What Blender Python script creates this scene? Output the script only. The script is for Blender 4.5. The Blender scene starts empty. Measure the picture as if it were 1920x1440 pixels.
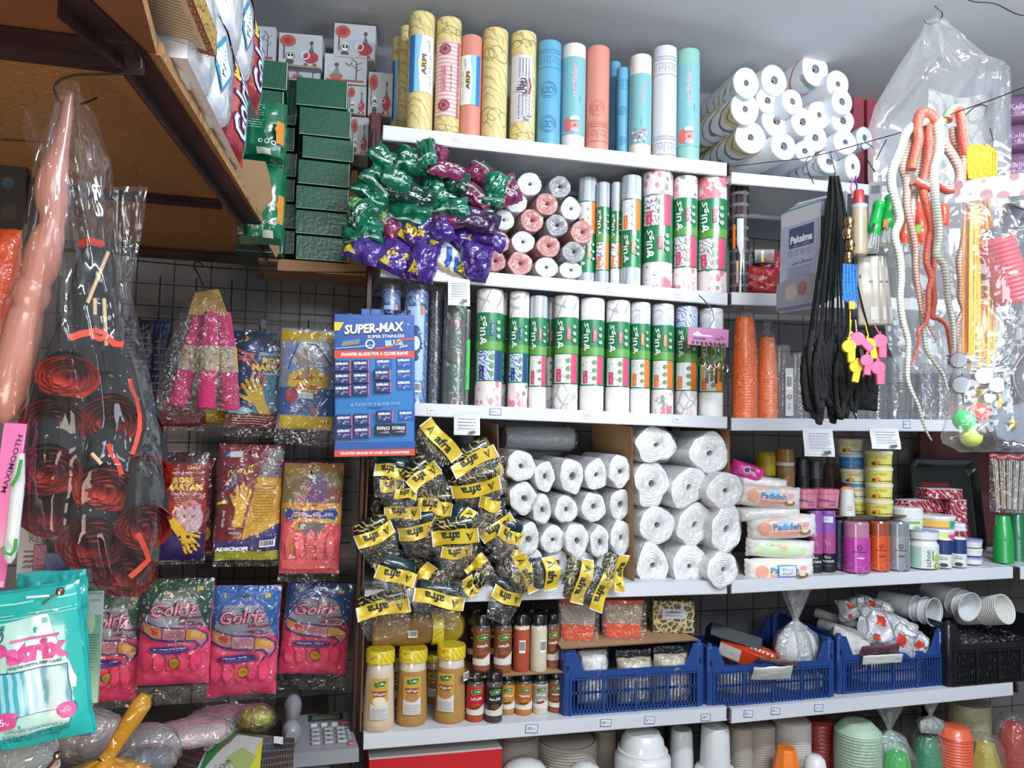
import bpy,bmesh,math,random
from math import sin,cos,pi,radians,sqrt
from mathutils import Vector,Matrix,noise,Euler
SC=bpy. context. scene
COL=SC. collection
rnd=random. Random(7)
FPX=1400.0
YAW,PITCH,ROLL=radians(14.14),radians(3.51),radians(1.24)
CAM=Vector((0,0,1.5))
_f=Vector((sin(YAW)*cos(PITCH),cos(YAW)*cos(PITCH),sin(PITCH)))
_r0=Vector((cos(YAW),-sin(YAW),0))
_u0=_r0. cross(_f)
_r=_r0*cos(ROLL)+_u0*sin(ROLL)
_u=_u0*cos(ROLL)-_r0*sin(ROLL)
def ray(px,py):
 return _f*FPX+_r*(px-960)+_u*(720-py)
def P(px,py,Y):
 """point of the plane y=Y seen at a place of the photograph"""
 d=ray(px,py)
 return CAM+d*(Y/d. y)
def PZ(px,py,z):
 d=ray(px,py)
 return CAM+d*((z-1.5)/d. z)
def mpp(p):
 return (Vector(p)-CAM). dot(_f)/FPX
cam=bpy. data. objects. new('camera',bpy. data. cameras. new('camera'))
COL. objects. link(cam)
cam. matrix_world=Matrix. Translation(CAM)@Matrix((_r,_u,-_f)). transposed(). to_4x4()
cam. data. sensor_width=36
cam. data. lens=FPX/1920*36
cam. data. clip_start=0.02
SC. camera=cam
def lin(c):
 if isinstance(c,str):
  c=c. lstrip('#')
  c=tuple(int(c[i:i+2],16)/255 for i in (0,2,4))
 return tuple((x/12.92 if x<=.04045 else ((x+.055)/1.055)**2.4)for x in c)+(1.0,)
_M={}
def mat(name,col,rough=.5,metal=0.,bump=0.,bscale=60.,vary=.0,vscale=12.,coat=0.,trans=0.,alpha=1.,emit=0.,subs=0.):
 if name in _M:return _M[name]
 m=bpy. data. materials. new(name);m. use_nodes=True
 nt=m. node_tree;b=nt. nodes['Principled BSDF']
 c=lin(col)
 b. inputs['Base Color']. default_value=c
 b. inputs['Roughness']. default_value=rough
 b. inputs['Metallic']. default_value=metal
 b. inputs['Coat Weight']. default_value=coat
 b. inputs['Coat Roughness']. default_value=.12
 b. inputs['Transmission Weight']. default_value=trans
 b. inputs['Alpha']. default_value=alpha
 if emit:
  b. inputs['Emission Color']. default_value=c;b. inputs['Emission Strength']. default_value=emit
 if bump or vary:
  tc=nt. nodes. new('ShaderNodeTexCoord')
 if bump:
  n=nt. nodes. new('ShaderNodeTexNoise');n. inputs['Scale']. default_value=bscale;n. inputs['Detail']. default_value=3
  nt. links. new(tc. outputs['Object'],n. inputs['Vector'])
  bp=nt. nodes. new('ShaderNodeBump');bp. inputs['Strength']. default_value=bump;bp. inputs['Distance']. default_value=.01
  nt. links. new(n. outputs['Fac'],bp. inputs['Height']);nt. links. new(bp. outputs['Normal'],b. inputs['Normal'])
  if coat:nt. links. new(bp. outputs['Normal'],b. inputs['Coat Normal'])
 if vary:
  n=nt. nodes. new('ShaderNodeTexNoise');n. inputs['Scale']. default_value=vscale;n. inputs['Detail']. default_value=4
  nt. links. new(tc. outputs['Object'],n. inputs['Vector'])
  r=nt. nodes. new('ShaderNodeValToRGB')
  r. color_ramp. elements[0]. position=.3;r. color_ramp. elements[1]. position=.7
  r. color_ramp. elements[0]. color=tuple(x*(1-vary)for x in c[:3])+(1,)
  r. color_ramp. elements[1]. color=tuple(min(1,x*(1+vary))for x in c[:3])+(1,)
  nt. links. new(n. outputs['Fac'],r. inputs['Fac']);nt. links. new(r. outputs['Color'],b. inputs['Base Color'])
 _M[name]=m
 return m
def H(col,rough=.45,**k):
 """plain colour by hex"""
 return mat('paint_%s_%d'%(col. strip('#'),int(rough*100))+('' if not k else '_'+'_'. join(str(v)for v in k. values())),col,rough,**k)
def film(name,tint='#ffffff',haze=.06,gloss=.16,rough=.08,bump=.6,bscale=18.):
 if name in _M:return _M[name]
 m=bpy. data. materials. new(name);m. use_nodes=True;nt=m. node_tree
 nt. nodes. remove(nt. nodes['Principled BSDF']);out=nt. nodes['Material Output']
 N,L=nt. nodes. new,nt. links. new
 t=N('ShaderNodeBsdfTransparent');t. inputs[0]. default_value=lin(tint)
 g=N('ShaderNodeBsdfGlossy');g. inputs['Roughness']. default_value=rough
 d=N('ShaderNodeBsdfDiffuse');d. inputs[0]. default_value=lin(tint)
 lw=N('ShaderNodeLayerWeight');lw. inputs['Blend']. default_value=.35
 mr=N('ShaderNodeMapRange');mr. inputs['To Min']. default_value=gloss*.35;mr. inputs['To Max']. default_value=min(1,gloss*3)
 tc=N('ShaderNodeTexCoord');n=N('ShaderNodeTexNoise');n. inputs['Scale']. default_value=bscale;n. inputs['Detail']. default_value=2;n. inputs['Distortion']. default_value=1.0
 bp=N('ShaderNodeBump');bp. inputs['Strength']. default_value=bump;bp. inputs['Distance']. default_value=.02
 L(tc. outputs['Object'],n. inputs['Vector']);L(n. outputs['Fac'],bp. inputs['Height'])
 L(bp. outputs['Normal'],g. inputs['Normal']);L(bp. outputs['Normal'],lw. inputs['Normal'])
 m1=N('ShaderNodeMixShader');m1. inputs[0]. default_value=haze
 L(t. outputs[0],m1. inputs[1]);L(d. outputs[0],m1. inputs[2])
 m2=N('ShaderNodeMixShader');L(lw. outputs['Facing'],mr. inputs['Value']);L(mr. outputs[0],m2. inputs[0])
 L(m1. outputs[0],m2. inputs[1]);L(g. outputs[0],m2. inputs[2]);L(m2. outputs[0],out. inputs['Surface'])
 _M[name]=m
 return m
def pat(name,base,layers,rough=.4,coat=.3,bump=0.):
 """layers: (kind, scale, colour, threshold[, detail]) painted over the base"""
 if name in _M:return _M[name]
 m=mat(name,base,rough,coat=coat,bump=bump);nt=m. node_tree;b=nt. nodes['Principled BSDF']
 N,L=nt. nodes. new,nt. links. new
 tc=N('ShaderNodeTexCoord');cur=None
 for i,ly in enumerate(layers):
  kind,sc,col,thr=ly[:4]
  mp=N('ShaderNodeMapping');mp. inputs['Location']. default_value=(i*3.7,i*1.3,i*2.1)
  s=sc if isinstance(sc,tuple)else (sc,sc,sc)
  mp. inputs['Scale']. default_value=s
  L(tc. outputs['Object'],mp. inputs['Vector'])
  inv=False
  if kind=='spot':
   t=N('ShaderNodeTexVoronoi');t. inputs['Scale']. default_value=1;o=t. outputs['Distance'];inv=True
  elif kind=='cell':
   t=N('ShaderNodeTexVoronoi');t. feature='DISTANCE_TO_EDGE';t. inputs['Scale']. default_value=1;o=t. outputs['Distance'];inv=True
  elif kind=='noise':
   t=N('ShaderNodeTexNoise');t. inputs['Scale']. default_value=1;t. inputs['Detail']. default_value=3;o=t. outputs['Fac']
  elif kind in ('wave','ring','waveX','waveZ'):
   t=N('ShaderNodeTexWave');t. inputs['Scale']. default_value=1
   t. inputs['Distortion']. default_value=ly[4]if len(ly)>4 else 0
   t. inputs['Detail Scale']. default_value=1.0
   if kind=='ring':t. wave_type='RINGS'
   elif kind=='waveX':t. bands_direction='X'
   elif kind=='waveZ':t. bands_direction='Z'
   else:t. bands_direction='DIAGONAL'
   o=t. outputs['Fac']
  L(mp. outputs[0],t. inputs['Vector'])
  r=N('ShaderNodeValToRGB');e=r. color_ramp. elements
  e[0]. position=max(0,thr-.02);e[1]. position=min(1,thr+.02)
  if inv:e[0]. color,e[1]. color=(1,1,1,1),(0,0,0,1)
  L(o,r. inputs['Fac'])
  mx=N('ShaderNodeMix');mx. data_type='RGBA'
  L(r. outputs['Color'],mx. inputs['Factor'])
  if cur is None:mx. inputs['A']. default_value=lin(base)
  else:L(cur,mx. inputs['A'])
  mx. inputs['B']. default_value=lin(col)
  cur=mx. outputs['Result']
 L(cur,b. inputs['Base Color'])
 return m
class MB:
 def __init__(s):s. v=[];s. f=[];s. mi=[];s. mats=[]
 def _m(s,m):
  if m not in s. mats:s. mats. append(m)
  return s. mats. index(m)
 def add(s,vs,fs,m,M=None):
  o=len(s. v);k=s. _m(m)
  if M is not None:vs=[M@Vector(v)for v in vs]
  s. v+=[tuple(v)for v in vs]
  for f in fs:
   s. f. append(tuple(i+o for i in f));s. mi. append(k)
  return s
 def box(s,c,d,m,bev=0.,M=None,seg=1):
  if bev<=0:
   x,y,z=[q/2 for q in d]
   vs=[(c[0]+i*x,c[1]+j*y,c[2]+k*z)for i in (-1,1)for j in (-1,1)for k in (-1,1)]
   fs=[(0,1,3,2),(4,6,7,5),(0,4,5,1),(2,3,7,6),(0,2,6,4),(1,5,7,3)]
   return s. add(vs,fs,m,M)
  b=bmesh. new();bmesh. ops. create_cube(b,size=1)
  for v in b. verts:v. co=Vector((v. co. x*d[0]+c[0],v. co. y*d[1]+c[1],v. co. z*d[2]+c[2]))
  bmesh. ops. bevel(b,geom=b. edges[:],offset=min(bev,min(d)*.45),segments=seg,affect='EDGES',profile=.5)
  b. verts. index_update()
  vs=[v. co. copy()for v in b. verts];fs=[tuple(v. index for v in f. verts)for f in b. faces]
  b. free()
  return s. add(vs,fs,m,M)
 def lathe(s,prof,m,n=24,M=None,sx=1.,sy=1.,wob=None,c=(0,0,0)):
  """prof: (r, z); m: one material or one per segment"""
  vs=[];rows=[]
  for i,(r,z)in enumerate(prof):
   if r<1e-6:
    rows. append([len(vs)]);vs. append((c[0],c[1],c[2]+z));continue
   row=[]
   for j in range(n):
    a=2*pi*j/n;rr=r*(1+(wob(a,i,r)if wob else 0))
    row. append(len(vs));vs. append((c[0]+rr*cos(a)*sx,c[1]+rr*sin(a)*sy,c[2]+z))
   rows. append(row)
  by={}
  for i in range(len(rows)-1):
   a,b=rows[i],rows[i+1];mm=m[i]if isinstance(m,(list,tuple))else m
   L=by. setdefault(mm,[])
   if len(a)==1 and len(b)==1:continue
   for j in range(n):
    k=(j+1)%n
    if len(a)==1:L. append((a[0],b[k],b[j]))
    elif len(b)==1:L. append((a[j],a[k],b[0]))
    else:L. append((a[j],a[k],b[k],b[j]))
  o=len(s. v)
  if M is not None:vs=[M@Vector(v)for v in vs]
  s. v+=[tuple(v)for v in vs]
  for mm,L in by. items():
   k=s. _m(mm)
   for f in L:s. f. append(tuple(i+o for i in f));s. mi. append(k)
  return s
 def tube(s,pts,r,m,n=8,caps=True,flat=1.):
  pts=[Vector(p)for p in pts];N=len(pts)
  rs=r if isinstance(r,(list,tuple))else [r]*N
  vs=[];fs=[];up=None
  for i,p in enumerate(pts):
   t=(pts[min(i+1,N-1)]-pts[max(i-1,0)])
   if t. length<1e-9:t=Vector((0,0,1))
   t. normalize()
   if up is None:
    up=Vector((0,1,0))if abs(t. y)<.9 else Vector((1,0,0))
   x=t. cross(up)
   if x. length<1e-4:x=t. orthogonal()
   x. normalize();up=x. cross(t). normalized()
   for j in range(n):
    a=2*pi*j/n;vs. append(p+x*cos(a)*rs[i]+up*sin(a)*rs[i]*flat)
  for i in range(N-1):
   for j in range(n):
    k=(j+1)%n;fs. append((i*n+j,i*n+k,(i+1)*n+k,(i+1)*n+j))
  if caps:
   fs. append(tuple(range(n))[::-1]);fs. append(tuple((N-1)*n+j for j in range(n)))
  fs=[tuple(reversed(f))for f in fs]
  return s. add(vs,fs,m)
 def grid(s,nu,nv,fn,m,flip=False):
  vs=[fn(i/nu,j/nv)for j in range(nv+1)for i in range(nu+1)]
  fs=[]
  for j in range(nv):
   for i in range(nu):
    a=j*(nu+1)+i;q=(a,a+1,a+nu+2,a+nu+1)
    fs. append(q[::-1]if flip else q)
  return s. add(vs,fs,m)
 def art(s,ops,fn,step=0.,off=.0005,lay=.00018,M=None):
  for k,op in enumerate(ops):
   vs,fs,m=art2d(op)
   if step:vs,fs=cut2d(vs,fs,step)
   z=off+lay*k
   s. add([fn(v[0],v[1],z)for v in vs],fs,m,M)
  return s
 def build(s,name,parent=None,sharp=40,kind=None,loc=None,rot=None):
  me=bpy. data. meshes. new(name);me. from_pydata(s. v,[],s. f)
  for m in s. mats:me. materials. append(m)
  me. polygons. foreach_set('material_index',s. mi)
  me. polygons. foreach_set('use_smooth',[True]*len(s. f))
  me. validate();me. update()
  try:me. set_sharp_from_angle(angle=radians(sharp))
  except Exception:pass
  o=bpy. data. objects. new(name,me);COL. objects. link(o)
  if parent:o. parent=parent
  if loc is not None:o. location=loc
  if rot is not None:o. rotation_euler=rot
  if kind:o['kind']=kind
  return o
def FLAT(u,v,o):return (u,-o,v)
def CYL(r,z0=0.):
 return lambda u,v,o:((r+o)*sin(u/r),-(r+o)*cos(u/r),v+z0)
_AR={'ا':(0xFE8D,0xFE8E,0,0),'آ':(0xFE81,0xFE82,0,0),'ب':(0xFE8F,0xFE90,0xFE91,0xFE92),'پ':(0xFB56,0xFB57,0xFB58,0xFB59),'ت':(0xFE95,0xFE96,0xFE97,0xFE98),'ج':(0xFE9D,0xFE9E,0xFE9F,0xFEA0),'چ':(0xFB7A,0xFB7B,0xFB7C,0xFB7D),'ح':(0xFEA1,0xFEA2,0xFEA3,0xFEA4),'خ':(0xFEA5,0xFEA6,0xFEA7,0xFEA8),'د':(0xFEA9,0xFEAA,0,0),'ر':(0xFEAD,0xFEAE,0,0),'ز':(0xFEAF,0xFEB0,0,0),'س':(0xFEB1,0xFEB2,0xFEB3,0xFEB4),'ش':(0xFEB5,0xFEB6,0xFEB7,0xFEB8),'ص':(0xFEB9,0xFEBA,0xFEBB,0xFEBC),'ف':(0xFED1,0xFED2,0xFED3,0xFED4),'ق':(0xFED5,0xFED6,0xFED7,0xFED8),'ک':(0xFB8E,0xFB8F,0xFB90,0xFB91),'گ':(0xFB92,0xFB93,0xFB94,0xFB95),'ل':(0xFEDD,0xFEDE,0xFEDF,0xFEE0),'م':(0xFEE1,0xFEE2,0xFEE3,0xFEE4),'ن':(0xFEE5,0xFEE6,0xFEE7,0xFEE8),'و':(0xFEED,0xFEEE,0,0),'ه':(0xFEE9,0xFEEA,0xFEEB,0xFEEC),'ی':(0xFBFC,0xFBFD,0xFBFE,0xFBFF),'ط':(0xFEC1,0xFEC2,0xFEC3,0xFEC4)}
def fa(s):
 out=[];n=len(s);T=_AR
 for i,c in enumerate(s):
  if c not in T:out. append(c);continue
  p=i>0 and s[i-1]in T and T[s[i-1]][2];q=i<n-1 and s[i+1]in T and T[c][2]
  f=T[c];out. append(chr(f[3]if p and q else f[1]if p else f[2]if q else f[0]))
 return ''. join(reversed(out))
_TX={}
def text2d(s,bold=0.,slant=0.):
 k=(s,bold,slant)
 if k in _TX:return _TX[k]
 if any('\u0600'<=ch<='\u06ef' for ch in s):body=fa(s)
 else:body=s
 c=bpy. data. curves. new('t','FONT');c. body=body;c. resolution_u=2;c. offset=bold;c. shear=slant
 o=bpy. data. objects. new('t',c);COL. objects. link(o)
 me=o. to_mesh()
 vs=[(v. co. x,v. co. y)for v in me. vertices];fs=[tuple(p. vertices)for p in me. polygons]
 o. to_mesh_clear();bpy. data. objects. remove(o);bpy. data. curves. remove(c)
 if not vs:vs=[(0,0)]
 x0,x1=min(v[0]for v in vs),max(v[0]for v in vs);y0,y1=min(v[1]for v in vs),max(v[1]for v in vs)
 cx,cy=(x0+x1)/2,(y0+y1)/2;w,h=max(x1-x0,1e-6),max(y1-y0,1e-6)
 out=([((v[0]-cx)/w,(v[1]-cy)/h)for v in vs],[]),w/h
 F=[]
 for f in fs:
  a=0
  for i in range(len(f)):
   p,q=vs[f[i]],vs[f[(i+1)%len(f)]];a+=p[0]*q[1]-q[0]*p[1]
  F. append(f if a>0 else f[::-1])
 out[0][1]. extend(F)
 _TX[k]=out
 return out
def art2d(op):
 """('r',x,y,w,h,mat,rot) ('e',x,y,rx,ry,mat) ('o',x,y,r,thick,mat) ('p',pts,mat) ('l',pts,thick,mat)
       ('t',x,y,string,w,h,mat,rot,bold,slant) : w or h may be 0 = keep aspect"""
 k=op[0]
 if k=='r':
  _,x,y,w,h,m=op[:6];a=radians(op[6])if len(op)>6 else 0
  vs=[(-w/2,-h/2),(w/2,-h/2),(w/2,h/2),(-w/2,h/2)]
  return [(x+p*cos(a)-q*sin(a),y+p*sin(a)+q*cos(a))for p,q in vs],[(0,1,2,3)],m
 if k=='e':
  _,x,y,rx,ry,m=op[:6];n=16;a0=radians(op[6])if len(op)>6 else 0
  vs=[]
  for i in range(n):
   p,q=rx*cos(2*pi*i/n),ry*sin(2*pi*i/n);vs. append((x+p*cos(a0)-q*sin(a0),y+p*sin(a0)+q*cos(a0)))
  return vs,[tuple(range(n))],m
 if k=='o':
  _,x,y,r,t,m=op[:6];n=20;e=op[6]if len(op)>6 else 1.
  vs=[(x+r*cos(2*pi*i/n),y+r*e*sin(2*pi*i/n))for i in range(n)]+[(x+(r-t)*cos(2*pi*i/n),y+(r-t)*e*sin(2*pi*i/n))for i in range(n)]
  return vs,[(i,(i+1)%n,n+(i+1)%n,n+i)for i in range(n)],m
 if k=='p':
  pts=op[1];a=sum(pts[i][0]*pts[(i+1)%len(pts)][1]-pts[(i+1)%len(pts)][0]*pts[i][1]for i in range(len(pts)))
  pts=pts if a>0 else pts[::-1]
  return list(pts),[tuple(range(len(pts)))],op[2]
 if k=='l':
  pts,t,m=[Vector(p)for p in op[1]],op[2],op[3];vs=[];fs=[]
  for i,p in enumerate(pts):
   d=(pts[min(i+1,len(pts)-1)]-pts[max(0,i-1)]). normalized();nrm=Vector((-d. y,d. x))*t/2
   vs+=[tuple(p-nrm),tuple(p+nrm)]
  for i in range(len(pts)-1):fs. append((2*i,2*i+2,2*i+3,2*i+1))
  return vs,fs,m
 if k=='t':
  _,x,y,s,w,h,m=op[:7];rot=radians(op[7])if len(op)>7 else 0
  b=op[8]if len(op)>8 else 0.;sl=op[9]if len(op)>9 else 0.
  (vs,fs),asp=text2d(s,b,sl)
  if not w:w=h*asp
  if not h:h=w/asp
  ca,sa=cos(rot),sin(rot)
  return [(x+p*w*ca-q*h*sa,y+p*w*sa+q*h*ca)for p,q in vs],fs,m
def cut2d(vs,fs,step):
 b=bmesh. new();V=[b. verts. new((v[0],v[1],0))for v in vs]
 for f in fs:
  try:b. faces. new([V[i]for i in f])
  except ValueError:pass
 for ax in (0,1):
  lo=min(v[ax]for v in vs);hi=max(v[ax]for v in vs)
  k=math. floor(lo/step)+1
  while k*step<hi:
   co=[0,0,0];co[ax]=k*step;no=[0,0,0];no[ax]=1
   bmesh. ops. bisect_plane(b,geom=b. verts[:]+b. edges[:]+b. faces[:],plane_co=co,plane_no=no,dist=1e-7)
   k+=1
 b. normal_update()
 for f in b. faces:
  if f. normal. z<0:f. normal_flip()
 b. verts. index_update()
 o=[(v. co. x,v. co. y)for v in b. verts],[tuple(v. index for v in f. verts)for f in b. faces]
 b. free()
 return o
def T(name,label,cat,loc=(0,0,0),rot=(0,0,0),group=None):
 o=bpy. data. objects. new(name,None);COL. objects. link(o)
 o. empty_display_size=.02
 o. location=loc;o. rotation_euler=rot;o['label']=label;o['category']=cat
 if group:o['group']=group
 return o
def tag(o,label,cat,group=None,kind=None):
 o['label']=label;o['category']=cat
 if group:o['group']=group
 if kind:o['kind']=kind
 return o
ORD=['first','second','third','fourth','fifth','sixth','seventh','eighth','ninth','tenth','eleventh','twelfth','thirteenth']
def nz(x,y,z=0.,s=1.):return noise. noise(Vector((x*s,y*s,z)))
def face_cam(p):
 """z rotation that turns an object's -Y side towards the viewer's standing place"""
 return -math. atan2(p[0]-CAM. x,p[1]-CAM. y)
def pouch_fn(w,h,t,seed,cr=.0,ed=.0,flatten=.5,back=.45):
 def S(u,v,o=0.,side=1):
  a=min(1,abs(2*u/w));b=min(1,abs(2*v/h))
  bul=max(0.,(1-a**3))**flatten*max(0.,(1-b**4))**flatten
  n=nz(u,v,seed*3.1,14/max(w,.05)*.5)*cr+nz(u,v,seed*1.7+9,34/max(w,.05)*.5)*cr*.45
  wx=ed*nz(v*30,seed*2.3,u*4);wz=ed*nz(u*30,seed*5.1,v*4)
  y=(t*bul+n+o)if side>0 else (-t*back*bul+n-o-.0004)
  return (u+wx,-y,v+wz)
 return S
def pouch(mb,w,h,t,m,seed=0,cr=.002,ed=.001,nu=14,nv=18,mback=None,**k):
 S=pouch_fn(w,h,t,seed,cr,ed,**k)
 mb. grid(nu,nv,lambda a,b:S((a-.5)*w,(b-.5)*h),m)
 mb. grid(nu,nv,lambda a,b:S((a-.5)*w,(b-.5)*h,0,-1),mback or m,flip=True)
 return S
def bag_rows(rows,Y,depth,m,name,parent,org,nu=26,seg=5,fold=.01,seed=1,sharp=60,both=True,open_=False):
 """a film bag: rows of (py, x0, x1) give its outline on the plane y=Y"""
 R=[]
 for i in range(len(rows)-1):
  for k in range(seg):
   t=k/seg;R. append(tuple(rows[i][j]*(1-t)+rows[i+1][j]*t for j in range(3)))
 R. append(rows[-1])
 n=len(R)-1
 mb=MB()
 def mk(side):
  def fn(a,b):
   i=min(n,int(round(b*n)));py,x0,x1=R[i]
   p=P(x0+(x1-x0)*a,py,Y);wd=(x1-x0)*mpp(p)
   e=max(0,1-abs(2*a-1)**2.2)**.6;ev=max(0.,sin(pi*min(1,max(0,b))))**.35
   y=depth*e*ev*min(1,wd/.1)
   f=fold*(nz(a*7+nz(b*3,seed,5)*1.5,b*1.6,seed*3.3+side)+.5*nz(a*17,b*5,seed+7.7*side))*e
   q=p-Vector(org)
   return (q. x+.3*f,q. y+(-(y+f)if side>0 else (y+f)),q. z+.2*f)
  return fn
 mb. grid(nu,n,mk(1),m,flip=True)
 if both:mb. grid(nu,n,mk(-1),m)
 return mb. build(name,parent,sharp=sharp)
YF,YB,YW=1.93,2.29,2.335
ZC=2.70
def brickmat(name,c1,c2,mortar,w,h,ms=.004,rough=.35,off=0.,coord='Object'):
 m=mat(name,c1,rough);nt=m. node_tree;b=nt. nodes['Principled BSDF']
 tc=nt. nodes. new('ShaderNodeTexCoord');sp=nt. nodes. new('ShaderNodeSeparateXYZ');cb=nt. nodes. new('ShaderNodeCombineXYZ')
 br=nt. nodes. new('ShaderNodeTexBrick');br. offset=off
 ad=nt. nodes. new('ShaderNodeMath');ad. operation='ADD'
 nt. links. new(tc. outputs[coord],sp. inputs[0]);nt. links. new(sp. outputs['X'],ad. inputs[0]);nt. links. new(sp. outputs['Y'],ad. inputs[1])
 nt. links. new(ad. outputs[0],cb. inputs['X']);nt. links. new(sp. outputs['Z'],cb. inputs['Y'])
 nt. links. new(cb. outputs[0],br. inputs['Vector'])
 br. inputs['Color1']. default_value=lin(c1);br. inputs['Color2']. default_value=lin(c2);br. inputs['Mortar']. default_value=lin(mortar)
 br. inputs['Scale']. default_value=1;br. inputs['Mortar Size']. default_value=ms;br. inputs['Brick Width']. default_value=w;br. inputs['Row Height']. default_value=h
 nt. links. new(br. outputs['Color'],b. inputs['Base Color'])
 return m
tile=brickmat('wall_tiles','#757170','#6c6867','#393636',.1,.1,.0022,.3)
plaster=mat('ceiling_plaster','#d0d3d6',.9,vary=.04,vscale=2)
floorm=brickmat('floor_tiles','#8f8a80','#868076','#55504a',.3,.3,.003,.4,coord='Object')
osb=pat('particle_board','#a07850',[('noise',40,'#8a6440',.55),('noise',120,'#b98d5e',.6)],.8,0,.3)
osbd=pat('board_underside','#a0703f',[('noise',260,'#94683c',.56),('noise',160,'#b58350',.62)],.8,0,.2)
steel=mat('red_oxide_steel','#3a2725',.4,.3,vary=.35,vscale=9)
darksteel=mat('black_steel','#1c1a1a',.45,.4)
white=mat('white_enamel','#cfd3d8',.35,vary=.02,vscale=4)
card=mat('brown_cardboard','#a88560',.85,vary=.06,vscale=20)
cardd=mat('cardboard_edge','#6e5238',.9)
wire=mat('steel_wire','#4a4a4c',.35,.8)
def slab(name,x0,x1,y0,y1,z0,z1,m):
 o=MB(). box(((x0+x1)/2,(y0+y1)/2,(z0+z1)/2),(x1-x0,y1-y0,z1-z0),m). build(name,kind='structure')
 return o
slab('wall_back',-1.6,3.3,YW,YW+.1,0,ZC,tile)
slab('wall_left',-1.7,-1.6,-1.4,YW+.1,0,ZC,tile)
slab('wall_right',3.3,3.4,-1.4,YW+.1,0,ZC,mat('painted_wall','#8f8f8c',.8))
slab('ceiling',-1.7,3.4,-1.4,YW+.1,ZC,ZC+.08,plaster)
slab('floor',-1.7,3.4,-1.4,YW+.1,-.08,0,floorm)
slab('trim_1',-1.6,3.3,YW-.006,YW-.0005,2.2,ZC,mat('upper_wall_paint','#6f747a',.85,vary=.05,vscale=3))
XU=[P(700,500,YF). x,P(1366,700,YF). x,P(1896,900,YF). x]
_SH={}
def shelf(key,unit,tl,tr,bl,br,label):
 a,b=P(*tl,YF),P(*tr,YF);c,d=P(*bl,YF),P(*br,YF)
 x0,x1=a. x,b. x
 sl=(b. z-a. z)/(b. x-a. x);h=(a. z-c. z+b. z-d. z)/2
 _SH[key]=(x0,a. z,sl,x1)
 mb=MB()
 def q(x,y,z):return (x,y,a. z+sl*(x-x0)+z)
 def bx(xa,xb,ya,yb,za,zb):
  vs=[q(x,y,z)for x in (xa,xb)for y in (ya,yb)for z in (za,zb)]
  mb. add(vs,[(0,1,3,2),(4,6,7,5),(0,4,5,1),(2,3,7,6),(0,2,6,4),(1,5,7,3)],white)
 t=T('metal_shelf',label,'shelf',(0,0,0),group='white metal shelves')
 bx(x0,x1,YF,YB,-.004,0)
 mb. build('shelf_board',t)
 mb=MB()
 bx(x0,x1,YF-.002,YF,-h,.0);bx(x0,x1,YF,YF+.012,-h-.002,-h)
 mb. build('front_lip',t)
 mb=MB()
 bx(x0,x0+.0015,YF,YB,-h*.9,-.004);mb. build('side_flange',t)
 mb=MB();bx(x1-.0015,x1,YF,YB,-h*.9,-.004);mb. build('side_flange',t)
 return t
def sz(key,x):
 x0,z,sl,x1=_SH[key];return z+sl*(x-x0)
shelf('A',0,(718.7,235),(1362,306),(718,260),(1364,329),'topmost white metal shelf carrying the standing tablecloth rolls')
shelf('A2',1,(1371,323),(1890,370),(1371,341),(1890,389),'topmost right-hand white shelf under the heap of paper towel rolls')
shelf('B',0,(714,493),(1363.5,549.5),(714,517),(1363,571),'second white shelf from the top under the green packets and pink rolls')
shelf('B2',1,(1371,548),(1890,566),(1371,567),(1890,588),'white shelf of the right unit under the red packages')
shelf('C',0,(712,752),(1363,781.5),(712,776),(1363,802),'middle white shelf of the left unit under the green labelled rolls')
shelf('C2',1,(1371,783.5),(1890,788),(1371,805),(1890,809),'middle white shelf of the right unit under the orange cups')
shelf('D',0,(684,1106),(1363,1088),(684,1131),(1363,1114),'white shelf of the left unit under the white bin bag rolls')
shelf('D2',1,(1371,1088),(1898,1062),(1371,1111),(1898,1084),'white shelf of the right unit under the toiletries')
shelf('E',0,(682,1376),(1363,1325),(681,1402),(1363,1352),'lowest visible white shelf of the left unit under the spice jars')
shelf('E2',1,(1371,1329),(1898,1279),(1371,1354),(1898,1304),'lowest visible white shelf of the right unit under the blue crates')
ZF=sz('E',XU[1])-.40
def lowshelf(key,x0,x1,label):
 _SH[key]=(x0,ZF,0.,x1)
 t=T('metal_shelf',label,'shelf',group='white metal shelves')
 MB(). box(((x0+x1)/2,(YF+YB)/2,ZF-.002),(x1-x0,YB-YF,.004),white). build('shelf_board',t)
 MB(). box(((x0+x1)/2,YF-.001,ZF-.02),(x1-x0,.002,.04),white). build('front_lip',t)
lowshelf('F',_SH['E'][0],_SH['E'][3],'bottom white shelf of the left unit under the stacked bowls')
lowshelf('F2',_SH['E2'][0],_SH['E2'][3],'bottom white shelf of the right unit under the coloured plastic bowls')
def upright(x,y,label):
 zt=sz('A',XU[1])-.004
 o=MB(). box((x,y,zt/2),(.009,.03,zt),steel,.002). build('steel_upright')
 tag(o,label,'post','steel uprights of the shelving')
def joint(x,key,label):
 z=sz(key,x);o=MB(). box((x,YF+.004,z-.017),(.0085,.016,.032),steel,.001). build('shelf_bracket');tag(o,label,'bracket','dark red brackets joining the shelves')
for k_,n_ in (('A','topmost'),('B','second'),('C','middle'),('D','lower'),('E','lowest')):
 joint(XU[1]+.0005,k_,'dark red bracket where the %s left and right shelves meet'%n_)
 if k_ in 'CDE':joint(XU[2]+.0045,k_+'2','dark red bracket at the right end of the %s right shelf'%n_)
upright(XU[1]+.001,YB+.018,'dark red rear upright between the two shelf units')
upright(XU[2]+.014,YB+.018,'dark red rear upright at the far right by the tray')
xl=P(704,620,YF). x
o=MB(). box((P(693,760,YF). x-.01,YF+.05,sz('A',.1)/2),(.012,.04,sz('A',.1)),steel,.002). build('steel_upright')
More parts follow.
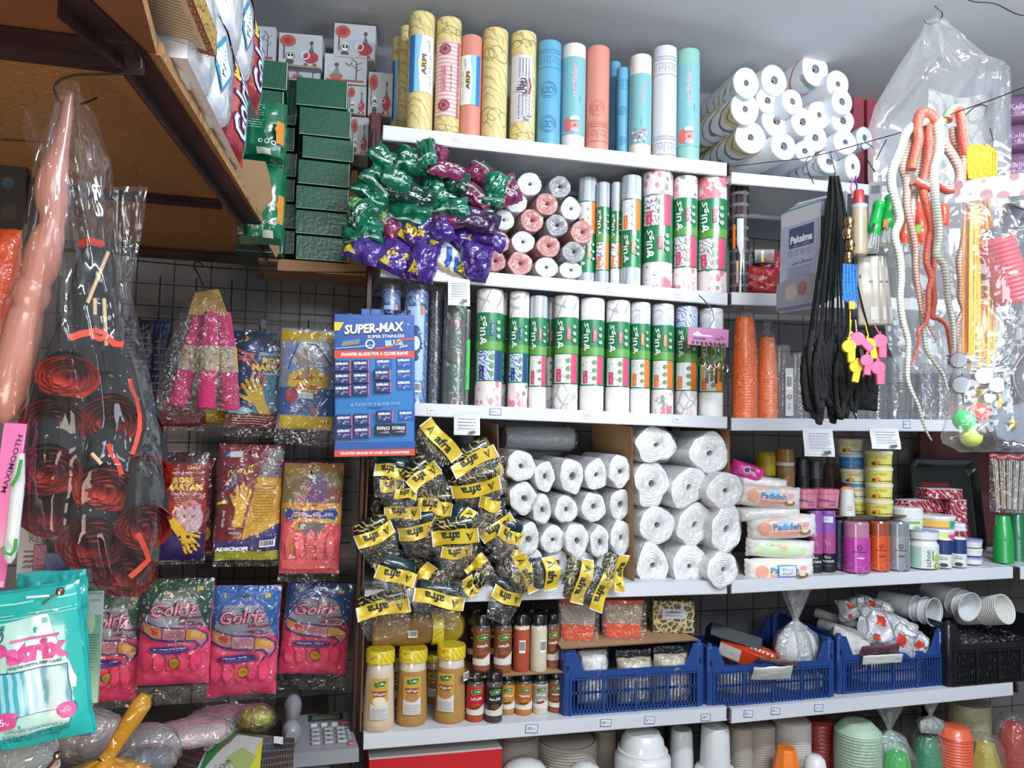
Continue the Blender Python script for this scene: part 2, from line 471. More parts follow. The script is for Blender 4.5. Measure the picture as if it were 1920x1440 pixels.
tag(o,'dark upright at the left end of the shelves beside the glove wall','post','steel uprights of the shelving')
for key,pyt,pyb,lb in (('A3',375,395,'upper'),('C3',790,812,'middle'),('D3',1062,1086,'lower')):
 a,b=P(1912,pyt,YF),P(1912,pyb,YF)
 x0=a. x;x1=3.2;_SH[key]=(x0,a. z,0,x1)
 t=T('metal_shelf','white metal shelf end at the right edge of the view, %s one'%lb,'shelf',group='white metal shelves')
 MB(). box(((x0+x1)/2,(YF+YB)/2,a. z-.002),(x1-x0,YB-YF,.004),white). build('shelf_board',t)
 MB(). box(((x0+x1)/2,YF-.001,(a. z+b. z)/2),(x1-x0,.002,a. z-b. z),white). build('front_lip',t)
blue_ink=H('#2f4f80',.5);ink=H('#20242c',.6);paper=mat('label_paper','#d8dade',.7,vary=.03);tagblue=H('#5a86b0',.5)
def price(px,py,w,h,txt,label,border=True,rot=0,key_tilt=0):
 p=P(px,py,YF-.0035);s=mpp(p)
 mb=MB();W,Hh=w*s,h*s
 mb. box((0,0,0),(W,.0006,Hh),paper)
 ops=[]
 if border:
  t=.0018
  for x,y,a,b in ((0,Hh/2-t/2,W,t),(0,-Hh/2+t/2,W,t),(W/2-t/2,0,t,Hh),(-W/2+t/2,0,t,Hh)):ops. append(('r',x,y,a,b,tagblue))
 ops. append(('t',-W*.02,0,txt,W*.62,Hh*.38,ink,0,.01,.2))
 mb. art(ops,FLAT,off=.0005)
 o=mb. build('price_tag');o. location=p;o. rotation_euler=(0,radians(rot),0)
 tag(o,label,'price tag','price tags on the shelf edges')
price(929,772,22,13,'۱۰۵۰۰۰','blue bordered price tag on the middle shelf edge under the green rolls')
price(997,1366,24,16,'۲۲۰۰۰','blue bordered price tag under the small spice bottles',rot=4)
price(1136,1355,22,14,'۱۷۰۰۰','blue bordered price tag under the left blue crate, left one',rot=4)
price(1218,1350,21,14,'۱۸۰۰۰','blue bordered price tag under the left blue crate, right one',rot=4)
price(1323,1345,20,13,'۱۳۰۰','blue bordered price tag beside the junction of the lowest shelves',rot=4)
price(1403,1338,19,13,'۱۱۰۰۰','blue bordered price tag first to the right of the shelf junction',rot=5)
price(1454,1333,19,13,'۹۰۰۰','blue bordered price tag second to the right of the shelf junction',rot=5)
price(1535,1327,19,13,'۸۰۰۰','blue bordered price tag third to the right of the shelf junction',rot=5)
price(1700,796,16,13,'۷۵۰۰۰','blue bordered price tag on the right middle shelf by the snake tail')
for px,py,tx,lb in ((812,770,'۱۳۵۰۰۰','small borderless price tag on the middle shelf right of the razor card'),(1105,780,'۱۷۵۰۰۰','small borderless price tag at the centre of the middle shelf'),(1272,787,'۱۹۰۰۰','small borderless price tag near the right end of the middle shelf'),(1145,541,'۲۵۰۰۰','small borderless price tag under the grey tablecloth rolls'),(1275,553,'۱۲۵۰۰۰','small borderless price tag under the pink flowered rolls'),(860,262,'۱۰۰۰۰','handwritten price on the topmost shelf edge')):
 price(px,py,20,11,tx,lb,border=False)
clear=film('clear_film',haze=.05,gloss=.12)
def roll_body(mb,r,h,m,capm=None,dent=.006,n=28):
 capm=capm or m
 return mb. lathe([(r*.25,h-dent),(r*.6,h-dent*.5),(r*.9,h-.0008),(r*.98,h-.003),(r,h-.008),(r,0.),(0,0)][:6],[capm,capm,capm,m,m],n=n)
def stand(key,cx,ytop,wpx,Y,ybase=None):
 """x, base height, radius and height of an upright cylinder standing on a shelf"""
 p=P(cx,ytop+30,Y)
 z0=sz(key,p. x)
 r=wpx*mpp(P(cx,(ytop+(ybase or ytop+200))/2,Y))/2*.985
 zt=P(cx,ytop,Y-r*.6). z
 return p. x,z0,r,zt-z0
yel=pat('yellow_damask','#dccb8c',[('wave',22,'#b8a870',.88,9.),('noise',26,'#cdbc80',.62)],.35,.5)
yelp=mat('plain_yellow_wrap','#dccf96',.35,coat=.5)
pinkw=mat('salmon_wrap','#d08878',.35,coat=.5);skyw=mat('sky_blue_wrap','#5fa0c0',.35,coat=.5)
mintw=mat('mint_wrap','#85b8aa',.35,coat=.5);greyw=mat('pearl_wrap','#c8cbd0',.35,coat=.5)
creamw=mat('cream_wrap','#dcd6cc',.35,coat=.5)
stripe=pat('pink_striped_wrap','#e3c9c4',[('waveZ',28,'#cf9a9c',.6)],.35,.5)
tealw=mat('teal_wrap','#7ab0b6',.35,coat=.5)
maroon=H('#8a3a4c');dkblue=H('#22427e');midblue=H('#2f78bd');ylw=H('#e8c83a');wht=H('#e6e8ea');blk=H('#17181c');redp=H('#c4343a')
pinkt=H('#e0506e');grn=H('#1d7a45');lgrn=H('#6fae46');grey=H('#80868c');dkgrey=H('#4a4d52');orange=H('#ee7a2e');pnk=H('#d64a72')
linec=H('#8f8768');lined=H('#4c8fb5');lineg=H('#9c9da2');liner=H('#c46f62');linem=H('#75b3a3')
def scribble(x,y,w,h,m,rows,rot90=False,seed=0,th=.35,fill=.85):
 """lines of tiny print"""
 r=random. Random(seed);out=[]
 for i in range(rows):
  yy=y+h/2-(i+.5)*h/rows;xx=x-w/2
  end=x+w/2*(.55+.45*r. random())if i%3==2 else x+w/2
  while xx<end:
   l=w*(.05+.14*r. random())
   out. append(('r',min(xx+l/2,end),yy,min(l,end-xx)*fill,h/rows*th,m));xx+=l
 if rot90:out=[('r',x+(o[2]-y),y-(o[1]-x),o[4],o[3],o[5])for o in out]
 return out
def barcode(x,y,w,h,seed=1):
 r=random. Random(seed);out=[('r',x,y,w,h,wht)];xx=x-w*.42
 while xx<x+w*.42:
  t=w*(.015+.03*r. random());out. append(('r',xx,y+h*.06,t,h*.7,blk));xx+=t*2.2
 return out
def key_lines(r,z,m,w=None):
 """greek key fret around the front half of a roll"""
 w=w or r*.62;t=r*.045;o=[]
 for i in range(-3,3):
  x=(i+.5)*w*1.25
  a,b=w*.5,w*.62
  o. append(('l',[(x-a,z-b),(x-a,z+b*.8),(x+a*.9,z+b*.8),(x+a*.9,z-b*.4),(x-a*.1,z-b*.4),(x-a*.1,z+b*.2),(x+a*.3,z+b*.2)],t,m))
 for zz in (z-w,z+w,z+w*1.35):o. append(('r',0,zz,r*3.2,t,m))
 return o
def medal(x,z,R,m):
 t=R*.07
 return [('o',x,z,R,t,m),('o',x,z,R*.8,t,m),('o',x-R*.22,z,R*.4,t*1.5,m),('o',x+R*.22,z,R*.4,t*1.5,m)]
topn=[]
def top_roll(cx,yt,w,Y,body,label,kind=None,cap=None,key='A',cat='roll',name='tablecloth_roll',group='rolls standing on the topmost shelf'):
 x,z,r,h=stand(key,cx,yt,w,Y,260)
 t=T(name,label,cat,(x,Y,z),(0,0,face_cam((x,Y))),group)
 mb=MB();roll_body(mb,r,h,body,cap)
 st=.008;off=.0006;ops=[]
 if kind=='greek':ops=key_lines(r,h*.8,lineg)+key_lines(r,h*.1,lineg)
 if kind=='blue':ops=key_lines(r,h*.8,lined)+medal(0,h*.52,r*.7,lined)+medal(0,h*.2,r*.7,lined)
 if kind=='salmon':ops=medal(0,h*.4,r*.7,liner)+key_lines(r,h*.16,liner)+[('r',0,h*.27,r*3,.0008,liner)]
 if kind=='mint2':ops=key_lines(r,h*.85,linem)
 if kind in ('vine','persian','whitelabel'):
  rr=random. Random(int(cx))
  for zc in ((.2,.75)if kind=='vine' else (.06,.88)):
   for k in range(3):
    a0=rr. random()*6;pts=[]
    for q in range(12):
     a=a0+q*.5;R=r*(.75-q*.05);pts. append((R*cos(a)+(k-1)*r*.7,h*zc+R*sin(a)*(1 if kind=='vine' else .5)))
    ops. append(('l',pts,.0016,linec))
 mb. art(ops,CYL(r),st,off)
 mb. build('roll',t)
 if kind=='arpi' or kind=='arpi2':
  lb=MB();s=-1 if kind=='arpi2' else 1
  W=r*1.7;z0,z1=h*.32,h*.79;zc=(z0+z1)/2;hh=z1-z0
  ops=[('r',s*W*.12,zc,W*.95,hh,wht),('r',-s*W*.40,zc,W*.26,hh,midblue),('p',[(-s*W*.27,z0),(s*W*.0,z0),(-s*W*.1,zc),(s*W*.04,z1),(-s*W*.27,z1)],H('#8fc6e4')),('p',[(s*W*.14,zc-hh*.22),(s*W*.3,zc),(s*W*.14,zc+hh*.22),(-s*W*.02,zc)],ylw),('t',s*W*.14,zc-hh*.02,'ARPI',hh*.36,W*.2,dkblue,90,.03),('t',s*W*.33,zc+hh*.32,'آرپی',hh*.2,W*.16,blk,90),('t',s*W*.42,zc-hh*.12,'سفره یکبار مصرف',hh*.6,W*.1,blk,90)]
  lb. art(ops,CYL(r),.006,.0014);lb. build('printed_label',t)
 if kind=='persian':
  lb=MB();W=r*2.2;z0,z1=h*.15,h*.78;zc=(z0+z1)/2;hh=z1-z0
  ops=[('r',0,zc,W,hh,stripe)]
  for q in (.39,-.36):ops+=[('e',-W*.12,zc+hh*q,W*.17,W*.17,maroon),('o',-W*.12,zc+hh*q,W*.21,W*.03,maroon),('o',-W*.12,zc+hh*q,W*.12,W*.02,stripe)]
  ops+=[('r',-W*.14,zc,W*.16,hh*.34,H('#cf8f96')),('t',-W*.14,zc,'سفره آفرین',hh*.3,W*.1,maroon,90),('t',W*.1,zc,'سفره یکبار مصرف',hh*.36,W*.1,blk,90),('r',W*.4,zc,W*.12,hh,pat('maroon_speckle','#b06c74',[('spot',160,'#e0c0bc',.3)]))]
  lb. art(ops,CYL(r),.006,.0014);lb. build('printed_label',t)
 if kind=='whitelabel':
  lb=MB();W=r*1.75;z0,z1=h*.18,h*.77;zc=(z0+z1)/2;hh=z1-z0;ox=-r*.15
  ops=[('r',ox,zc,W,hh,H('#d4d2da'))]+scribble(ox+W*.15,zc+hh*.3,hh*.3,W*.5,dkgrey,4,True,3,.22)+scribble(ox+W*.15,zc-hh*.3,hh*.36,W*.5,dkgrey,4,True,5,.22)
  ops+=[('t',ox+W*.05,zc,'رویال',hh*.24,W*.34,H('#3d2a33'),90,.04),('l',[(ox+W*.28,zc-hh*.12),(ox+W*.34,zc),(ox+W*.28,zc+hh*.13)],W*.07,maroon)]+barcode(ox+W*.3,z0+hh*.05,W*.22,hh*.07)
  lb. art(ops,CYL(r),.006,.0014);lb. build('printed_label',t)
 if kind=='saba':
  lb=MB();W=r*2.6;z0,z1=h*.13,h*.86;zc=(z0+z1)/2;hh=z1-z0
  ops=[('r',0,zc,W,hh,tealw),('t',r*.12,zc+hh*.2,'صبا پلاست',hh*.46,W*.16,wht,90,.07),('t',r*.12,zc+hh*.2,'صبا پلاست',hh*.455,W*.15,H('#cf4a62'),90,.015),('t',r*.55,zc-hh*.05,'سفره',hh*.1,W*.06,dkgrey,90)]
  cx0,cz=r*.15,z0+hh*.14
  ops+=[('e',cx0-r*.6,cz-hh*.02,r*.3,hh*.09,H('#d8655c')),('e',cx0,cz-hh*.02,r*.34,hh*.065,H('#c88f80')),('e',cx0,cz+hh*.06,r*.38,hh*.035,wht),('e',cx0,cz+hh*.03,r*.36,hh*.014,grey),('e',cx0,cz-hh*.03,r*.13,hh*.015,redp),('e',cx0,cz-hh*.09,r*.36,hh*.03,H('#b8a8c8'))]
  lb. art(ops,CYL(r),.006,.0014);lb. build('printed_label',t)
 if kind=='blossom':
  lb=MB();W=r*2.6;z0,z1=h*.12,h*.8;zc=(z0+z1)/2;hh=z1-z0
  ops=[('r',0,zc,W,hh,tealw),('t',r*.2,zc+hh*.2,'صبا پلاست',hh*.42,W*.13,H('#d88a9c'),80,.03),('t',r*.1,zc-hh*.2,'سفره',hh*.2,W*.09,H('#3f8f98'),90)]
  rr=random. Random(4)
  for q in range(26):ops. append(('e',rr. uniform(-.6,.6)*r,z0+hh*(.02+.2*rr. random()),r*.1,r*.08,H('#d46a80')if q%3 else wht))
  lb. art(ops,CYL(r),.006,.0014);lb. build('printed_label',t)
 if cap is None:
  pass
 return t
G=lambda n:'topmost shelf'
top_roll(748,68,26,2.20,yel,'yellow damask tablecloth roll half hidden at the left end of the topmost shelf','arpi')
top_roll(764,48,30,2.13,yel,'plain end of a tall yellow roll behind the leftmost front roll')
top_roll(791,23,50,1.975,yel,'tallest yellow damask roll with a blue and white ARPI label facing front','arpi')
top_roll(842,33,48,1.975,yel,'yellow roll with a pink striped Persian label and maroon rosettes','persian',cap=yelp)
top_roll(884,66,42,1.985,pinkw,'salmon pink roll with a blue label next to the pink striped one','arpi2')
top_roll(929,53,49,1.975,yel,'unlabelled yellow roll with scrolling leaf print','vine')
top_roll(982,59,49,1.975,yel,'yellow roll with a white label of dense small print','whitelabel')
top_roll(1030,76,46,1.975,skyw,'sky blue roll with key border standing among yellow and cream rolls','blue')
top_roll(1076,82,46,1.975,creamw,'cream capped roll with teal label and pink Persian lettering','saba')
top_roll(1121,86,45,1.975,pinkw,'salmon roll with round medallion and key border','salmon')
top_roll(1153,115,22,2.06,skyw,'narrow blue roll behind the salmon medallion roll')
top_roll(1168,126,24,2.0,skyw,'short blue roll between the salmon and the blossom roll','blue')
top_roll(1201,102,42,1.975,creamw,'short cream capped roll with teal blossom label','blossom')
top_roll(1246,86,47,1.975,greyw,'pearl white roll with key border near the right end','greek')
top_roll(1290,91,44,1.975,mintw,'mint green roll with chef picture at the right end of the row','saba')
marble=pat('marble_print','#d8dade',[('cell',24,'#a9adb2',.03),('noise',9,'#c6cace',.58)],.3,.6)
greyprint=pat('grey_stripe_print','#b9c0c6',[('waveX',13,'#98a2aa',.8,2.),('noise',12,'#cfd5d9',.6)],.3,.6)
flower=pat('pink_flower_print','#e8dcdc',[('spot',(40,40,30),'#d68a94',.32),('noise',34,'#e0a8ae',.62),('spot',30,'#7d9a86',.2)],.3,.6)
rose=pat('big_rose_print','#e9e0de',[('noise',17,'#dd7d8a',.57),('noise',26,'#86a592',.64),('spot',60,'#c45c6c',.16)],.3,.6)
pebble=pat('pebble_print','#e8e4e2',[('noise',11,'#d9b9b0',.63),('cell',9,'#9fa3a8',.012),('noise',15,'#a8b6ae',.7)],.3,.6)
whitep=mat('white_wrap','#e9e9e9',.3,coat=.6,vary=.02)
dots=pat('dotted_print','#e8e6e6',[('spot',130,'#4b4650',.2)],.35,.3)
leaves=pat('leaf_print','#e3e0e6',[('wave',40,'#7f8590',.84,12.),('spot',70,'#b0587c',.24)],.35,.3)
bluefl=pat('blue_sketch_print','#ccd6e4',[('wave',50,'#4a6d9c',.8,10.)],.35,.3)
marblel=pat('marble_label','#e2e2e4',[('cell',40,'#b0b2b8',.02)],.35,.3)
kg=mat('green_label','#1f7a48',.35,coat=.5);kg2=mat('light_green_label','#5f9c48',.35,coat=.5)
def koala(cx,yt,w,Y,key,top,bot,label,accent=0,var=0,zl=(.165,.82),flip=False,group=None,yb=775,cap=None,dim=False):
 x,z,r,h=stand(key,cx,yt,w,Y,yb)
 t=T('labelled_roll',label,'roll',(x,Y,z),(0,0,face_cam((x,Y))),group)
 mb=MB();zm=h*.5
 mb. lathe([(r*.2,h-.007),(r*.6,h-.004),(r*.9,h-.0008),(r*.98,h-.003),(r,h-.008),(r,zm),(r,0)],[cap or top]*4+[top,bot],n=28)
 mb. build('roll',t)
 lb=MB();a,b=h*zl[0],h*zl[1];H_=b-a;zc=(a+b)/2;split=a+H_*(.46 if not flip else .52)
 rr_=r+.0007
 if flip:lb. lathe([(rr_,b),(rr_,split),(rr_,a)],[kg,kg],n=28)
 else:lb. lathe([(rr_,b),(rr_,split+H_*.12),(rr_,split),(rr_,a)],[kg,kg2,kg],n=28)
 acc=[pnk,orange,dkblue][accent];pan={0:dots,1:marblel,2:bluefl,3:leaves}[var]
 ops=[]
 W=r*1.9
 gy=(split+b)/2;gh=b-split
 py=(a+split)/2;ph=split-a
 if flip:gy,gh,py,ph=(a+split)/2,split-a,(split+b)/2,b-split
 ops+=[('r',0,py,W,ph*.92,pan),('r',W*.36,py,W*.3,ph*.92,acc),('r',-W*.28,py-ph*.22,W*.22,ph*.42,acc),('t',-W*.28,py-ph*.22,'۲۰ متر',ph*.34,W*.12,wht,90)]
 for q in (-.26,0,.26):ops+=[('e',W*.12,py+q*ph,W*.105,W*.105,kg2),('o',W*.12,py+q*ph,W*.105,W*.02,kg),('t',W*.12,py+q*ph,'♦' if 0 else 'o',0,W*.07,kg)]
 ops+=[('t',-W*.22,gy+gh*.14,'کوالا',gh*.56,W*.27,wht,90,.03),('e',-W*.2,gy-gh*.27,W*.11,W*.09,wht),('e',-W*.29,gy-gh*.2,W*.05,W*.05,wht),('e',-W*.29,gy-gh*.34,W*.05,W*.05,wht),('e',-W*.18,gy-gh*.27,W*.03,W*.02,blk),('t',-W*.4,gy,'سفره یکبار مصرف',gh*.7,W*.045,wht,90),('r',W*.1,gy+gh*.04,W*.13,gh*.34,acc),('t',W*.1,gy+gh*.04,'ویژه',gh*.26,W*.09,wht,90)]
 for q,cc in ((.24,H('#c8d2a8')),(.05,wht),(-.14,wht)):ops+=[('e',W*.33,gy+gh*q,W*.075,W*.075,cc),('e',W*.33,gy+gh*q,W*.05,W*.05,redp if q<0 else kg),('r',W*.33,gy+gh*q,W*.07,W*.014,wht),('r',W*.33,gy+gh*q,W*.014,W*.07,wht)]
 lb. art(ops,CYL(r),.0055,.0016,.00014)
 lb. build('printed_label',t)
 return t
gb='grey and flowered rolls standing on the second shelf'
koala(1102,332,35,2.05,'B',greyprint,greyprint,'grey topped roll with green label nearest the pile of pink rolls',1,1,(.14,.78),True,gb,530)
koala(1131,341,26,2.02,'B',greyprint,greyprint,'slim grey roll with green label, second from the pink rolls',1,3,(.16,.76),False,gb,530)
koala(1156,341,20,2.0,'B',greyprint,whitep,'narrowest roll with white foot between two grey rolls',1,3,(.18,.72),False,gb,535)
koala(1184,328,38,1.975,'B',greyprint,greyprint,'wide grey marbled roll with orange barred green label',1,1,(.17,.78),True,gb,535)
koala(1233,320,58,1.985,'B',flower,rose,'widest pink flowered roll with green and rose label',0,3,(.22,.79),True,gb,540)
koala(1285,329,46,1.98,'B',flower,flower,'middle pink flowered roll with leaf patterned label',0,3,(.2,.8),False,gb,540)
koala(1335,330,56,1.985,'B',rose,flower,'pink rose topped roll at the right end of the second shelf',0,3,(.19,.8),False,gb,545)
gc='green labelled rolls standing on the middle shelf'
koala(919,541,52,1.985,'C',pebble,flower,'green labelled roll with glossy flowered cap left of its row',2,2,(.21,.79),False,gc)
koala(943,548,18,2.03,'C',pebble,pebble,'sliver of a green roll squeezed behind the two leftmost ones',2,2,(.2,.8),False,gc)
koala(974,546,38,1.98,'C',pebble,flower,'green labelled roll with clear leafy cap and blue panel',2,2,(.21,.77),False,gc)
koala(1010,554,34,1.975,'C',greyprint,whitep,'green labelled roll with plain white foot and pink number block',0,0,(.19,.8),False,gc)
koala(1032,557,22,2.03,'C',greyprint,pebble,'dark roll standing behind two green labelled ones',0,0,(.2,.8),False,gc)
koala(1062,553,48,1.98,'C',pebble,pebble,'green labelled roll with pebble pattern and large pink panel',0,0,(.22,.8),False,gc)
koala(1111,558,46,1.98,'C',whitep,whitep,'green labelled roll with plain white cap and dotted pink panel',0,0,(.22,.8),False,gc)
koala(1159,562,46,1.98,'C',pebble,whitep,'green labelled roll with faint pebble cap, third pink panelled',0,0,(.22,.8),False,gc)
koala(1201,566,38,1.975,'C',marble,whitep,'green labelled roll with white marble cap and orange panel left',1,1,(.22,.8),False,gc)
koala(1243,569,42,1.975,'C',marble,rose,'green labelled roll with dark palm print on its foot',1,1,(.22,.8),False,gc)
koala(1287,573,42,1.98,'C',bluefl,pebble,'green labelled roll with pale blue cap and pink rings on the foot',1,1,(.22,.8),False,gc)
koala(1333,577,46,1.98,'C',marble,whitep,'green labelled roll behind the pink key card at the row end',1,1,(.22,.8),False,gc)
blueclear=pat('blue_ornament_print','#6f93c4',[('wave',26,'#35508c',.72,12.),('spot',36,'#dfe6f0',.18)],.25,.8)
darkpr=pat('dark_ornament_print','#2a303c',[('wave',34,'#5d6c86',.84,14.)],.25,.8)
purp=pat('purple_green_print','#4c5a52',[('noise',16,'#7a4c66',.54),('noise',28,'#a7b0a0',.64),('wave',22,'#2c5a40',.82,9.)],.25,.8)
def film_roll(cx,yt,w,Y,m,label,art=None):
 x,z,r,h=stand('C',cx,yt,w,Y,770)
 t=T('oilcloth_roll',label,'roll',(x,Y,z),(0,0,face_cam((x,Y))),'dark and blue rolls at the left of the middle shelf')
 mb=MB();mb. lathe([(0,h*.96),(r*.75,h*.96),(r*.97,h*.95),(r*.97,0)],m,n=24);mb. build('roll',t)
 mb=MB();mb. lathe([(r,h),(r,0)],clear,n=24,wob=lambda a,i,q:.02*sin(a*5+i));mb. build('film_sleeve',t)
 if art:
  mb=MB();lb=H('#a9c4e6')
  ops=[('r',0,h*.5,r*1.3,h*.62,lb),('e',0,h*.5,r*.5,h*.1,dkblue),('e',0,h*.5,r*.34,h*.06,H('#d6e2f2')),('e',0,h*.38,r*.3,h*.03,dkblue),('e',0,h*.62,r*.3,h*.03,dkblue)]
  for q in range(8):ops. append(('e',r*.5*cos(q),h*.5+h*.13*sin(q),r*.08,r*.08,dkblue))
  ops+=[('r',r*.45,h*.78,r*.2,h*.07,orange)]+barcode(r*.2,h*.13,r*.6,h*.08)
  mb. art(ops,CYL(r*.97),.006,.002);mb. build('printed_label',t)
film_roll(733,532,38,1.99,blueclear,'blue ornamental roll at the left end above the razor card',True)
film_roll(781,534,48,2.0,blueclear,'blue ornamental roll beside the razor card with orange tab',True)
film_roll(818,536,28,2.02,darkpr,'dark slate ornamental roll in film')
film_roll(855,545,46,1.985,purp,'purple and green oilcloth roll under the hanging receipt')
x,z,r,h=stand('C',881,575,14,1.96,770)
o=MB(). box((0,0,h*.42),(r*2,.004,h*.52),H('#3fbf4c',.4),.001). art([('t',0,h*.42,'کوالا سفره رول',h*.4,r*.8,kg,90)],FLAT,off=.0024)
t=T('labelled_roll','slim roll with bright lime strip between purple roll and green row','roll',(x,2.0,z),(0,0,face_cam((x,2))),gc)
o. build('printed_label',t,loc=(0,-r-.003,0));roll_body(MB(),r,h,purp)
mb=MB();roll_body(mb,r,h,purp);mb. build('roll',t)
plaid=pat('black_tartan','#1a1b1f',[('waveX',9,'#4a4c52',.8),('waveZ',9,'#6a6c70',.84),('waveX',18,'#7a3a34',.96)],.2,.9)
x,z,r,h=stand('B2',1386,345,36,1.985,555)
t=T('tartan_package','black tartan wrapped tube package with grey pointed label','package',(x,1.985,z),(0,0,face_cam((x,1.98))))
mb=MB();mb. lathe([(0,h),(r*.9,h),(r,h-.006),(r,0)],plaid,n=4*6,sy=.9)
mb. build('body',t)
mb=MB();mb. art([('p',[(-r*.2,h*.68),(r*.45,h*.68),(r*.45,h*.42),(r*.12,h*.35),(-r*.2,h*.45)],H('#b8bcc4')),('r',-r*.5,h*.52,r*.3,h*.22,orange),('r',-r*.15,h*.2,r*.22,h*.2,H('#c99aa8')),('r',-r*.15,h*.26,r*.14,h*.06,ylw)],CYL(r),.006,.0012);mb. build('printed_label',t)
blackbox=H('#1b1a20',.25)
p=P(1430,455,2.0)
t=T('boxed_set','small black box with window and yellow strip on the red packages','box',(p. x,2.0,sz('B2',p. x)+.098),(0,0,-.35))
mb=MB();mb. box((0,0,.024),(.062,.05,.046),blackbox,.002);mb. art([('r',-.006,.024,.008,.034,ylw),('e',.014,.022,.011,.013,H('#a05a58')),('r',-.006,.036,.006,.01,wht),('o',.014,.022,.013,.002,grey)],lambda u,v,o:(u,-.025-o,v));mb. build('body',t)
redwrap=mat('red_candy_wrap','#b3202c',.25,coat=.8,bump=.5,bscale=50)
for i,(px,py,w,h,lb)in enumerate(((1425,525,62,50,'red crumpled snack packet lowest on the right second shelf'),(1440,498,50,42,'red crumpled snack packet with white script, on top'),(1412,490,30,34,'grey crumpled packet wedged left of the red ones'))):
 Y=1.98+.02*i;p=P(px,py,Y);s=mpp(p)
 t=T('snack_packet',lb,'packet',p,(.1,radians([5,-12,30][i]),-.4),'crumpled packets beside the tartan tube')
 mb=MB();S=pouch(mb,w*s,h*s,.022,redwrap if i<2 else H('#8e8f94',.3),i+3,.008,.004)
 mb. build('body',t)
 if i<2:mb=MB();mb. art([('t',0,0,'Cooky',w*s*.4,0,wht,20,.02,.3)],lambda u,v,o:S(u,v,o),.006,.0012);mb. build('printed_label',t)
RX=Matrix. Rotation(pi/2,4,'X')
def spiral_end(mb,rx,ry,m,mc,seed,core=.16,turns=6,wob=.05,L=.2,side=None,depth=.012,amp=.0016,n=40):
 """a roll lying along y, its front end showing wound layers"""
 R=rx;k=ry/rx
 prof=[];mm=[]
 prof+=[(R*core*.3,-depth),(R*core,-depth*.7)];mm+=[mc,mc]
 steps=turns*2
 for i in range(steps+1):
  r=R*(core+(.93-core)*i/steps);z=(amp if i%2 else -amp)*(1.3-i/steps)-.001
  prof. append((r,z));mm. append(m)
 mm[-1]=m
 prof+=[(R*.985,-.002),(R,-.007),(R*.995,-L)];mm+=[m,side or m,side or m]
 def wb(a,i,r):
  q=r/R
  return wob*noise. noise(Vector((cos(a)*1.3*q+seed*3.1,sin(a)*1.3*q,seed)))+wob*.5*sin(2*a+seed)*(1-q)+wob*.35*noise. noise(Vector((cos(a)*3+i*.9,sin(a)*3,seed*2.2)))*(1-q*.6)
 mb. lathe(prof,mm[:len(prof)-1],n=n,sy=k,M=RX,wob=wb)
 return mb
def wrap_film(mb,rx,ry,L,m,seed,over=.012,n=40):
 """loose film around a roll, puckered over its front end"""
 k=ry/rx;R=rx
 prof=[(R*.25,.004),(R*.6,.006),(R*.95,.005),(R*1.045,-.004),(R*1.04,-L*.5),(R*1.01,-L)]
 mb. lathe(prof,m,n=n,sy=k,M=RX,wob=lambda a,i,r:.07*noise. noise(Vector((cos(a)*2.6,sin(a)*2.6+i*.35,seed*4.7)))+.02*sin(a*9+seed+i))
 return mb
roll_white=mat('white_plastic_roll','#f0f1f2',.35,coat=.5,bump=.35,bscale=70)
roll_pink=mat('rose_plastic_roll','#d89a94',.35,coat=.6,bump=.4,bscale=90)
roll_grey=mat('silver_plastic_roll','#a9adb2',.35,coat=.6,bump=.4,bscale=90)
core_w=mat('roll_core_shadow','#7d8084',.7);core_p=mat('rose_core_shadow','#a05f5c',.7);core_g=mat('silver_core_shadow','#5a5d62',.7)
gloss=film('glossy_wrap',haze=.02,gloss=.22,rough=.06,bump=.9,bscale=45)
gloss2=film('crinkled_wrap',haze=.05,gloss=.14,rough=.07,bump=1.,bscale=30)
def endroll(name,px,py,rx,ry,Y,L,kind,label,cat,group,rz=0.,tilt=0.,seed=1,wrapm=None,turns=6,core=.16,wob=.06,amp=.0016,side=None,rxt=0.):
 p=P(px,py,Y);s=mpp(p)
 t=T(name,label,cat,p,(rxt,radians(tilt),rz),group)
 m,mc={'w':(roll_white,core_w),'p':(roll_pink,core_p),'g':(roll_grey,core_g)}. get(kind,kind if isinstance(kind,tuple)else None)
 mb=MB();spiral_end(mb,rx*s,ry*s,m,mc,seed,core,turns,wob,L,side,amp=amp);mb. build('wound_roll',t,sharp=70)
 if wrapm:
  mb=MB();wrap_film(mb,rx*s,ry*s,L,wrapm,seed);mb. build('plastic_wrap',t,sharp=80)
 return t
rowsB=[[(994,345,24,22,'w'),(1050,350,22,21,'g')],[(969,379,21,20,'w'),(1026,382,21.5,22,'p'),(1071,391,20.5,22,'w')],[(945,412,21,20,'w'),(998,413,23,22,'p'),(1045,422,22,21,'g'),(1092,435,23,22,'p')],[(935,453,22,20,'p'),(981,453,23,20.5,'w'),(1029,461,23,21,'p'),(1076,472,22.5,20,'g')],[(929,489,21,20,'p'),(976,494,24,22,'p'),(1025,501,22.5,20,'w'),(1071,506,23,17,'w')]]
cn={'w':'white','p':'rose pink','g':'silver grey'}
rn=['top','second','third','fourth','bottom']
for i,row in enumerate(rowsB):
 for j,(x,y,rx,ry,k)in enumerate(row):
  Y=1.955+.004*((i*3+j*5)%4)
  endroll('wrapped_roll',x,y,rx*.97,ry*.97,Y,.24,k,'%s roll end, %s from left in the %s row of the pink pile'%(cn[k],ORD[j],rn[i]),'roll','glossy roll ends piled beside the green packets',seed=i*5+j,wrapm=gloss,turns=5,core=.12,wob=.12,amp=.0022)
towel=mat('paper_towel','#e2e6ea',.9,bump=.15,bscale=200)
towelside=pat('printed_towel_wrap','#dfe4e6',[('noise',9,'#b9cfc6',.58),('wave',16,'#8a9aa6',.93,8.)],.4,.5)
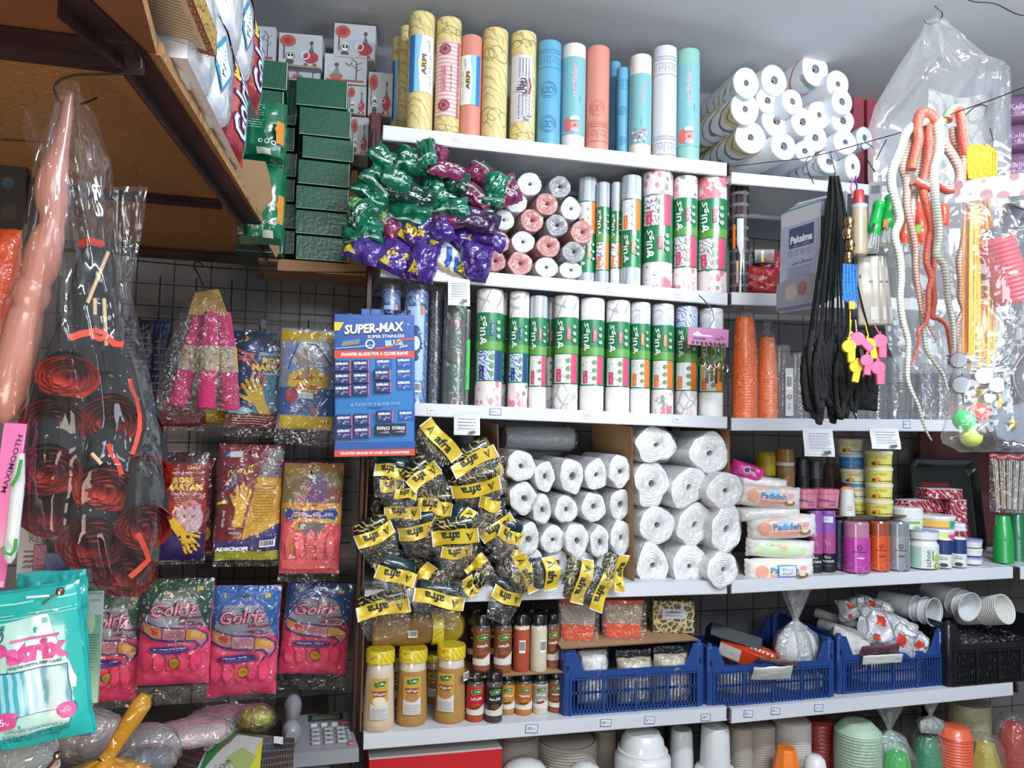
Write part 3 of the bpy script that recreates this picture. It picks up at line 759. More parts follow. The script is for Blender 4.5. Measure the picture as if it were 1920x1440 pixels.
towelside2=pat('ochre_scroll_wrap','#dcdfe0',[('noise',8,'#d2c184',.5),('wave',12,'#6e7a90',.9,7.)],.4,.5)
towelside3=pat('rose_border_wrap','#e4e4e6',[('noise',10,'#6fae98',.62),('wave',7,'#c88a90',.93,4.)],.4,.5)
core_t=mat('towel_core','#767e88',.9)
TW=[(1400,155,27,30,1,'leaning at the top left of the heap'),(1453,150,30,30,0,'with open core beside the top left one'),(1530,129,30,32,3,'highest one with a rose bordered wrap'),(1572,157,25,27,0,'to the right under the highest one'),(1440,188,24,24,0,'squashed without core in the second row'),(1487,190,24,24,0,'with slit shaped core in the second row'),(1398,204,31,31,2,'with green scroll wrap at the left edge'),(1457,226,31,31,0,'large open core in the middle left'),(1506,228,24,27,0,'with slit core at the centre of the heap'),(1537,215,26,27,0,'pressed flat right of the centre'),(1580,190,24,26,0,'at the right under the bare one'),(1582,226,25,25,0,'with slit core at the right side'),(1408,257,32,31,2,'with ochre scroll wrap lowest at the left'),(1471,274,30,27,0,'with spiral core in the bottom row'),(1530,258,27,26,0,'bare, under the centre of the heap'),(1586,266,27,24,0,'with grey core near the lower right'),(1510,283,22,20,0,'small, behind the wire in the bottom row'),(1556,303,28,22,1,'lowest one lying across by the wire'),(1600,312,18,26,0,'half hidden at the lower right corner'),(1622,258,18,22,0,'at the far right behind the hanging bag')]
for i,(x,y,rx,ry,kd,lb)in enumerate(TW):
 Y=1.965+.012*((i*7)%5)
 side=[towel,towelside,towelside2,towelside3][kd]
 endroll('paper_towel_roll',x,y,rx*.98,ry*.98,Y,.27,(towel,core_t),'white paper towel roll %s'%lb,'paper towel','paper towel rolls heaped on the top right shelf',rz=-.02+.05*((i*3)%4),seed=i+30,turns=4,core=.27 if i%3 else .2,wob=.07,amp=.0008,side=side)
rowsD=[[(977,874,29,30),(1022,893,20,28),(1073,893,25,33),(1118,890,24,30),(1163,884,22,31)],[(983,935,27,32),(1017,956,18,28),(1062,955,24,27),(1113,950,25,27),(1163,946,22,29)],[(990,1012,24,32),(1037,1012,24,28),(1082,1014,24,34),(1125,1017,19,31),(1164,1008,22,33)]]
for i,row in enumerate(rowsD):
 for j,(x,y,rx,ry)in enumerate(row):
  Y=1.965+.006*((i*3+j*5)%4)
  endroll('bin_bag_roll',x,y,rx*.96,ry*.96,Y,.26,'w','white rolled bin bags, %s from the left in the %s row of the central pile'%(ORD[j],['top','middle','lower'][i]),'bin bag roll','white bag rolls in the central pile',seed=60+i*5+j,wrapm=gloss2,turns=6,core=.14+.04*((i+j)%3),wob=.24,amp=.003)
for i,(x,y)in enumerate(((995,1052),(1045,1056),(1095,1062),(1140,1062))):
 endroll('bin_bag_roll',x,y,23,26,2.0,.25,'w','white rolled bin bags, %s from the left behind the lowest yellow headers'%ORD[i],'bin bag roll','white bag rolls in the central pile',seed=80+i,turns=6,core=.2,wob=.15)
p=P(1010,822,2.2);s=mpp(p)
t=T('bin_bag_roll','long white roll lying crosswise on top at the back of the central pile','bin bag roll',p,(0,pi/2,0))
mb=MB();mb. lathe([(0,-66*s),(20*s,-66*s),(22*s,-60*s),(22*s,60*s),(20*s,66*s),(0,66*s)],roll_grey,n=24);mb. build('wound_roll',t)
mb=MB();mb. lathe([(20.5*s,-68*s),(23*s,-60*s),(23*s,60*s),(20*s,70*s)],gloss2,n=24,wob=lambda a,i,r:.04*sin(a*7+i));mb. build('plastic_wrap',t)
RT=[(1231,834,42,34,12,'oval one at the top left'),(1331,850,42,38,10,'slanting one at the top right'),(1222,908,33,44,0,'tall oval one at the left of the second row'),(1291,914,31,44,40,'creased and tilted one at the heart'),(1361,920,40,34,-20,'loose one at the right of the second row'),(1232,985,37,34,-12,'slit cored one at the left of the third row'),(1302,984,33,42,18,'tilted one in the middle of the third row'),(1362,992,32,46,10,'tall one at the right of the third row'),(1224,1060,32,42,-5,'lowest one at the left'),(1293,1062,34,42,0,'lowest one in the middle'),(1356,1068,33,34,15,'crinkled lowest one at the right')]
for i,(x,y,rx,ry,ti,lb)in enumerate(RT):
 endroll('bin_bag_roll',x,y,rx*.98,ry*.98,1.958+.008*(i%3)if x<1350 or y<900 else 1.912,.27,'w','large white bag roll, %s'%lb,'bin bag roll','large white bag rolls in the right pile',seed=100+i,tilt=ti,wrapm=gloss2,turns=7,core=.11+.02*(i%3),wob=.26,amp=.0034)
def sheet(name,pts,th,m,label,cat,edge=None):
 """flat board through four world points"""
 a,b,c,d=[Vector(q)for q in pts];n=(b-a). cross(d-a). normalized()*th
 mb=MB();V=[a,b,c,d,a+n,b+n,c+n,d+n]
 mb. add(V,[(0,3,2,1),(4,5,6,7)],m);mb. add(V,[(0,1,5,4),(1,2,6,5),(2,3,7,6),(3,0,4,7)],edge or m)
 o=mb. build(name);tag(o,label,cat);return o
def vboard(pxt,pyt,pxb,key,y0,y1,label,th=.003):
 a=P(pxt,pyt,y0);zb=sz(key,P(pxb,pyt+200,y0). x);xb=P(pxb,pyt+250,y0). x
 dz=.02
 return sheet('cardboard_divider',[(xb,y0,zb),(a. x,y0,a. z),(a. x+.0,y1,a. z+dz),(xb,y1,zb)],th,card,label,'cardboard',cardd)
vboard(934,796,942,'D',1.95,2.27,'brown cardboard divider between yellow packets and white rolls')
vboard(1186,800,1190,'D',1.95,2.27,'brown cardboard divider between the two piles of white rolls')
vboard(1368,800,1372,'D',1.96,2.27,'brown cardboard flap at the right end of the white rolls')
vboard(692,862,681,'D',1.945,2.27,'brown cardboard side sheet left of the yellow packets')
vboard(684,1150,676,'E',1.945,2.2,'brown cardboard side sheet left of the big spice jars')
gold=mat('yellow_header_foil','#d9bb35',.28,.15,coat=.5)
ghead=mat('header_ink','#14302c',.5)
swirl=pat('black_gold_swirl','#17211f',[('wave',30,'#b7a45a',.84,16.),('noise',26,'#0e2b2e',.6)],.2,.9)
tealpk=pat('dark_teal_film','#0d3038',[('noise',40,'#0a1f22',.55)],.2,.9)
whitefoil=H('#e2e2dc',.4)
AF=[(827,825,50,92,28,0),(890,864,-27,92,26,1),(733,884,8,62,24,1),(795,893,-42,66,27,1),(917,890,-25,58,22,1),(893,915,-12,94,26,1),(735,908,-5,44,24,1),(761,927,10,42,18,1),(812,952,7,72,30,1),(755,962,-6,68,24,1),(918,946,10,40,22,2),(703,1004,-24,74,26,1),(786,995,-10,78,26,1),(830,984,26,44,22,2),(874,974,-60,44,22,1),(854,1006,-8,88,28,1),(932,990,-36,72,26,1),(957,1004,22,50,24,1),(856,1034,2,64,22,1),(742,1080,20,78,26,1),(795,1082,-60,54,24,2),(719,1142,-12,100,26,1),(823,1124,10,98,25,1),(882,1100,58,38,22,1),(950,1118,24,64,24,1),(893,1060,-40,46,20,2),(988,1074,66,78,24,0),(1032,1075,84,62,28,0),(1092,1090,104,84,26,0),(1130,1106,112,82,25,0),(1164,1075,98,70,20,1),(722,1060,-15,40,20,1),(768,1106,-70,40,20,1),(975,1044,30,34,18,2)]
def afra(i,cx,cy,ang,ln,wd,fl):
 Y=1.915-.012*((i*5)%4)if i<31 else 1.93
 p=P(cx,cy,Y);s=mpp(p)
 where=('upper' if cy<930 else 'middle' if cy<1050 else 'lower')+' '+('left' if cx<790 else 'centre' if cx<890 else 'right' if cx<975 else 'far right')
 pose='level' if abs(ang)<14 else 'slanting down to the right' if 14<=ang<60 else 'slanting up to the right' if -60<ang<=-14 else 'nearly upright'
 t=T('rolled_bag_packet','black-gold packet, yellow header %s, %s of the pile'%(pose,where),'packet',p,(rnd. uniform(-.25,.25),radians(ang),rnd. uniform(-.25,.25)),'black and gold packets with yellow headers')
 W,Hh=ln*s,wd*s
 mb=MB()
 cur=rnd. uniform(-.4,.4)
 def S(u,v,o=0.):
  return (u,-(.008*cos(pi*u/W)*(1 if cur>0 else -.7)+.005*sin(u/W*9+i)*(.5+v/Hh)+.003*nz(u*40,v*60,i))-o,v+.004*sin(u/W*5+i))
 mb. grid(16,6,lambda a,b:S((a-.5)*W,(b-.5)*Hh),gold)
 mb. grid(16,6,lambda a,b:S((a-.5)*W,(b-.5)*Hh,-.0006),gold,flip=True)
 q=180 if fl==1 else 0
 sg=-1 if fl==1 else 1
 if fl!=2:
  ax=-sg*W*.3
  ops=[('t',sg*W*.1,-sg*Hh*.05,'afra',W*.4,Hh*.62,ghead,q,.035)]
  a=Hh*.3
  tri=[(ax-a*.8,-sg*a*.9),(ax,sg*a),(ax+a*.8,-sg*a*.9),(ax,-sg*a*.35)]
  ops+=[('p',[tri[0],tri[1],tri[3]],ghead),('l',[tri[1],tri[2],tri[3]],a*.2,ghead)]
 else:ops=[]
 ops+=[('r',-W*.485,0,W*.03,Hh,whitefoil),('r',W*.485,0,W*.03,Hh,whitefoil)]
 mb. art(ops,S,.006,.0009,.0002)
 mb. build('printed_header',t)
 side=-1 if fl==1 else 1
 if ang>60:side=1
 mb=MB();R=.021;L=W*.46
 dn=Vector((rnd. uniform(-.01,.01),.030,side*(-1)*-.0+side*(-.02 if False else .024)))
 cz=side*.024 if fl!=1 else .024*(-side)*-1
 pm=swirl if (i*7)%5<3 else tealpk
 mb. lathe([(0,-L),(R*.7,-L*.98),(R,-L*.8),(R*1.05,0),(R,L*.8),(R*.7,L*.98),(0,L)],pm,n=18,M=Matrix. Translation((0,.026,-cz if fl==1 else -cz))@Matrix. Rotation(pi/2,4,'Y'),wob=lambda a,k,r:.16*noise. noise(Vector((cos(a)*2,sin(a)*2+k,i*3.3))))
 mb. build('bag_roll',t,sharp=60)
 mb=MB();hh=.055
 def S2(a,b):
  u=(a-.5)*W*(1-.25*b);v=b*hh
  return (u,-(.014*sin(pi*a)*sin(pi*min(1,b*1.1))+.004*nz(a*6,b*5,i*2.2))+.004,-(Hh*.4+v)if fl!=1 else -(Hh*.4+v))
 mb. grid(12,8,S2,gloss,flip=True)
 mb. build('film_pouch',t,sharp=80)
for i,a in enumerate(AF):afra(i,*a)
k=0
for gy in range(7):
 for gx in range(7):
  cx=714+gx*39+(gy%2)*18+rnd. uniform(-5,5);cy=872+gy*38+rnd. uniform(-6,6)
  if cx>960 or (gy==6 and gx<1):continue
  Y=1.985+.01*((gx+gy)%3);p=P(cx,cy,Y);s=mpp(p);k+=1
  t=T('rolled_bag_packet','gold-swirled bag roll end, %s across and %s down behind yellow headers'%(ORD[gx],ORD[gy]),'packet',p,(rnd. uniform(-.3,.3),rnd. uniform(-.5,.5),rnd. uniform(-.3,.3)),'bag roll ends behind the yellow headers')
  mb=MB();spiral_end(mb,21*s,18*s,swirl if k%4 else tealpk,tealpk,k,.15,4,.25,.12,amp=.003);mb. build('bag_roll',t,sharp=70)
  mb=MB();wrap_film(mb,22*s,20*s,.12,gloss,k);mb. build('plastic_wrap',t,sharp=80)
pg=mat('emerald_foil','#0e6b50',.22,.2,coat=.8,bump=.5,bscale=40)
pgd=mat('dark_green_film','#0b3d33',.22,.1,coat=.8,bump=.5,bscale=40)
pm_=mat('plum_film','#73274f',.25,coat=.8,bump=.4,bscale=40)
pv=mat('violet_film','#43297c',.22,.1,coat=.8,bump=.5,bscale=40)
pvd=mat('dark_violet_film','#392045',.22,.1,coat=.8,bump=.5,bscale=40)
pcl=mat('pale_green_film','#6aa06a',.3,coat=.6)
pwb=H('#d2d6da',.3)
PK=[(728,303,62,34,35,pg,'Parsco'),(775,300,50,40,8,pg,'parsco'),(800,288,30,46,-5,pg,''),(822,292,30,34,20,pm_,''),(838,322,62,26,6,pm_,'parsco'),(895,325,40,34,30,pm_,'o'),(712,345,62,38,42,pg,'parsco'),(745,338,52,34,15,pg,'sco'),(697,365,60,30,32,pg,''),(770,366,74,34,14,pgd,'parsco'),(838,372,64,36,8,pg,'co'),(893,368,62,30,28,pm_,'parsco'),(928,356,36,50,10,pg,''),(950,358,40,44,-20,pm_,'Parsco'),(840,388,62,30,4,pg,''),(890,390,66,30,8,pgd,''),(768,400,60,36,20,pg,''),(680,402,52,32,-40,pg,'arsco'),(690,425,58,38,20,pg,'o'),(680,440,60,28,-4,pg,''),(728,423,44,34,40,pm_,''),(815,342,50,44,0,pg,''),(855,345,46,34,0,pgd,''),(917,330,44,30,25,pgd,''),(670,383,30,22,10,pcl,''),(721,415,26,26,40,pcl,''),(830,410,70,26,6,pm_,''),(893,412,76,36,12,pvd,''),(783,438,66,46,28,pv,'50×'),(825,436,46,40,-30,pv,''),(866,440,56,44,40,pv,''),(908,448,70,26,16,pv,''),(684,470,58,44,20,pv,''),(746,484,66,56,24,pv,'۵۰ ×'),(797,490,46,58,12,pv,''),(841,487,58,40,20,pwb,''),(891,490,52,56,14,pv,''),(868,400,50,24,30,pg,''),(800,420,50,30,-20,pv,'')]
cname={pg:'emerald green',pgd:'dark green',pm_:'plum',pv:'violet',pvd:'dark violet',pcl:'pale green',pwb:'white and blue'}
for i,(cx,cy,w,h,an,m,tx)in enumerate(PK):
 Y=1.925-.012*((i*7)%5)+(.03 if i in (21,22,23)else 0);p=P(cx,cy,Y);s=mpp(p)
 row=('top' if cy<330 else 'upper middle' if cy<380 else 'lower middle' if cy<430 else 'bottom');col_='left' if cx<740 else 'centre left' if cx<810 else 'centre right' if cx<880 else 'right'
 t=T('crumpled_packet','%s crumpled packet%s at the %s %s of the heap'%(cname[m],' with white letters' if 'arsco' in tx else ' with yellow numerals' if '×' in tx else '',row,col_),'packet',p,(rnd. uniform(-.5,.5),radians(an),rnd. uniform(-.5,.4)),'crumpled green and violet packets on the second shelf')
 mb=MB();W,Hh=w*s*1.2,h*s*1.25
 S=pouch(mb,W,Hh,.022,m,i*1.3,.009,.009,nu=16,nv=14,flatten=.7)
 mb. build('film_body',t,sharp=50)
 mb=MB();ops=[]
 if 'arsco' in tx or tx in ('sco','co','o'):ops+=[('t',0,0,tx,W*.14*len(tx),Hh*.2,wht,0,.02)]
 elif tx:ops+=[('t',0,0,tx,W*.55,Hh*.34,ylw,10,.05)]
 if m is pg:ops+=[('r',0,-Hh*.28,W*.9,Hh*.09,H('#9fb5ac',.3),6)]
 if m is pv:ops+=[('p',[(-W*.45,-Hh*.4),(-W*.1,-Hh*.42),(-W*.4,-Hh*.05)],H('#c8b730',.3))]
 if m is pm_:ops+=[('r',0,Hh*.34,W*.8,Hh*.08,H('#7fae86',.3),-4)]
 if m is pwb:ops+=[('r',-W*.1,0,W*.16,Hh*.8,H('#1f57a8'),20),('r',W*.2,-.1*Hh,W*.14,Hh*.7,H('#1f57a8'),30),('r',0,-Hh*.38,W*.8,Hh*.08,H('#caa040'))]
 if ops:mb. art(ops,S,.006,.0012);mb. build('printed_band',t)
orangep=mat('orange_plastic','#ff7418',.35,coat=.4,emit=.12)  # faint emission added so the orange cups look brighter under their film
orange_t=mat('orange_clear_plastic','#ff8a40',.3,coat=.4,emit=.1)  # same added glow in the clear orange, brightening cups and deodorant top
cupclear=film('clear_cup_plastic','#f4f6f8',haze=.10,gloss=.2,rough=.1,bump=.2)
cupwhite=mat('translucent_white_plastic','#d4d8da',.35,coat=.4)
def cup_stack(mb,r0,r1,h,n,step,m,z=0.,rim=.0016,lipw=.0018,seg=22):
 """n nested cups standing mouth up, only their rims and the lowest body showing"""
 mb. lathe([(0,z),(r0*.96,z),(r0,z+.002),(r1,z+h),(r1+lipw,z+h+rim*.5),(r1+lipw,z+h+rim),(r1-.001,z+h+rim)],m,n=seg)
 for i in range(1,n):
  zz=z+h+i*step
  mb. lathe([(r1-.001,zz-step*.8),(r1*.99,zz-step*.5),(r1+lipw,zz),(r1+lipw,zz+rim),(r1-.0015,zz+rim)],m,n=seg)
 zz=z+h+(n-1)*step
 mb. lathe([(r1-.0015,zz+rim),(r0,zz-h*.9),(0,zz-h*.9)],m,n=seg)
def stack_px(key,cx,yt,yb,wpx,Y,m,label,name='cup_stack',inv=True,cat='cups',ratio=.72,step=.006,wrapm=None,group=None,h1=.075,sleeve=1.06,zbase=None,neck=False):
 p=P(cx,yb,Y);z0=zbase if zbase is not None else sz(key,p. x);q=P(cx,yt,Y);r=wpx*mpp(q)/2;Ht=q. z-z0
 t=T(name,label,cat,(p. x,Y,z0),(0,0,0),group)
 h=min(h1,Ht*.5)
 n=max(2,int((Ht-h-.004)/step)+1)
 mb=MB()
 if inv:
  for i in range(n-1):
   zz=i*step;mb. lathe([(r*.95,zz),(r,zz+step*.05),(r,zz+step*.4),(r*.95,zz+step)],m,n=22)
  zz=(n-1)*step
  mb. lathe([(r,zz),(r,zz+.003),(r*.96,zz+.004),(r*ratio,zz+h-.003),(r*ratio*.9,zz+h),(0,zz+h)],m,n=22)
 else:
  cup_stack(mb,r*ratio,r*.96,h,n,step,m)
 mb. build('nested_cups',t,sharp=30)
 if wrapm:
  mb=MB();top=Ht*1.02
  prof=[(r*sleeve,.0),(r*sleeve*1.02,top*.3),(r*sleeve*.98,top*.75),(r*ratio*1.02,top),(r*.25,top+.012),(r*.5,top+.035)]
  mb. lathe(prof,wrapm,n=26,wob=lambda a,i,q:.05*sin(a*6+i*1.1)+.03*noise. noise(Vector((cos(a)*2,sin(a)*2,i*1.))));mb. build('plastic_sleeve',t,sharp=70)
 return t
gcup='cups and bottles on the right middle shelf'
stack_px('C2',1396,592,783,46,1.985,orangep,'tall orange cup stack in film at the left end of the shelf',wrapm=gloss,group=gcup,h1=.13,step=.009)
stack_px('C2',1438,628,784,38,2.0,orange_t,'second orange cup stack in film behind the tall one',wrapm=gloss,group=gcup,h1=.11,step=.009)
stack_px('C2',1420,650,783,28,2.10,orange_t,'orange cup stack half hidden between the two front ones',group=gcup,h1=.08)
for i,(cx,yt,w,Y,lb)in enumerate(((1467,640,34,2.0,'beside the orange stacks'),(1497,655,34,1.98,'behind the barcode label'),(1530,640,38,2.04,'behind the hanging leaflets'),(1562,660,38,2.0,'behind the black cords'),(1600,650,40,2.04,'below the pink whistles'),(1640,630,44,2.0,'domed, right of the whistles'))):
 stack_px('C2',cx,yt,784,w,Y,cupclear,'clear plastic cup stack %s'%lb,wrapm=None,group=gcup,h1=.08,step=.012,ratio=.78)
for i,(cx,yt,w,Y,lb)in enumerate(((1684,665,44,1.99,'left of the pair behind the green snake'),(1712,680,30,2.02,'slim, behind the snake tails'),(1736,628,40,1.99,'tall and ribbed behind the red snake'),(1768,632,42,2.0,'tall, next to the striped bag'),(1805,640,42,2.0,'behind the steel whistles'))):
 stack_px('C2',cx,yt,787,w,Y,cupclear,'clear plastic glasses stacked mouth up, %s'%lb,inv=False,name='glass_stack',group=gcup,h1=.09,step=.009,ratio=.8,wrapm=gloss if i in (2,3)else None)
def card_px(name,px,py,w,h,Y,m,label,cat,ops=None,rot=0,rx=0.,rz=None,th=.0012,group=None,bev=0.,parent=None):
 p=P(px,py,Y);s=mpp(p);W,Hh=w*s,h*s
 mb=MB();mb. box((0,0,0),(W,th,Hh),m,bev)
 if ops:mb. art(ops(W,Hh),FLAT,off=th/2+.0004)
 o=mb. build(name);o. location=p;o. rotation_euler=(rx,radians(rot),face_cam(p)*.5 if rz is None else rz)
 tag(o,label,cat,group);return o
card_px('barcode_sleeve',1480,735,14,90,1.955,H('#c9cacd'),'narrow barcode sleeve on the clear cups next to the orange ones','sleeve',lambda W,h:barcode(0,h*.2,W*.8,h*.3,4)+[('t',0,-h*.3,'PP 5',W*.7,0,blk,90),('o',0,-h*.1,W*.3,W*.08,blk)])
dk=H('#241f26',.5)
p=P(1745,540,2.05)
t=T('packing_case','dark maroon patterned case on the shelf behind the hanging snakes','box',(p. x,2.08,sz('B2',p. x)+.001))
MB(). box((0,0,.055),(.36,.16,.11),dk,.004). art([('r',-.1+.07*i,.05+.02*(i%2),.055,.034,H('#5a1f38'))for i in range(4)]+[('r',.06+.04*i,.092,.03,.016,wht)for i in range(3)]+[('t',.075,.092,'RISA',.05,.012,blk)],lambda u,v,o:(u,-.08-o,v)). build('body',t)
graymap=pat('grey_wave_card','#8d8a84',[('wave',16,'#5f5b56',.6,12.)],.5,.3)
p=P(1740,430,2.1)
t=T('patterned_bundle','grey wave patterned bundle under the top right shelf','bundle',(p. x,2.1,sz('B2',p. x)+.114))
MB(). box((0,0,.08),(.3,.12,.16),graymap,.012,seg=2). build('body',t)
pinkpk=mat('hot_pink_film','#d8358e',.3,coat=.7,bump=.3)
wipe=mat('white_wipe_film','#e6e2de',.3,coat=.8,bump=.35,bscale=30)
peach=mat('peach_print','#e9c0a8',.35,coat=.5)
cream=mat('cream_print','#ecd9b8',.35,coat=.5)
lgreen=mat('pale_green_print','#cfe3b4',.35,coat=.5)
brown=H('#a5744f')
def wipes(cx,cy,w,h,Y,base,rot,label,tagd=False,lettering=True,two=False):
 p=P(cx,cy,Y);s=mpp(p);W,Hh=w*s,h*s
 t=T('wet_wipe_pack',label,'wipes',p,(.0,radians(rot),face_cam(p)*.35),'baby wipe packs piled beside the white rolls')
 mb=MB()
 def S(u,v,o=0.,side=1):
  a=abs(2*u/W);b=abs(2*v/Hh)
  fin=max(0.,(a-.86)/.14);k=max(0,1-a**4)**.5*max(0,1-b**3)**.5
  z=v*(1-.25*fin*0)*(.55+.45*max(0,1-a**5)**.5+.35*fin)
  y=.034*k+.003*nz(u*50,v*50,cx)+.004*fin*sin(v/Hh*20)
  return (u,-(y+o)if side>0 else y*1.6+.0005,z)
 mb. grid(26,12,lambda a,b:S((a-.5)*W,(b-.5)*Hh),wipe)
 mb. grid(26,12,lambda a,b:S((a-.5)*W,(b-.5)*Hh,0,-1),wipe,flip=True)
 mb. build('film_body',t,sharp=60)
 mb=MB()
 ops=[('e',-W*.05,0,W*.37,Hh*.4,base)]
 if lettering:
  ops+=[('e',0,Hh*.16,W*.13,Hh*.16,H('#a9d4e8')),('e',-W*.3,-Hh*.02,W*.09,Hh*.28,H('#e6a48c')),('t',W*.02,Hh*.04,'Padideh',W*.4,Hh*.26,midblue,0,.02),('t',W*.02,-Hh*.2,'BABY CLEANER',W*.4,Hh*.12,H('#e08a8e'),0,.02),('e',W*.3,Hh*.12,W*.05,Hh*.1,H('#e9a3b4')),('e',W*.28,-Hh*.2,W*.09,Hh*.12,brown),('e',W*.28,-Hh*.15,W*.05,Hh*.07,H('#ead9c4'))]
 if two:ops+=[('p',[(-W*.4,-Hh*.4),(W*.1,-Hh*.3),(-W*.1,Hh*.3),(-W*.4,Hh*.3)],lgreen),('e',0,Hh*.1,W*.05,Hh*.16,peach),('t',-W*.15,Hh*.2,'پدیده',W*.2,Hh*.2,grey)]
 if tagd:ops+=[('r',W*.06,0,W*.27,Hh*.5,midblue),('r',W*.06,0,W*.24,Hh*.42,paper),('t',W*.06,Hh*.06,'۳۵۰۰۰',W*.14,Hh*.12,blk),('t',W*.06,-Hh*.1,'۴ بسته',W*.14,Hh*.12,blk)]
 mb. art(ops,S,.008,.001);mb. build('printed_front',t)
wipes(1460,1067,130,44,1.965,cream,-2,'lowest wet wipe pack with a handwritten blue framed price tag',tagd=True)
wipes(1462,1028,130,36,1.975,lgreen,2,'wet wipe pack with green and white film and folded ends',lettering=False,two=True)
wipes(1465,987,130,46,1.97,peach,-3,'middle wet wipe pack with peach baby picture and blue lettering')
wipes(1440,962,120,30,1.985,wipe,-4,'white wet wipe pack showing its folded upper edge',lettering=False)
wipes(1440,930,120,44,1.97,peach,4,'topmost peach wet wipe pack with blue lettering')
wipes(1425,905,100,26,2.0,wipe,6,'thin white wipe pack lying on top of the peach ones',lettering=False)
p=P(1401,884,2.0);s=mpp(p)
t=T('wet_wipe_pack','hot pink wipe pack lying on the pile against the white rolls','wipes',p,(0,radians(18),-.4))
mb=MB();S=pouch(mb,62*s,30*s,.03,pinkpk,2,.003,.003);mb. build('film_body',t)
mb=MB();mb. art([('e',-.005,.004,.008,.007,dkblue),('o',-.005,.004,.0105,.002,wht),('t',.016,0,'baby',.016,0,wht,-10,.02),('e',.01,.01,.008,.004,maroon)],S,.006,.0012);mb. build('printed_front',t)
def zD(x,up=0.):return sz('D2',x)+up
def ledge(key,px0,px1,py,Y0,Y1,label,th=.003,zz=None,m=card):
 a,b=P(px0,py,Y0),P(px1,py,Y0);z=zz if zz is not None else (a. z+b. z)/2
 mb=MB();mb. box(((a. x+b. x)/2,(Y0+Y1)/2,z-th/2),(b. x-a. x,Y1-Y0,th),m)
 mb. add([(a. x,Y0-.0006,z-th),(b. x,Y0-.0006,z-th),(b. x,Y0-.0006,z),(a. x,Y0-.0006,z)],[(0,1,2,3)],cardd)
 o=mb. build('cardboard_sheet');tag(o,label,'cardboard');return z
def lathe_thing(name,px,pyt,pyb,wpx,Y,prof,mats,label,cat,group=None,ops=None,base=None,rz=None,part='body',extra=None,n=26,sy=1.,rot=(0,0)):
 """prof in units of (radius, height); placed so that its foot is at pyb"""
 p=P(px,pyb,Y);z0=base if base is not None else p. z
 q=P(px,pyt,Y);r=wpx*mpp(P(px,(pyt+pyb)/2,Y))/2;h=q. z-z0
 t=T(name,label,cat,(p. x,Y,z0),(rot[0],rot[1],face_cam((p. x,Y))if rz is None else rz),group)
 parts={}
 for i in range(len(prof)-1):
  nm=mats[i][0];parts. setdefault(nm,[]). append(i)
 for nm,idx in parts. items():
  mb=MB();run=[]
  for i in idx:
   mb. lathe([(prof[i][0]*r,prof[i][1]*h),(prof[i+1][0]*r,prof[i+1][1]*h)],mats[i][1],n=n,sy=sy)
  mb. build(nm,t,sharp=50)
 if ops:
  mb=MB();mb. art(ops(r,h),CYL(r),.005,.0009);mb. build('printed_label',t)
 return t,r,h
gt='toiletries on the right lower shelf'
def spray(px,yt,w,Y,body,capm,label,name,logo='FROMAN',cat='spray',yb=1075,dark=False,key='D2'):
 z=zD(P(px,yb,Y). x,.003)
 B=('can',body);C_=('cap',capm)
 def ops(r,h):
  lc=H('#7a2a6a')if body is sp_pink else H('#8a3418')if body is sp_or else H('#50545c')
  o=[('o',r*.25,h*.5,r*.22,r*.06,lc),('l',[(r*.12,h*.53),(r*.25,h*.46),(r*.38,h*.53)],r*.06,lc),('t',r*.25,h*.42,logo,r*1.,h*.03,lc,0,.03),('e',r*.3,h*.3,r*.3,h*.02,H('#c8b8d8')if body is sp_pink else lc)]
  for q in range(4):o. append(('o',-r*.9+q*r*.55,h*.06+(q%2)*h*.04,r*.3,r*.03,H('#c9a0c0')if body is sp_pink else H('#e09a80')if body is sp_or else H('#b5b9c0')))
  return o
 return lathe_thing(name,px,yt,yb,w,Y,[(0,0),(.96,0),(1,.01),(1,.68),(.93,.7),(.93,.71),(.94,.96),(.86,1),(0,1)],[B,B,B,B,C_,C_,C_,C_],label,cat,gt,ops,base=z)
sp_pink=mat('magenta_enamel','#c04aa8',.3,.2,coat=.5);sp_or=mat('vermilion_enamel','#d9582c',.3,.2,coat=.5);sp_gr=mat('silver_enamel','#9a9fa8',.3,.4,coat=.5);navy=H('#23304f',.4)
cp=mat('rose_clear_cap','#b87a98',.2,coat=.8);co=mat('brown_clear_cap','#9c4a2c',.2,coat=.8);cg=mat('grey_clear_cap','#7d8488',.2,coat=.8)
spray(1606,977,48,1.955,sp_pink,cp,'magenta body spray can with rose translucent cap','spray_can')
spray(1648,976,38,1.965,sp_or,co,'orange-red body spray can with brown cap between pink and grey','spray_can')
spray(1684,977,41,1.96,sp_gr,cg,'silver grey body spray can with grey cap','spray_can')
spray(1574,975,24,2.0,navy,navy,'dark navy spray can half hidden behind the magenta one','spray_can')
violet=H('#8f55a8',.35);vpink=H('#a84a86',.35)
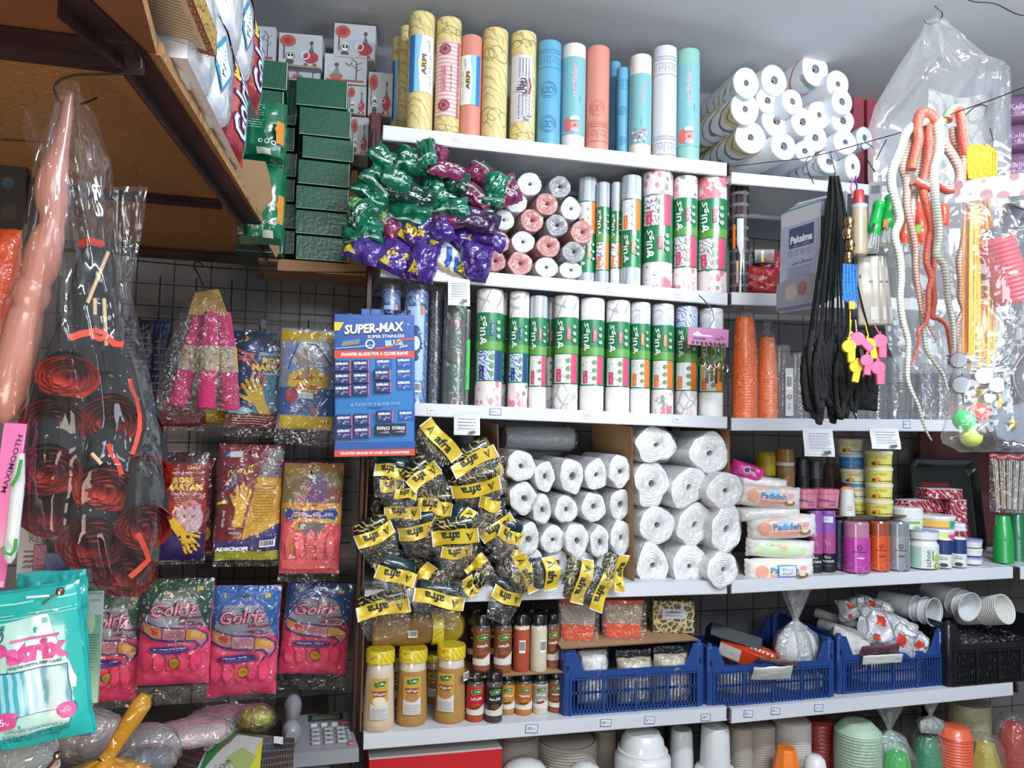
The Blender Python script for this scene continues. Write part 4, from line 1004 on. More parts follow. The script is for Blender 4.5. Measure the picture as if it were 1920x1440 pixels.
for px,lb in ((1528,'violet and black deodorant can nearest the wipe packs'),(1552,'violet and black deodorant can with a small price tag')):
 z=zD(P(px,1075,1.985). x,.003)
 t,r,h=lathe_thing('deodorant_can',px,957,1075,28,1.985,[(0,0),(1,0),(1,.3),(1,.62),(1,.78),(.97,.98),(.9,1),(0,1)],[('can',blk),('can',blk),('can',vpink),('can',violet),('cap',violet),('cap',violet),('cap',violet)],lb,'deodorant',gt,lambda r,h:[('t',0,h*.17,'LACOSTE',r*1.7,h*.035,wht,0,.03),('t',0,h*.24,'Eau',r*.7,h*.04,wht),('l',[(-r*.3,h*.52),(0,h*.42),(r*.1,h*.5),(r*.35,h*.44)],r*.1,H('#d8b8cc')),('t',0,h*.1,'DEODORANT',r*1.3,h*.02,grey)]+([('r',r*.1,h*.86,r*1.3,h*.12,tagblue),('r',r*.1,h*.86,r*1.15,h*.1,paper),('t',r*.1,h*.86,'۴۵۰۰۰',r*.8,h*.03,blk)]if px>1540 else []),base=z)
lil=mat('lilac_lid','#8f8fc4',.35,coat=.4);jarw=mat('white_jar','#d5dad6',.35,coat=.4)
z=zD(P(1732,1072,1.965). x,.004)
lathe_thing('cream_jar',1732,993,1070,52,1.965,[(0,0),(.94,0),(1,.02),(1,.6),(.86,.7),(.86,.74),(1,.78),(1,.96),(.97,1),(0,1.01)],[('jar',jarw)]*5+[('lid',jarw)]*2+[('lid',lil)]*2,'large white cream jar with lilac lid and avocado picture','jar',gt,lambda r,h:[('r',-r*.55,h*.3,r*.8,h*.5,H('#a9c9c0')),('t',r*.3,h*.28,'schon',h*.44,r*.34,dkgrey,90),('r',r*.62,h*.36,r*.07,h*.26,H('#2f8a5a')),('e',r*.95,h*.3,r*.22,h*.11,H('#9ccc4e')),('e',r*.9,h*.1,r*.2,h*.08,lgrn),('e',r*.9,h*.1,r*.11,h*.05,ylw)],base=z)
bcap=H('#24386e',.35)
for i,(px,lb)in enumerate(((1770,'white flask with navy cap and olive picture, left of the pair'),(1798,'white flask with navy cap, right of the pair'))):
 z=zD(P(px,1069,1.955). x,.004)
 lathe_thing('cream_flask',px,1008+i*-1,1069,27,1.95,[(0,0),(.96,0),(1,.02),(1,.45),(1,.455),(.96,.94),(.8,1),(0,1)],[('body',jarw)]*4+[('cap',bcap)]*1+[('cap',jarw)]*2,lb,'flask',gt,lambda r,h:[('e',0,h*.1,r*.5,h*.07,H('#3a4630')),('r',0,h*.3,r*.9,h*.03,grey),('t',0,h*.37,'olive',r*.9,h*.05,dkgrey)],base=z)
def tub(px,yt,yb,w,Y,lidm,bodym,label,ops=None,base=None,group=gt,name='cream_tub',cat='tub',ledm=None):
 return lathe_thing(name,px,yt,yb,w,Y,[(0,0),(.86,0),(.9,.03),(.97,.7),(.97,.72),(1,.74),(1,.96),(.97,1),(0,1)],[('tub',bodym)]*4+[('lid',lidm)]*4,label,cat,group,ops,base=base)
wl=mat('white_lid','#dadbd8',.35,coat=.4)
z0=zD(P(1800,1060,2.0). x,.003)
zt=z0
tub(1757,989,1012,60,1.99,wl,wl,'white shallow tub with lime and pink band under the orange banded one',lambda r,h:[('r',-r*.1,h*.4,r*1.6,h*.4,H('#c9d64e')),('r',r*.9,h*.4,r*.5,h*.4,pnk)],base=P(1757,1012,1.99). z)
tub(1757,965,989,62,1.99,wl,wl,'white shallow tub with orange and teal band on top of another tub',lambda r,h:[('r',-r*.1,h*.4,r*1.6,h*.5,H('#e0b24c')),('r',r*.9,h*.4,r*.4,h*.5,H('#2f9c8a')),('r',-r*1.05,h*.4,r*.3,h*.5,H('#2f9c8a'))],base=P(1757,989,1.99). z+.0005)
lathe_thing('cream_tub',1757,1012,1068,54,2.0,[(0,0),(1,0),(1,1),(0,1)],[('tub',jarw)]*3,'white tall tub carrying the two shallow ones','tub',gt,base=zD(P(1757,1060,2.0). x,.003))
z=zD(P(1698,1060,2.02). x,.003)
lathe_thing('cream_jar',1700,950,1070,56,2.03,[(0,0),(1,0),(1,.8),(1.02,.81),(1.02,.97),(.95,1),(0,1)],[('jar',jarw)]*3+[('lid',wl)]*3,'tall white jar with green fruit picture behind the silver can','jar',gt,lambda r,h:[('e',r*.65,h*.6,r*.3,h*.1,H('#7cc43c')),('r',r*.4,h*.75,r,h*.04,lgrn)],base=z)
for i,(yt,yb,lm)in enumerate(((1043,1062,lil),(1027,1044,jarw),(1010,1028,lil))):
 tub(1822,yt,yb,36,1.985,lm,jarw,'small white tub with %s lid, %s in its column beside the tray'%('lilac' if lm is lil else 'white',['lowest','middle','top'][i]),base=zD(P(1822,1062,1.985). x,.004)+i*.0262)
zl=ledge('D2',1545,1700,967,1.99,2.2,'card sheet laid over the sprays carrying the yellow tubs',m=H('#5a4a40',.8))
lathe_thing('roll_on_deodorant',1588,912,966,29,2.0,[(0,0),(1,0),(1.0,.03),(.82,.9),(.82,.91),(.5,.99),(0,1)],[('body',jarw)]*4+[('ball_cap',orange_t)]*2,'white roll-on deodorant with orange top beside the pink tubs','deodorant',gt,lambda r,h:[('t',r*.4,h*.24,'care',r*.6,h*.06,H('#c88a80')),('r',r*.4,h*.33,r*.6,h*.02,orange)],base=zl)
pinkt_=mat('pink_tub','#cf7f9a',.35,coat=.5);pinkl=mat('pink_lid','#cc7186',.35,coat=.5)
z=ledge('D2',1488,1574,953,1.975,2.12,'card sheet on the deodorants carrying the pink tubs')
for i,px in enumerate((1509,1549)):
 tub(px,916,951,46,1.995,pinkl,pinkt_,'pink scrub tub with pink lid, %s of the two'%['left','right'][i],lambda r,h:[('r',-r*.2,h*.42,r*.8,h*.06,H('#6a3a6a')),('t',r*.5,h*.36,'FACIAL',r*.6,h*.09,H('#7a3a6c'),0,.03),('t',r*.5,h*.2,'SCRUB',r*.5,h*.09,H('#7a3a6c'),0,.03)],base=z+.0005)
ytub=mat('yellow_tub','#d9d46a',.4,coat=.3,vary=.06);btub=mat('blue_tub','#2f6fa0',.4,coat=.3);wtub=mat('pale_tub','#d5d3b8',.4,coat=.3,vary=.1)
ll=mat('cream_lid','#dcd9b4',.4,coat=.3)
zb=zl
def fruit(r,h):return [('e',-r*.35,h*.25,r*.28,h*.16,H('#d89a2c')),('e',-r*.55,h*.2,r*.14,h*.1,H('#5a4a1c')),('t',r*.3,h*.14,'Body & Hair Mask',r*1.1,h*.1,blk,0,.04,.3),('r',-.1*r,h*.55,r*1.0,h*.04,H('#b8a83c')),('r',0,h*.65,r*.7,h*.03,H('#b8a83c'))]
hh=(P(1648,845,2.0). z-zb)/4
for i in range(4):
 o=tub(1648,0,0,48,2.0,ll,ytub if i!=1 else wtub,'yellow hair mask tub, %s in the front column'%['lowest','second from below','third from below','topmost'][i],fruit,base=zb+i*hh)if False else None
 t=T('hair_mask_tub','yellow hair mask tub, %s in the front column'%['lowest','second from below','third from below','topmost'][i],'tub',(P(1648,900,2.0). x,2.0,zb+i*hh+.0004),(0,0,-.5),gt)
 r=24*mpp(P(1648,900,2.0))
 mb=MB();mb. lathe([(0,0),(r*.9,0),(r*.96,hh*.75)],[ytub,ytub],n=26);mb. build('tub',t)
 mb=MB();mb. lathe([(r*.96,hh*.75),(r,hh*.76),(r,hh*.95),(r*.95,hh*.985),(0,hh*.985)],ll,n=26);mb. build('lid',t)
 mb=MB();mb. art(fruit(r,hh),CYL(r*.95),.005,.0012);mb. build('printed_label',t)
cols=[(ytub,ll),(wtub,H('#3f7fae',.4)),(wtub,ll),(btub,H('#a9c4d4',.4)),(wtub,ll)]
hh=(P(1600,823,2.06). z-zb)/5
for i in range(5):
 Y=2.075;x=P(1606-i*3.2,900,Y). x;r=23*mpp(P(1606,900,Y))
 t=T('hair_mask_tub','hair mask tub, %s in the rear column, %s'%(['lowest','second from below','third from below','blue one second from top','topmost under the receipt'][i],['yellow','white and blue','cream and yellow','blue','olive yellow'][i]),'tub',(x,Y,zb+i*hh+.0004),(0,0,-.5),gt)
 mb=MB();mb. lathe([(0,0),(r*.9,0),(r*.96,hh*.75)],cols[i][0],n=26);mb. build('tub',t)
 mb=MB();mb. lathe([(r*.96,hh*.75),(r,hh*.76),(r,hh*.95),(r*.95,hh*.985),(0,hh*.985)],cols[i][1],n=26);mb. build('lid',t)
 mb=MB();mb. art(fruit(r,hh)if i!=3 else [('r',0,hh*.4,r*1.4,hh*.1,H('#3f8ac0'))],CYL(r*.95),.005,.0012);mb. build('printed_label',t)
zk=P(1440,930,2.15). z
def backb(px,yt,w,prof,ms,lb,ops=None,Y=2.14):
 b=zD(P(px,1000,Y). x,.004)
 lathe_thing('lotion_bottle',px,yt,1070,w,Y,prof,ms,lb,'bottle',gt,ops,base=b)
goldb=H('#94704a',.3);goldc=H('#a37a46',.3)
backb(1436,848,36,[(0,0),(1,0),(1,.78),(.95,.79),(.95,.97),(.8,1),(0,1)],[('bottle',blk)]*3+[('cap',H('#c9b21c',.35))]*3,'black bottle with yellow cap standing at the back')
backb(1471,840,36,[(0,0),(1,0),(1,.84),(1.0,.845),(1,.875),(.97,.88),(.85,.99),(0,1)],[('bottle',goldb)]*3+[('cap',wl)]*1+[('cap',goldc)]*3,'bronze lotion bottle with white collar at the back',lambda r,h:[('r',r*.3,h*.74,r*.6,h*.012,orange)])
backb(1505,857,26,[(0,0),(1,0),(1,.8),(.9,.81),(.9,.98),(.8,1),(0,1)],[('bottle',blk)]*3+[('cap',H('#26262a',.3))]*3,'black roll bottle right of the bronze one')
backb(1530,862,26,[(0,0),(1,0),(1,.8),(.9,.81),(.9,.98),(.8,1),(0,1)],[('bottle',blk)]*3+[('cap',H('#3a3a40',.3))]*3,'second black roll bottle beside the tub columns')
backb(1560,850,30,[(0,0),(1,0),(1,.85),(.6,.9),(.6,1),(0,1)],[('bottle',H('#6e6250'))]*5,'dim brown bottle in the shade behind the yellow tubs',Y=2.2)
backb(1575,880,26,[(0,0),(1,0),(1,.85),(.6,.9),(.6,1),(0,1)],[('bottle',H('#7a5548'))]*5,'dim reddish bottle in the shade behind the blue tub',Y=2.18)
redpat=pat('red_blossom_board','#8c2436',[('spot',60,'#d8bcb8',.3),('wave',30,'#c9a0a0',.9,8.)],.4,.4)
lidp=H('#c9b6b0',.5)
def rbox(px0,px1,pyt,pyb,Y,dep,label,rz=-.35,tagd=False,base=None):
 a,b=P(px0,pyb,Y),P(px1,pyb,Y);z1=P((px0+px1)/2,pyt,Y). z;z0=base if base is not None else a. z
 t=T('patterned_box',label,'box',((a. x+b. x)/2,Y,z0),(0,0,rz),'red patterned boxes')
 W=(b. x-a. x)*.95;Hh=z1-z0
 mb=MB();mb. box((0,dep/2,Hh/2),(W,dep,Hh),redpat,.001)
 if tagd:mb. art([('r',0,Hh*.55,W*.8,.028,tagblue),('r',0,Hh*.55,W*.72,.024,paper),('t',0,Hh*.55,'۲۵۰۰۰',W*.5,.007,blk)]+barcode(0,Hh*.3,W*.7,.022),FLAT,off=.0008)
 mb. build('carton',t)
 mb=MB();mb. box((0,dep/2,Hh+.001),(W*.98,dep*.98,.002),lidp);mb. build('lid_flap',t)
 return z1
zz=rbox(1786,1812,938,1064,2.045,.08,'upright red blossom patterned box with price tag',tagd=True,base=zD(P(1800,1060,2.04). x,.003))
rbox(1742,1802,918,940,2.05,.06,'small red patterned box lying uppermost against the tray',rz=-.2,base=zz+.004)
rbox(1690,1786,938,960,2.07,.05,'long red patterned box lying behind the orange banded tub',rz=.25,base=P(1740,962,2.07). z)
lathe_thing('cream_jar',1745,962,1062,44,2.11,[(0,0),(1,0),(1,.97),(.95,1),(0,1)],[('jar',jarw)]*4,'white jar in the back row under the long red box','jar',gt,base=zD(P(1745,1060,2.11). x,.003))
trayp=mat('black_tray_enamel','#15191b',.18,coat=1.)
p=P(1800,1055,2.08);q=P(1805,868,2.13)
W=150*mpp(p);Hh=(q. z-p. z)
t=T('serving_tray','black glossy rectangular tray with rounded corners leaning at the back','tray',(P(1797,1055,2.15). x,2.17,zD(p. x,.003)),(radians(-8),0,-.12))
def rr(w,h,r,n=6):
 pts=[]
 for cx,cy,a0 in ((w/2-r,h-r,0),(-w/2+r,h-r,90),(-w/2+r,r,180),(w/2-r,r,270)):
  for i in range(n+1):a=radians(a0+90*i/n);pts. append((cx+r*cos(a),cy+r*sin(a)))
 return pts
mb=MB();n0=None;vs=[]
for (w_,h_,r_,y_,dz)in ((W,Hh,.035,0,0),(W*.97,Hh*.975,.033,-.004,.002),(W*.95,Hh*.96,.03,-.001,.003),(W*.84,Hh*.87,.028,.02,.012),(W*.8,Hh*.83,.028,.021,.016)):
 ring=[(x,y_,z+dz)for x,z in rr(w_,h_,r_)];vs+=ring;n0=len(ring)
fs=[]
for k in range(4):
 for i in range(n0):j=(i+1)%n0;fs. append((k*n0+i,(k+1)*n0+i,(k+1)*n0+j,k*n0+j))
fs. append(tuple(4*n0+i for i in range(n0))[::-1])
mb. add(vs,fs,trayp);mb. build('tray_body',t)
mb=MB();redt=H('#7c1f24',.4)
mb. art([('r',-W*.1,Hh*.72,W*.4,.012,redt),('r',W*.15,Hh*.5,W*.28,.05,redt),('r',W*.2,Hh*.22,W*.25,.05,redt),('r',W*.18,Hh*.36,W*.26,.03,H('#44494c'))],lambda u,v,o:(u,.0205-o,v));mb. build('paper_label',t)
maroonb=mat('dark_red_panel','#4a2323',.6,vary=.15)
a,b=P(1722,800,2.27),P(1890,800,2.27)
o=MB(). box(((a. x+b. x)/2,2.268,(sz('D2',a. x)+sz('C2',a. x))/2+.004),(b. x-a. x,.01,sz('C2',a. x)-sz('D2',a. x)-.035),maroonb). build('back_panel');tag(o,'dark red panel standing behind the black tray','panel')
bamboo=H('#c9a868',.6);clearst=H('#c9ccd0',.35)
p=P(1893,905,1.96);s=mpp(p)
t=T('skewer_bundle','fan of bamboo and clear skewers in a bag at the right edge','skewers',P(1893,955,1.97),(0,0,-.5))
for i in range(16):
 x=(-25+i*3.6)*s;mb=MB();mb. tube([(x*.85,.004*(i%3),0),(x+.012*(i/16-.2),.004*(i%3),92*s)],.0016,bamboo if i%3==0 or i==4 else clearst,n=6);mb. build('skewer',t)
mb=MB();mb. grid(14,8,lambda a,b:((a-.5)*66*s,-.012*sin(pi*a)-.003*nz(a*9,b*6),b*110*s-.01),gloss);mb. build('film_bag',t)
mb=MB();mb. tube([((-32+i*8)*s,-.002,(98+3*sin(i*2))*s)for i in range(9)],.006,redp,n=7);mb. build('red_tie',t)
gcupm=mat('green_cup_plastic','#1f9a4a',.35,coat=.5);gcupd=mat('deep_green_cup_plastic','#1b6e45',.35,coat=.5)
for px,yt,w,Y,m,lb in ((1882,962,34,2.0,gcupm,'bright green cup stack with white rims beside the tray'),(1908,958,34,2.03,gcupd,'dark green cup stack at the right edge of the view')):
 k='D2' if px<1890 else 'D3'
 stack_px(k,px,yt,1060,w,Y,m,lb,ratio=.7,step=.0065,h1=.085)
def zE(px,Y,key='E',up=.0006):return sz(key,P(px,1350,Y). x)+up
jarclear=mat('jar_glass','#cfc6b4',.15,coat=1.)
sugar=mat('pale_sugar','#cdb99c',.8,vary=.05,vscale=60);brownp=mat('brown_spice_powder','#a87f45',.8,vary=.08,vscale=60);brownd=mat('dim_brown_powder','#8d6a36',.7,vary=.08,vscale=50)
ylid=pat('yellow_lid_red_script','#d8c428',[('wave',30,'#b88a2a',.93,9.)],.35,.5)
lab_y=H('#c89a3c',.5);leafg=H('#2c6e34',.45)
def leaf_logo(x,z,w,h,txt='هانی'):
 pts=[(x-w*.5,z-h*.05),(x-w*.42,z+h*.32),(x-w*.2,z+h*.2),(x-w*.05,z+h*.45),(x+w*.2,z+h*.5),(x+w*.5,z+h*.4),(x+w*.42,z+.0),(x+w*.3,z-h*.3),(x-w*.1,z-h*.35),(x-w*.3,z-h*.5)]
 big=[(x+(p[0]-x)*1.12,z+(p[1]-z)*1.15)for p in pts]
 return [('p',big,H('#b8c24a')),('p',pts,leafg),('t',x+w*.1,z+h*.06,txt,w*.55,h*.45,wht,0,.05)]
BJ=[(0,0),(.9,0),(1,.03),(.99,.12),(.93,.4),(.88,.72),(.84,.8),(.82,.83)]
LJ=[(.9,.83),(.93,.835),(.93,.97),(.88,.995),(0,1)]
def big_jar(px,yt,yb,w,Y,powder,label,title,rz=None,base=None,empty=True,bar=False,ox=0.):
 p=P(px,yb,Y);z0=zE(px,Y)if base is None else base;r=w*mpp(P(px,(yt+yb)/2,Y))/2;h=P(px,yt,Y). z-z0
 t=T('spice_jar',label,'spice jar',(p. x,Y,z0),(0,0,face_cam((p. x,Y))if rz is None else rz),'large yellow lidded jars')
 mb=MB();mb. lathe([(a*r,b*h)for a,b in BJ],[powder]*5+[jarclear]*2,n=30);mb. build('jar',t)
 mb=MB();mb. lathe([(a*r,b*h)for a,b in LJ],ylid,n=30);mb. build('lid',t)
 mb=MB();W=r*1.15;zc=h*.42;hh=h*.5;x=ox*r
 ops=[('r',x,zc,W,hh,lab_y),('r',x,zc-hh*.33,W,hh*.34,H('#d4d2cc')),('p',[(x-W*.5,zc-hh*.1),(x,zc-hh*.2),(x+W*.5,zc-hh*.05),(x+W*.5,zc-hh*.3),(x-W*.5,zc-hh*.3)],H('#d4d2cc')),('e',x,zc-hh*.05,W*.36,hh*.12,powder if title!='خمیرمایه' else H('#e6d9b8')),('p',[(x-W*.42,zc+hh*.2),(x+W*.42,zc+hh*.2),(x+W*.3,zc+hh*.06),(x-W*.3,zc+hh*.06)],H('#8a4a24')),('t',x,zc+hh*.13,title,W*.66,hh*.09,wht,0,.04)]
 ops+=leaf_logo(x+W*.02,zc+hh*.37,W*.7,hh*.17)+scribble(x,zc-hh*.33,W*.8,hh*.22,grey,5,False,int(px),.25)
 if bar:ops+=barcode(r*.95,h*.62,r*.5,h*.11)
 mb. art(ops,lambda u,v,o:((r*.955+o)*sin(u/r),-(r*.955+o)*cos(u/r)-.002,v),.006,.0025);mb. build('printed_label',t)
big_jar(709,1215,1371,58,1.965,sugar,'big yellow lidded jar of pale yeast at the left end','خمیرمایه')
big_jar(771,1213,1360,58,1.985,brownp,'big yellow lidded jar of brown curry powder, middle of three','ادویه کاری')
big_jar(843,1207,1357,58,1.985,brownp,'big yellow lidded jar of brown powder beside the small red bottle','ادویه',ox=-.35,bar=True)
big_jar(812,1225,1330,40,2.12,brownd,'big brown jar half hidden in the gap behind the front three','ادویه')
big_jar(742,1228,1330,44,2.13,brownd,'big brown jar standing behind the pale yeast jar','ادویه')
p=P(697,1182,2.02);q=P(829,1178,2.02);r=33*mpp(p);h=(q-p). length
t=T('spice_jar','big brown powder jar lying on its side on the standing jars','spice jar',p,(0,pi/2,0),'large yellow lidded jars')
mb=MB();mb. lathe([(a*r,b*h)for a,b in BJ],brownd,n=30);mb. build('jar',t)
mb=MB();mb. lathe([(a*r,b*h)for a,b in LJ],ylid,n=30);mb. build('lid',t)
mb=MB();mb. art([(o[0],o[1],o[2]-0,*o[3:])for o in barcode(0,0,.024,.018)],lambda u,v,o:(-v+.002,-r*.95-o-.002,h*.55+u));mb. build('barcode_label',t)
p=P(838,1176,2.06);s=mpp(p)
t=T('spice_jar','jar lying with its round yellow lid facing the viewer','spice jar',(p. x,p. y,p. z),(pi/2,0,-.25),'large yellow lidded jars')
rr_=33*s
mb=MB();mb. lathe([(0,0),(rr_*.9,0),(rr_,-.006),(rr_,-.025),(rr_*.95,-.026)],H('#b79f22',.4),n=30);mb. build('lid',t)
mb=MB();mb. lathe([(rr_*.85,-.026),(rr_*.95,-.05),(rr_,-.15),(0,-.15)],brownd,n=30);mb. build('jar',t)
bl_cap=mat('black_cap','#141416',.25,coat=.6)
glassd=mat('shaker_neck','#55504a',.15,coat=1.)
def shaker(px,yt,yb,w,Y,powder,labm,title,label,base=None,gr='small spice shakers',lettered=True,neck=.0,cups=True,grains=None,bare=False):
 z0=base if base is not None else zE(px,Y);p=P(px,yb,Y);r=w*mpp(P(px,(yt+yb)/2,Y))/2*.98;h=P(px,yt,Y). z-z0
 t=T('spice_shaker',label,'spice bottle',(p. x,Y,z0),(0,0,face_cam((p. x,Y))),gr)
 mb=MB();mb. lathe([(0,0),(r*.92,0),(r,.004),(r,h*.16),(r*.995,h*.74),(r*.93,h*.8),(r*.84,h*.83)],[powder]*3+[powder,glassd if not bare else jarclear,glassd],n=26);mb. build('bottle',t)
 mb=MB();mb. lathe([(r*.95,h*.82),(r*.98,h*.825),(r*.98,h*.97),(r*.9,h),(r*.3,h),(0,h*.995)],bl_cap,n=26);mb. build('cap',t)
 mb=MB();W=r*2.4;zc=h*.43;hh=h*.56
 if bare:
  ops=barcode(r*.1 if title!=2 else r*.55,h*.45,r*.75,h*.22)
  for q in range(4):ops. append(('l',[(-r*.6+.002*sin(q*3+k),h*(.3+.12*q)+.005*k)for k in range(4)],.0015,powder))
 else:
  ops=[('r',0,zc,W,hh,labm),('r',0,zc-hh*.4,W,hh*.2,H('#d6d2cb')),('p',[(W*.05,zc-hh*.31),(W*.5,zc-hh*.12),(W*.5,zc-hh*.35),(W*.05,zc-hh*.35)],H('#d6d2cb'))]
  ops+=leaf_logo(r*.15,zc+hh*.34,r*1.15,hh*.2)
  ops+=[('t',r*.1,zc+hh*.1,title,r*1.2,hh*.13,wht if labm is not H('#a9a49c')else dkgrey,0,.05),('e',r*.2,zc-hh*.16,r*.5,hh*.1,powder),('e',r*.3,zc-hh*.19,r*.25,hh*.05,H('#8a3a1e')),('e',-r*.1,zc-hh*.22,r*.3,hh*.04,H('#6a3218'))]
 mb. art(ops,CYL(r),.005,.0012);mb. build('printed_label',t)
cin=mat('cinnamon_powder','#8a5234',.8);turm=mat('turmeric_powder','#b8742a',.8);redpep=mat('red_pepper_powder','#a5482a',.8,vary=.1,vscale=80);garl=mat('garlic_powder','#c9bfa8',.8,vary=.05,vscale=80);bpep=mat('black_pepper_powder','#4a3c36',.8,vary=.2,vscale=90)
lcin=mat('cinnamon_label','#7c4526',.4,coat=.5);lred=mat('red_label','#b3242a',.4,coat=.5);lblk=mat('black_label','#232022',.4,coat=.5);lylw=mat('ochre_label','#c08a24',.4,coat=.5);lgrey=mat('grey_label','#9a948c',.4,coat=.5);ltur=mat('orange_label','#a8641c',.4,coat=.5)
shaker(890,1258,1357,34,1.97,redpep,lred,'فلفل قرمز','small black capped bottle with red pepper label, first in the lower row')
shaker(925,1258,1364,33,1.955,bpep,lblk,'فلفل سیاه','small black labelled pepper bottle standing foremost at the shelf edge',base=sz('E',P(925,1350,1.955). x)+.0005)
shaker(950,1260,1350,30,2.0,brownp,lylw,'ادویه کاری','small bottle with ochre curry label behind the black one')
shaker(981,1260,1350,33,1.99,turm,ltur,'زردچوبه','small bottle with orange turmeric label and red powder bowl')
shaker(1012,1260,1347,30,1.99,garl,lgrey,'پودر سیر','small bottle with grey garlic label in the lower row')
shaker(1042,1258,1344,30,1.99,cin,lcin,'دارچین','small cinnamon bottle against the blue crate, lower row')
zc1=P(960,1246,1.97). z
o=MB()
a,b=P(873,1257,1.95),P(1062,1243,1.95);zz=zE(960,1.99)+(P(981,1258,1.99). z-zE(981,1.99))+.001
o. box(((a. x+b. x)/2,2.06,zz+.0015),(b. x-a. x,.22,.003),card)
o. add([(a. x,1.9494,zz),(b. x,1.9494,zz),(b. x,1.9494,zz+.003),(a. x,1.9494,zz+.003)],[(0,1,2,3)],cardd)
o=o. build('cardboard_sheet');tag(o,'brown corrugated sheet laid on the lower spice bottles','cardboard')
zz+=.0035
for px,w,Y,pw,lm,ti,lb,bare in ((902,33,1.99,cin,lcin,'دارچین','cinnamon bottle first from the left on the cardboard sheet',False),(942,34,1.985,cin,lcin,'دارچین','cinnamon bottle second from the left on the cardboard sheet',False),(977,31,1.985,redpep,lred,1,'label-less bottle of orange powder with barcode on the cardboard sheet',True),(1009,32,1.98,garl,lred,2,'bottle of white powder with barcode on the cardboard sheet',True),(1035,26,2.0,cin,lcin,'دارچین','cinnamon bottle last on the cardboard sheet by the orange bucket',False)):
 shaker(px,1150,1250,w,Y,pw,lm,ti,lb,base=zz,bare=bare)
for px in (890,922,960,993,1022):
 shaker(px,1140,1240,30,2.09,bpep,lblk,'فلفل','dark spice bottle in the back row above the cardboard, %s from the left'%ORD[[890,922,960,993,1022]. index(px)],base=zz)
cb=mat('blue_crate_plastic','#1d3f80',.4,coat=.3,bump=.1,bscale=60)
cbk=mat('black_crate_plastic','#15161a',.4,coat=.3)
def crate(px0,px1,pyb0,pyt,Y,dep,key,label,m=cb,rz=0.,high=None,style='slot'):
 a,b=P(px0,pyb0,Y),P(px1,pyb0,Y);W=b. x-a. x;z0=sz(key,(a. x+b. x)/2)+.001
 Hh=P(px0+15,pyt,Y). z-z0
 t=T('plastic_crate',label,'crate',((a. x+b. x)/2,Y,z0),(0,radians(0),rz),'blue plastic crates' if m is cb else None)
 hl=Hh*.66
 def wall(name,p0,p1,hL,slots,ends):
  """slatted wall between two ground points"""
  mb=MB();d=Vector((p1[0]-p0[0],p1[1]-p0[1],0));L=d. length;d. normalize();ang=math. atan2(d. y,d. x)
  M=Matrix. Translation((p0[0],p0[1],0))@Matrix. Rotation(ang,4,'Z')
  th=.004
  mb. box((L/2,th/2,hL*.05),(L,th,hL*.1),m,0,M);mb. box((L/2,th/2,hL*.5),(L,th,hL*.05),m,0,M)
  mb. box((L/2,th/2,hL*.93),(L,th*1.6,hL*.14),m,0,M);mb. box((L/2,th/2-.003,hL*.83),(L,.008,.004),m,0,M)
  n=slots
  for i in range(n+1):mb. box((L*(i/n),th/2,hL*.45),(.0035,th,hL*.82),m,0,M)
  for i in range(ends+1):mb. box((L*(i/ends),th/2-.002,hL*.45),(.007,th*1.6,hL*.88),m,0,M)
  return mb. build(name,t)
 x0,x1=-W/2,W/2
 wall('front_panel',(x0+.02,0),(x1-.02,0),hl,36,4);wall('rear_panel',(x0+.02,dep),(x1-.02,dep),hl,30,4)
 wall('side_panel',(x0,.02),(x0,dep-.02),hl,16,2);wall('side_panel',(x1,.02),(x1,dep-.02),hl,16,2)
 mb=MB();mb. box((0,dep/2,.003),(W-.004,dep-.004,.004),m);mb. build('base',t)
 for sx in (-1,1):
  for sy in (0,1):
   mb=MB();cx=sx*(W/2-.012);cy=.012 if sy==0 else dep-.012
   mb. box((cx,cy,Hh/2),(.024,.024,Hh),m,.005)
   mb. lathe([(0,Hh+.006),(.007,Hh+.006),(.008,Hh)],m,n=12,c=(cx,cy,0))
   w_=W*.09
   xa=cx-sx*.008;yy=cy-.010 if sy==0 else cy+.006
   V=[(xa,yy,hl*.9),(xa,yy,Hh),(xa-sx*w_*.35,yy,Hh*.985),(xa-sx*w_,yy,hl),(xa-sx*w_,yy,hl*.9)]
   V2=[(v[0],v[1]+.005,v[2])for v in V]
   fs=[(0,1,2,3,4),(9,8,7,6,5)]+[(i,(i+5),((i+1)%5)+5,(i+1)%5)for i in range(5)]
   mb. add(V+V2,fs,m)
   mb. art([('e',cx-.001,Hh*.72,.004,.008,H('#0c1c40'))],lambda u,v,o:(u,-o-.0005,v))if sy==0 else None
   mb. build('corner_post',t)
 for sx in (-1,1):
  mb=MB();mb. box((sx*(W/2-.003),dep/2,(hl+Hh)/2),(.005,dep-.04,Hh-hl),m);mb. build('side_rim',t)
 return t,W,Hh,z0
t1,W1,H1,zc_=crate(1056,1320,1340,1218,1.945,.3,'E','blue slatted crate left of the junction, under the orange buckets')
t2,W2,H2,_=crate(1326,1566,1325,1212,1.945,.3,'E2','blue slatted crate in the middle holding the red box and tied bag')
t3,W3,H3,_=crate(1571,1774,1300,1193,1.955,.3,'E2','blue slatted crate at the right next to the black one')
whitebag=mat('white_powder_bag','#d9d9d8',.35,coat=.6,bump=.2)
noodle=pat('noodle_grains','#b8ac92',[('wave',60,'#e2d8c0',.6,14.),('spot',150,'#6a6252',.2)],.4,.5)
rice=mat('cream_crumbs','#cdc4ae',.5,vary=.12,vscale=120,bump=.5,bscale=150)
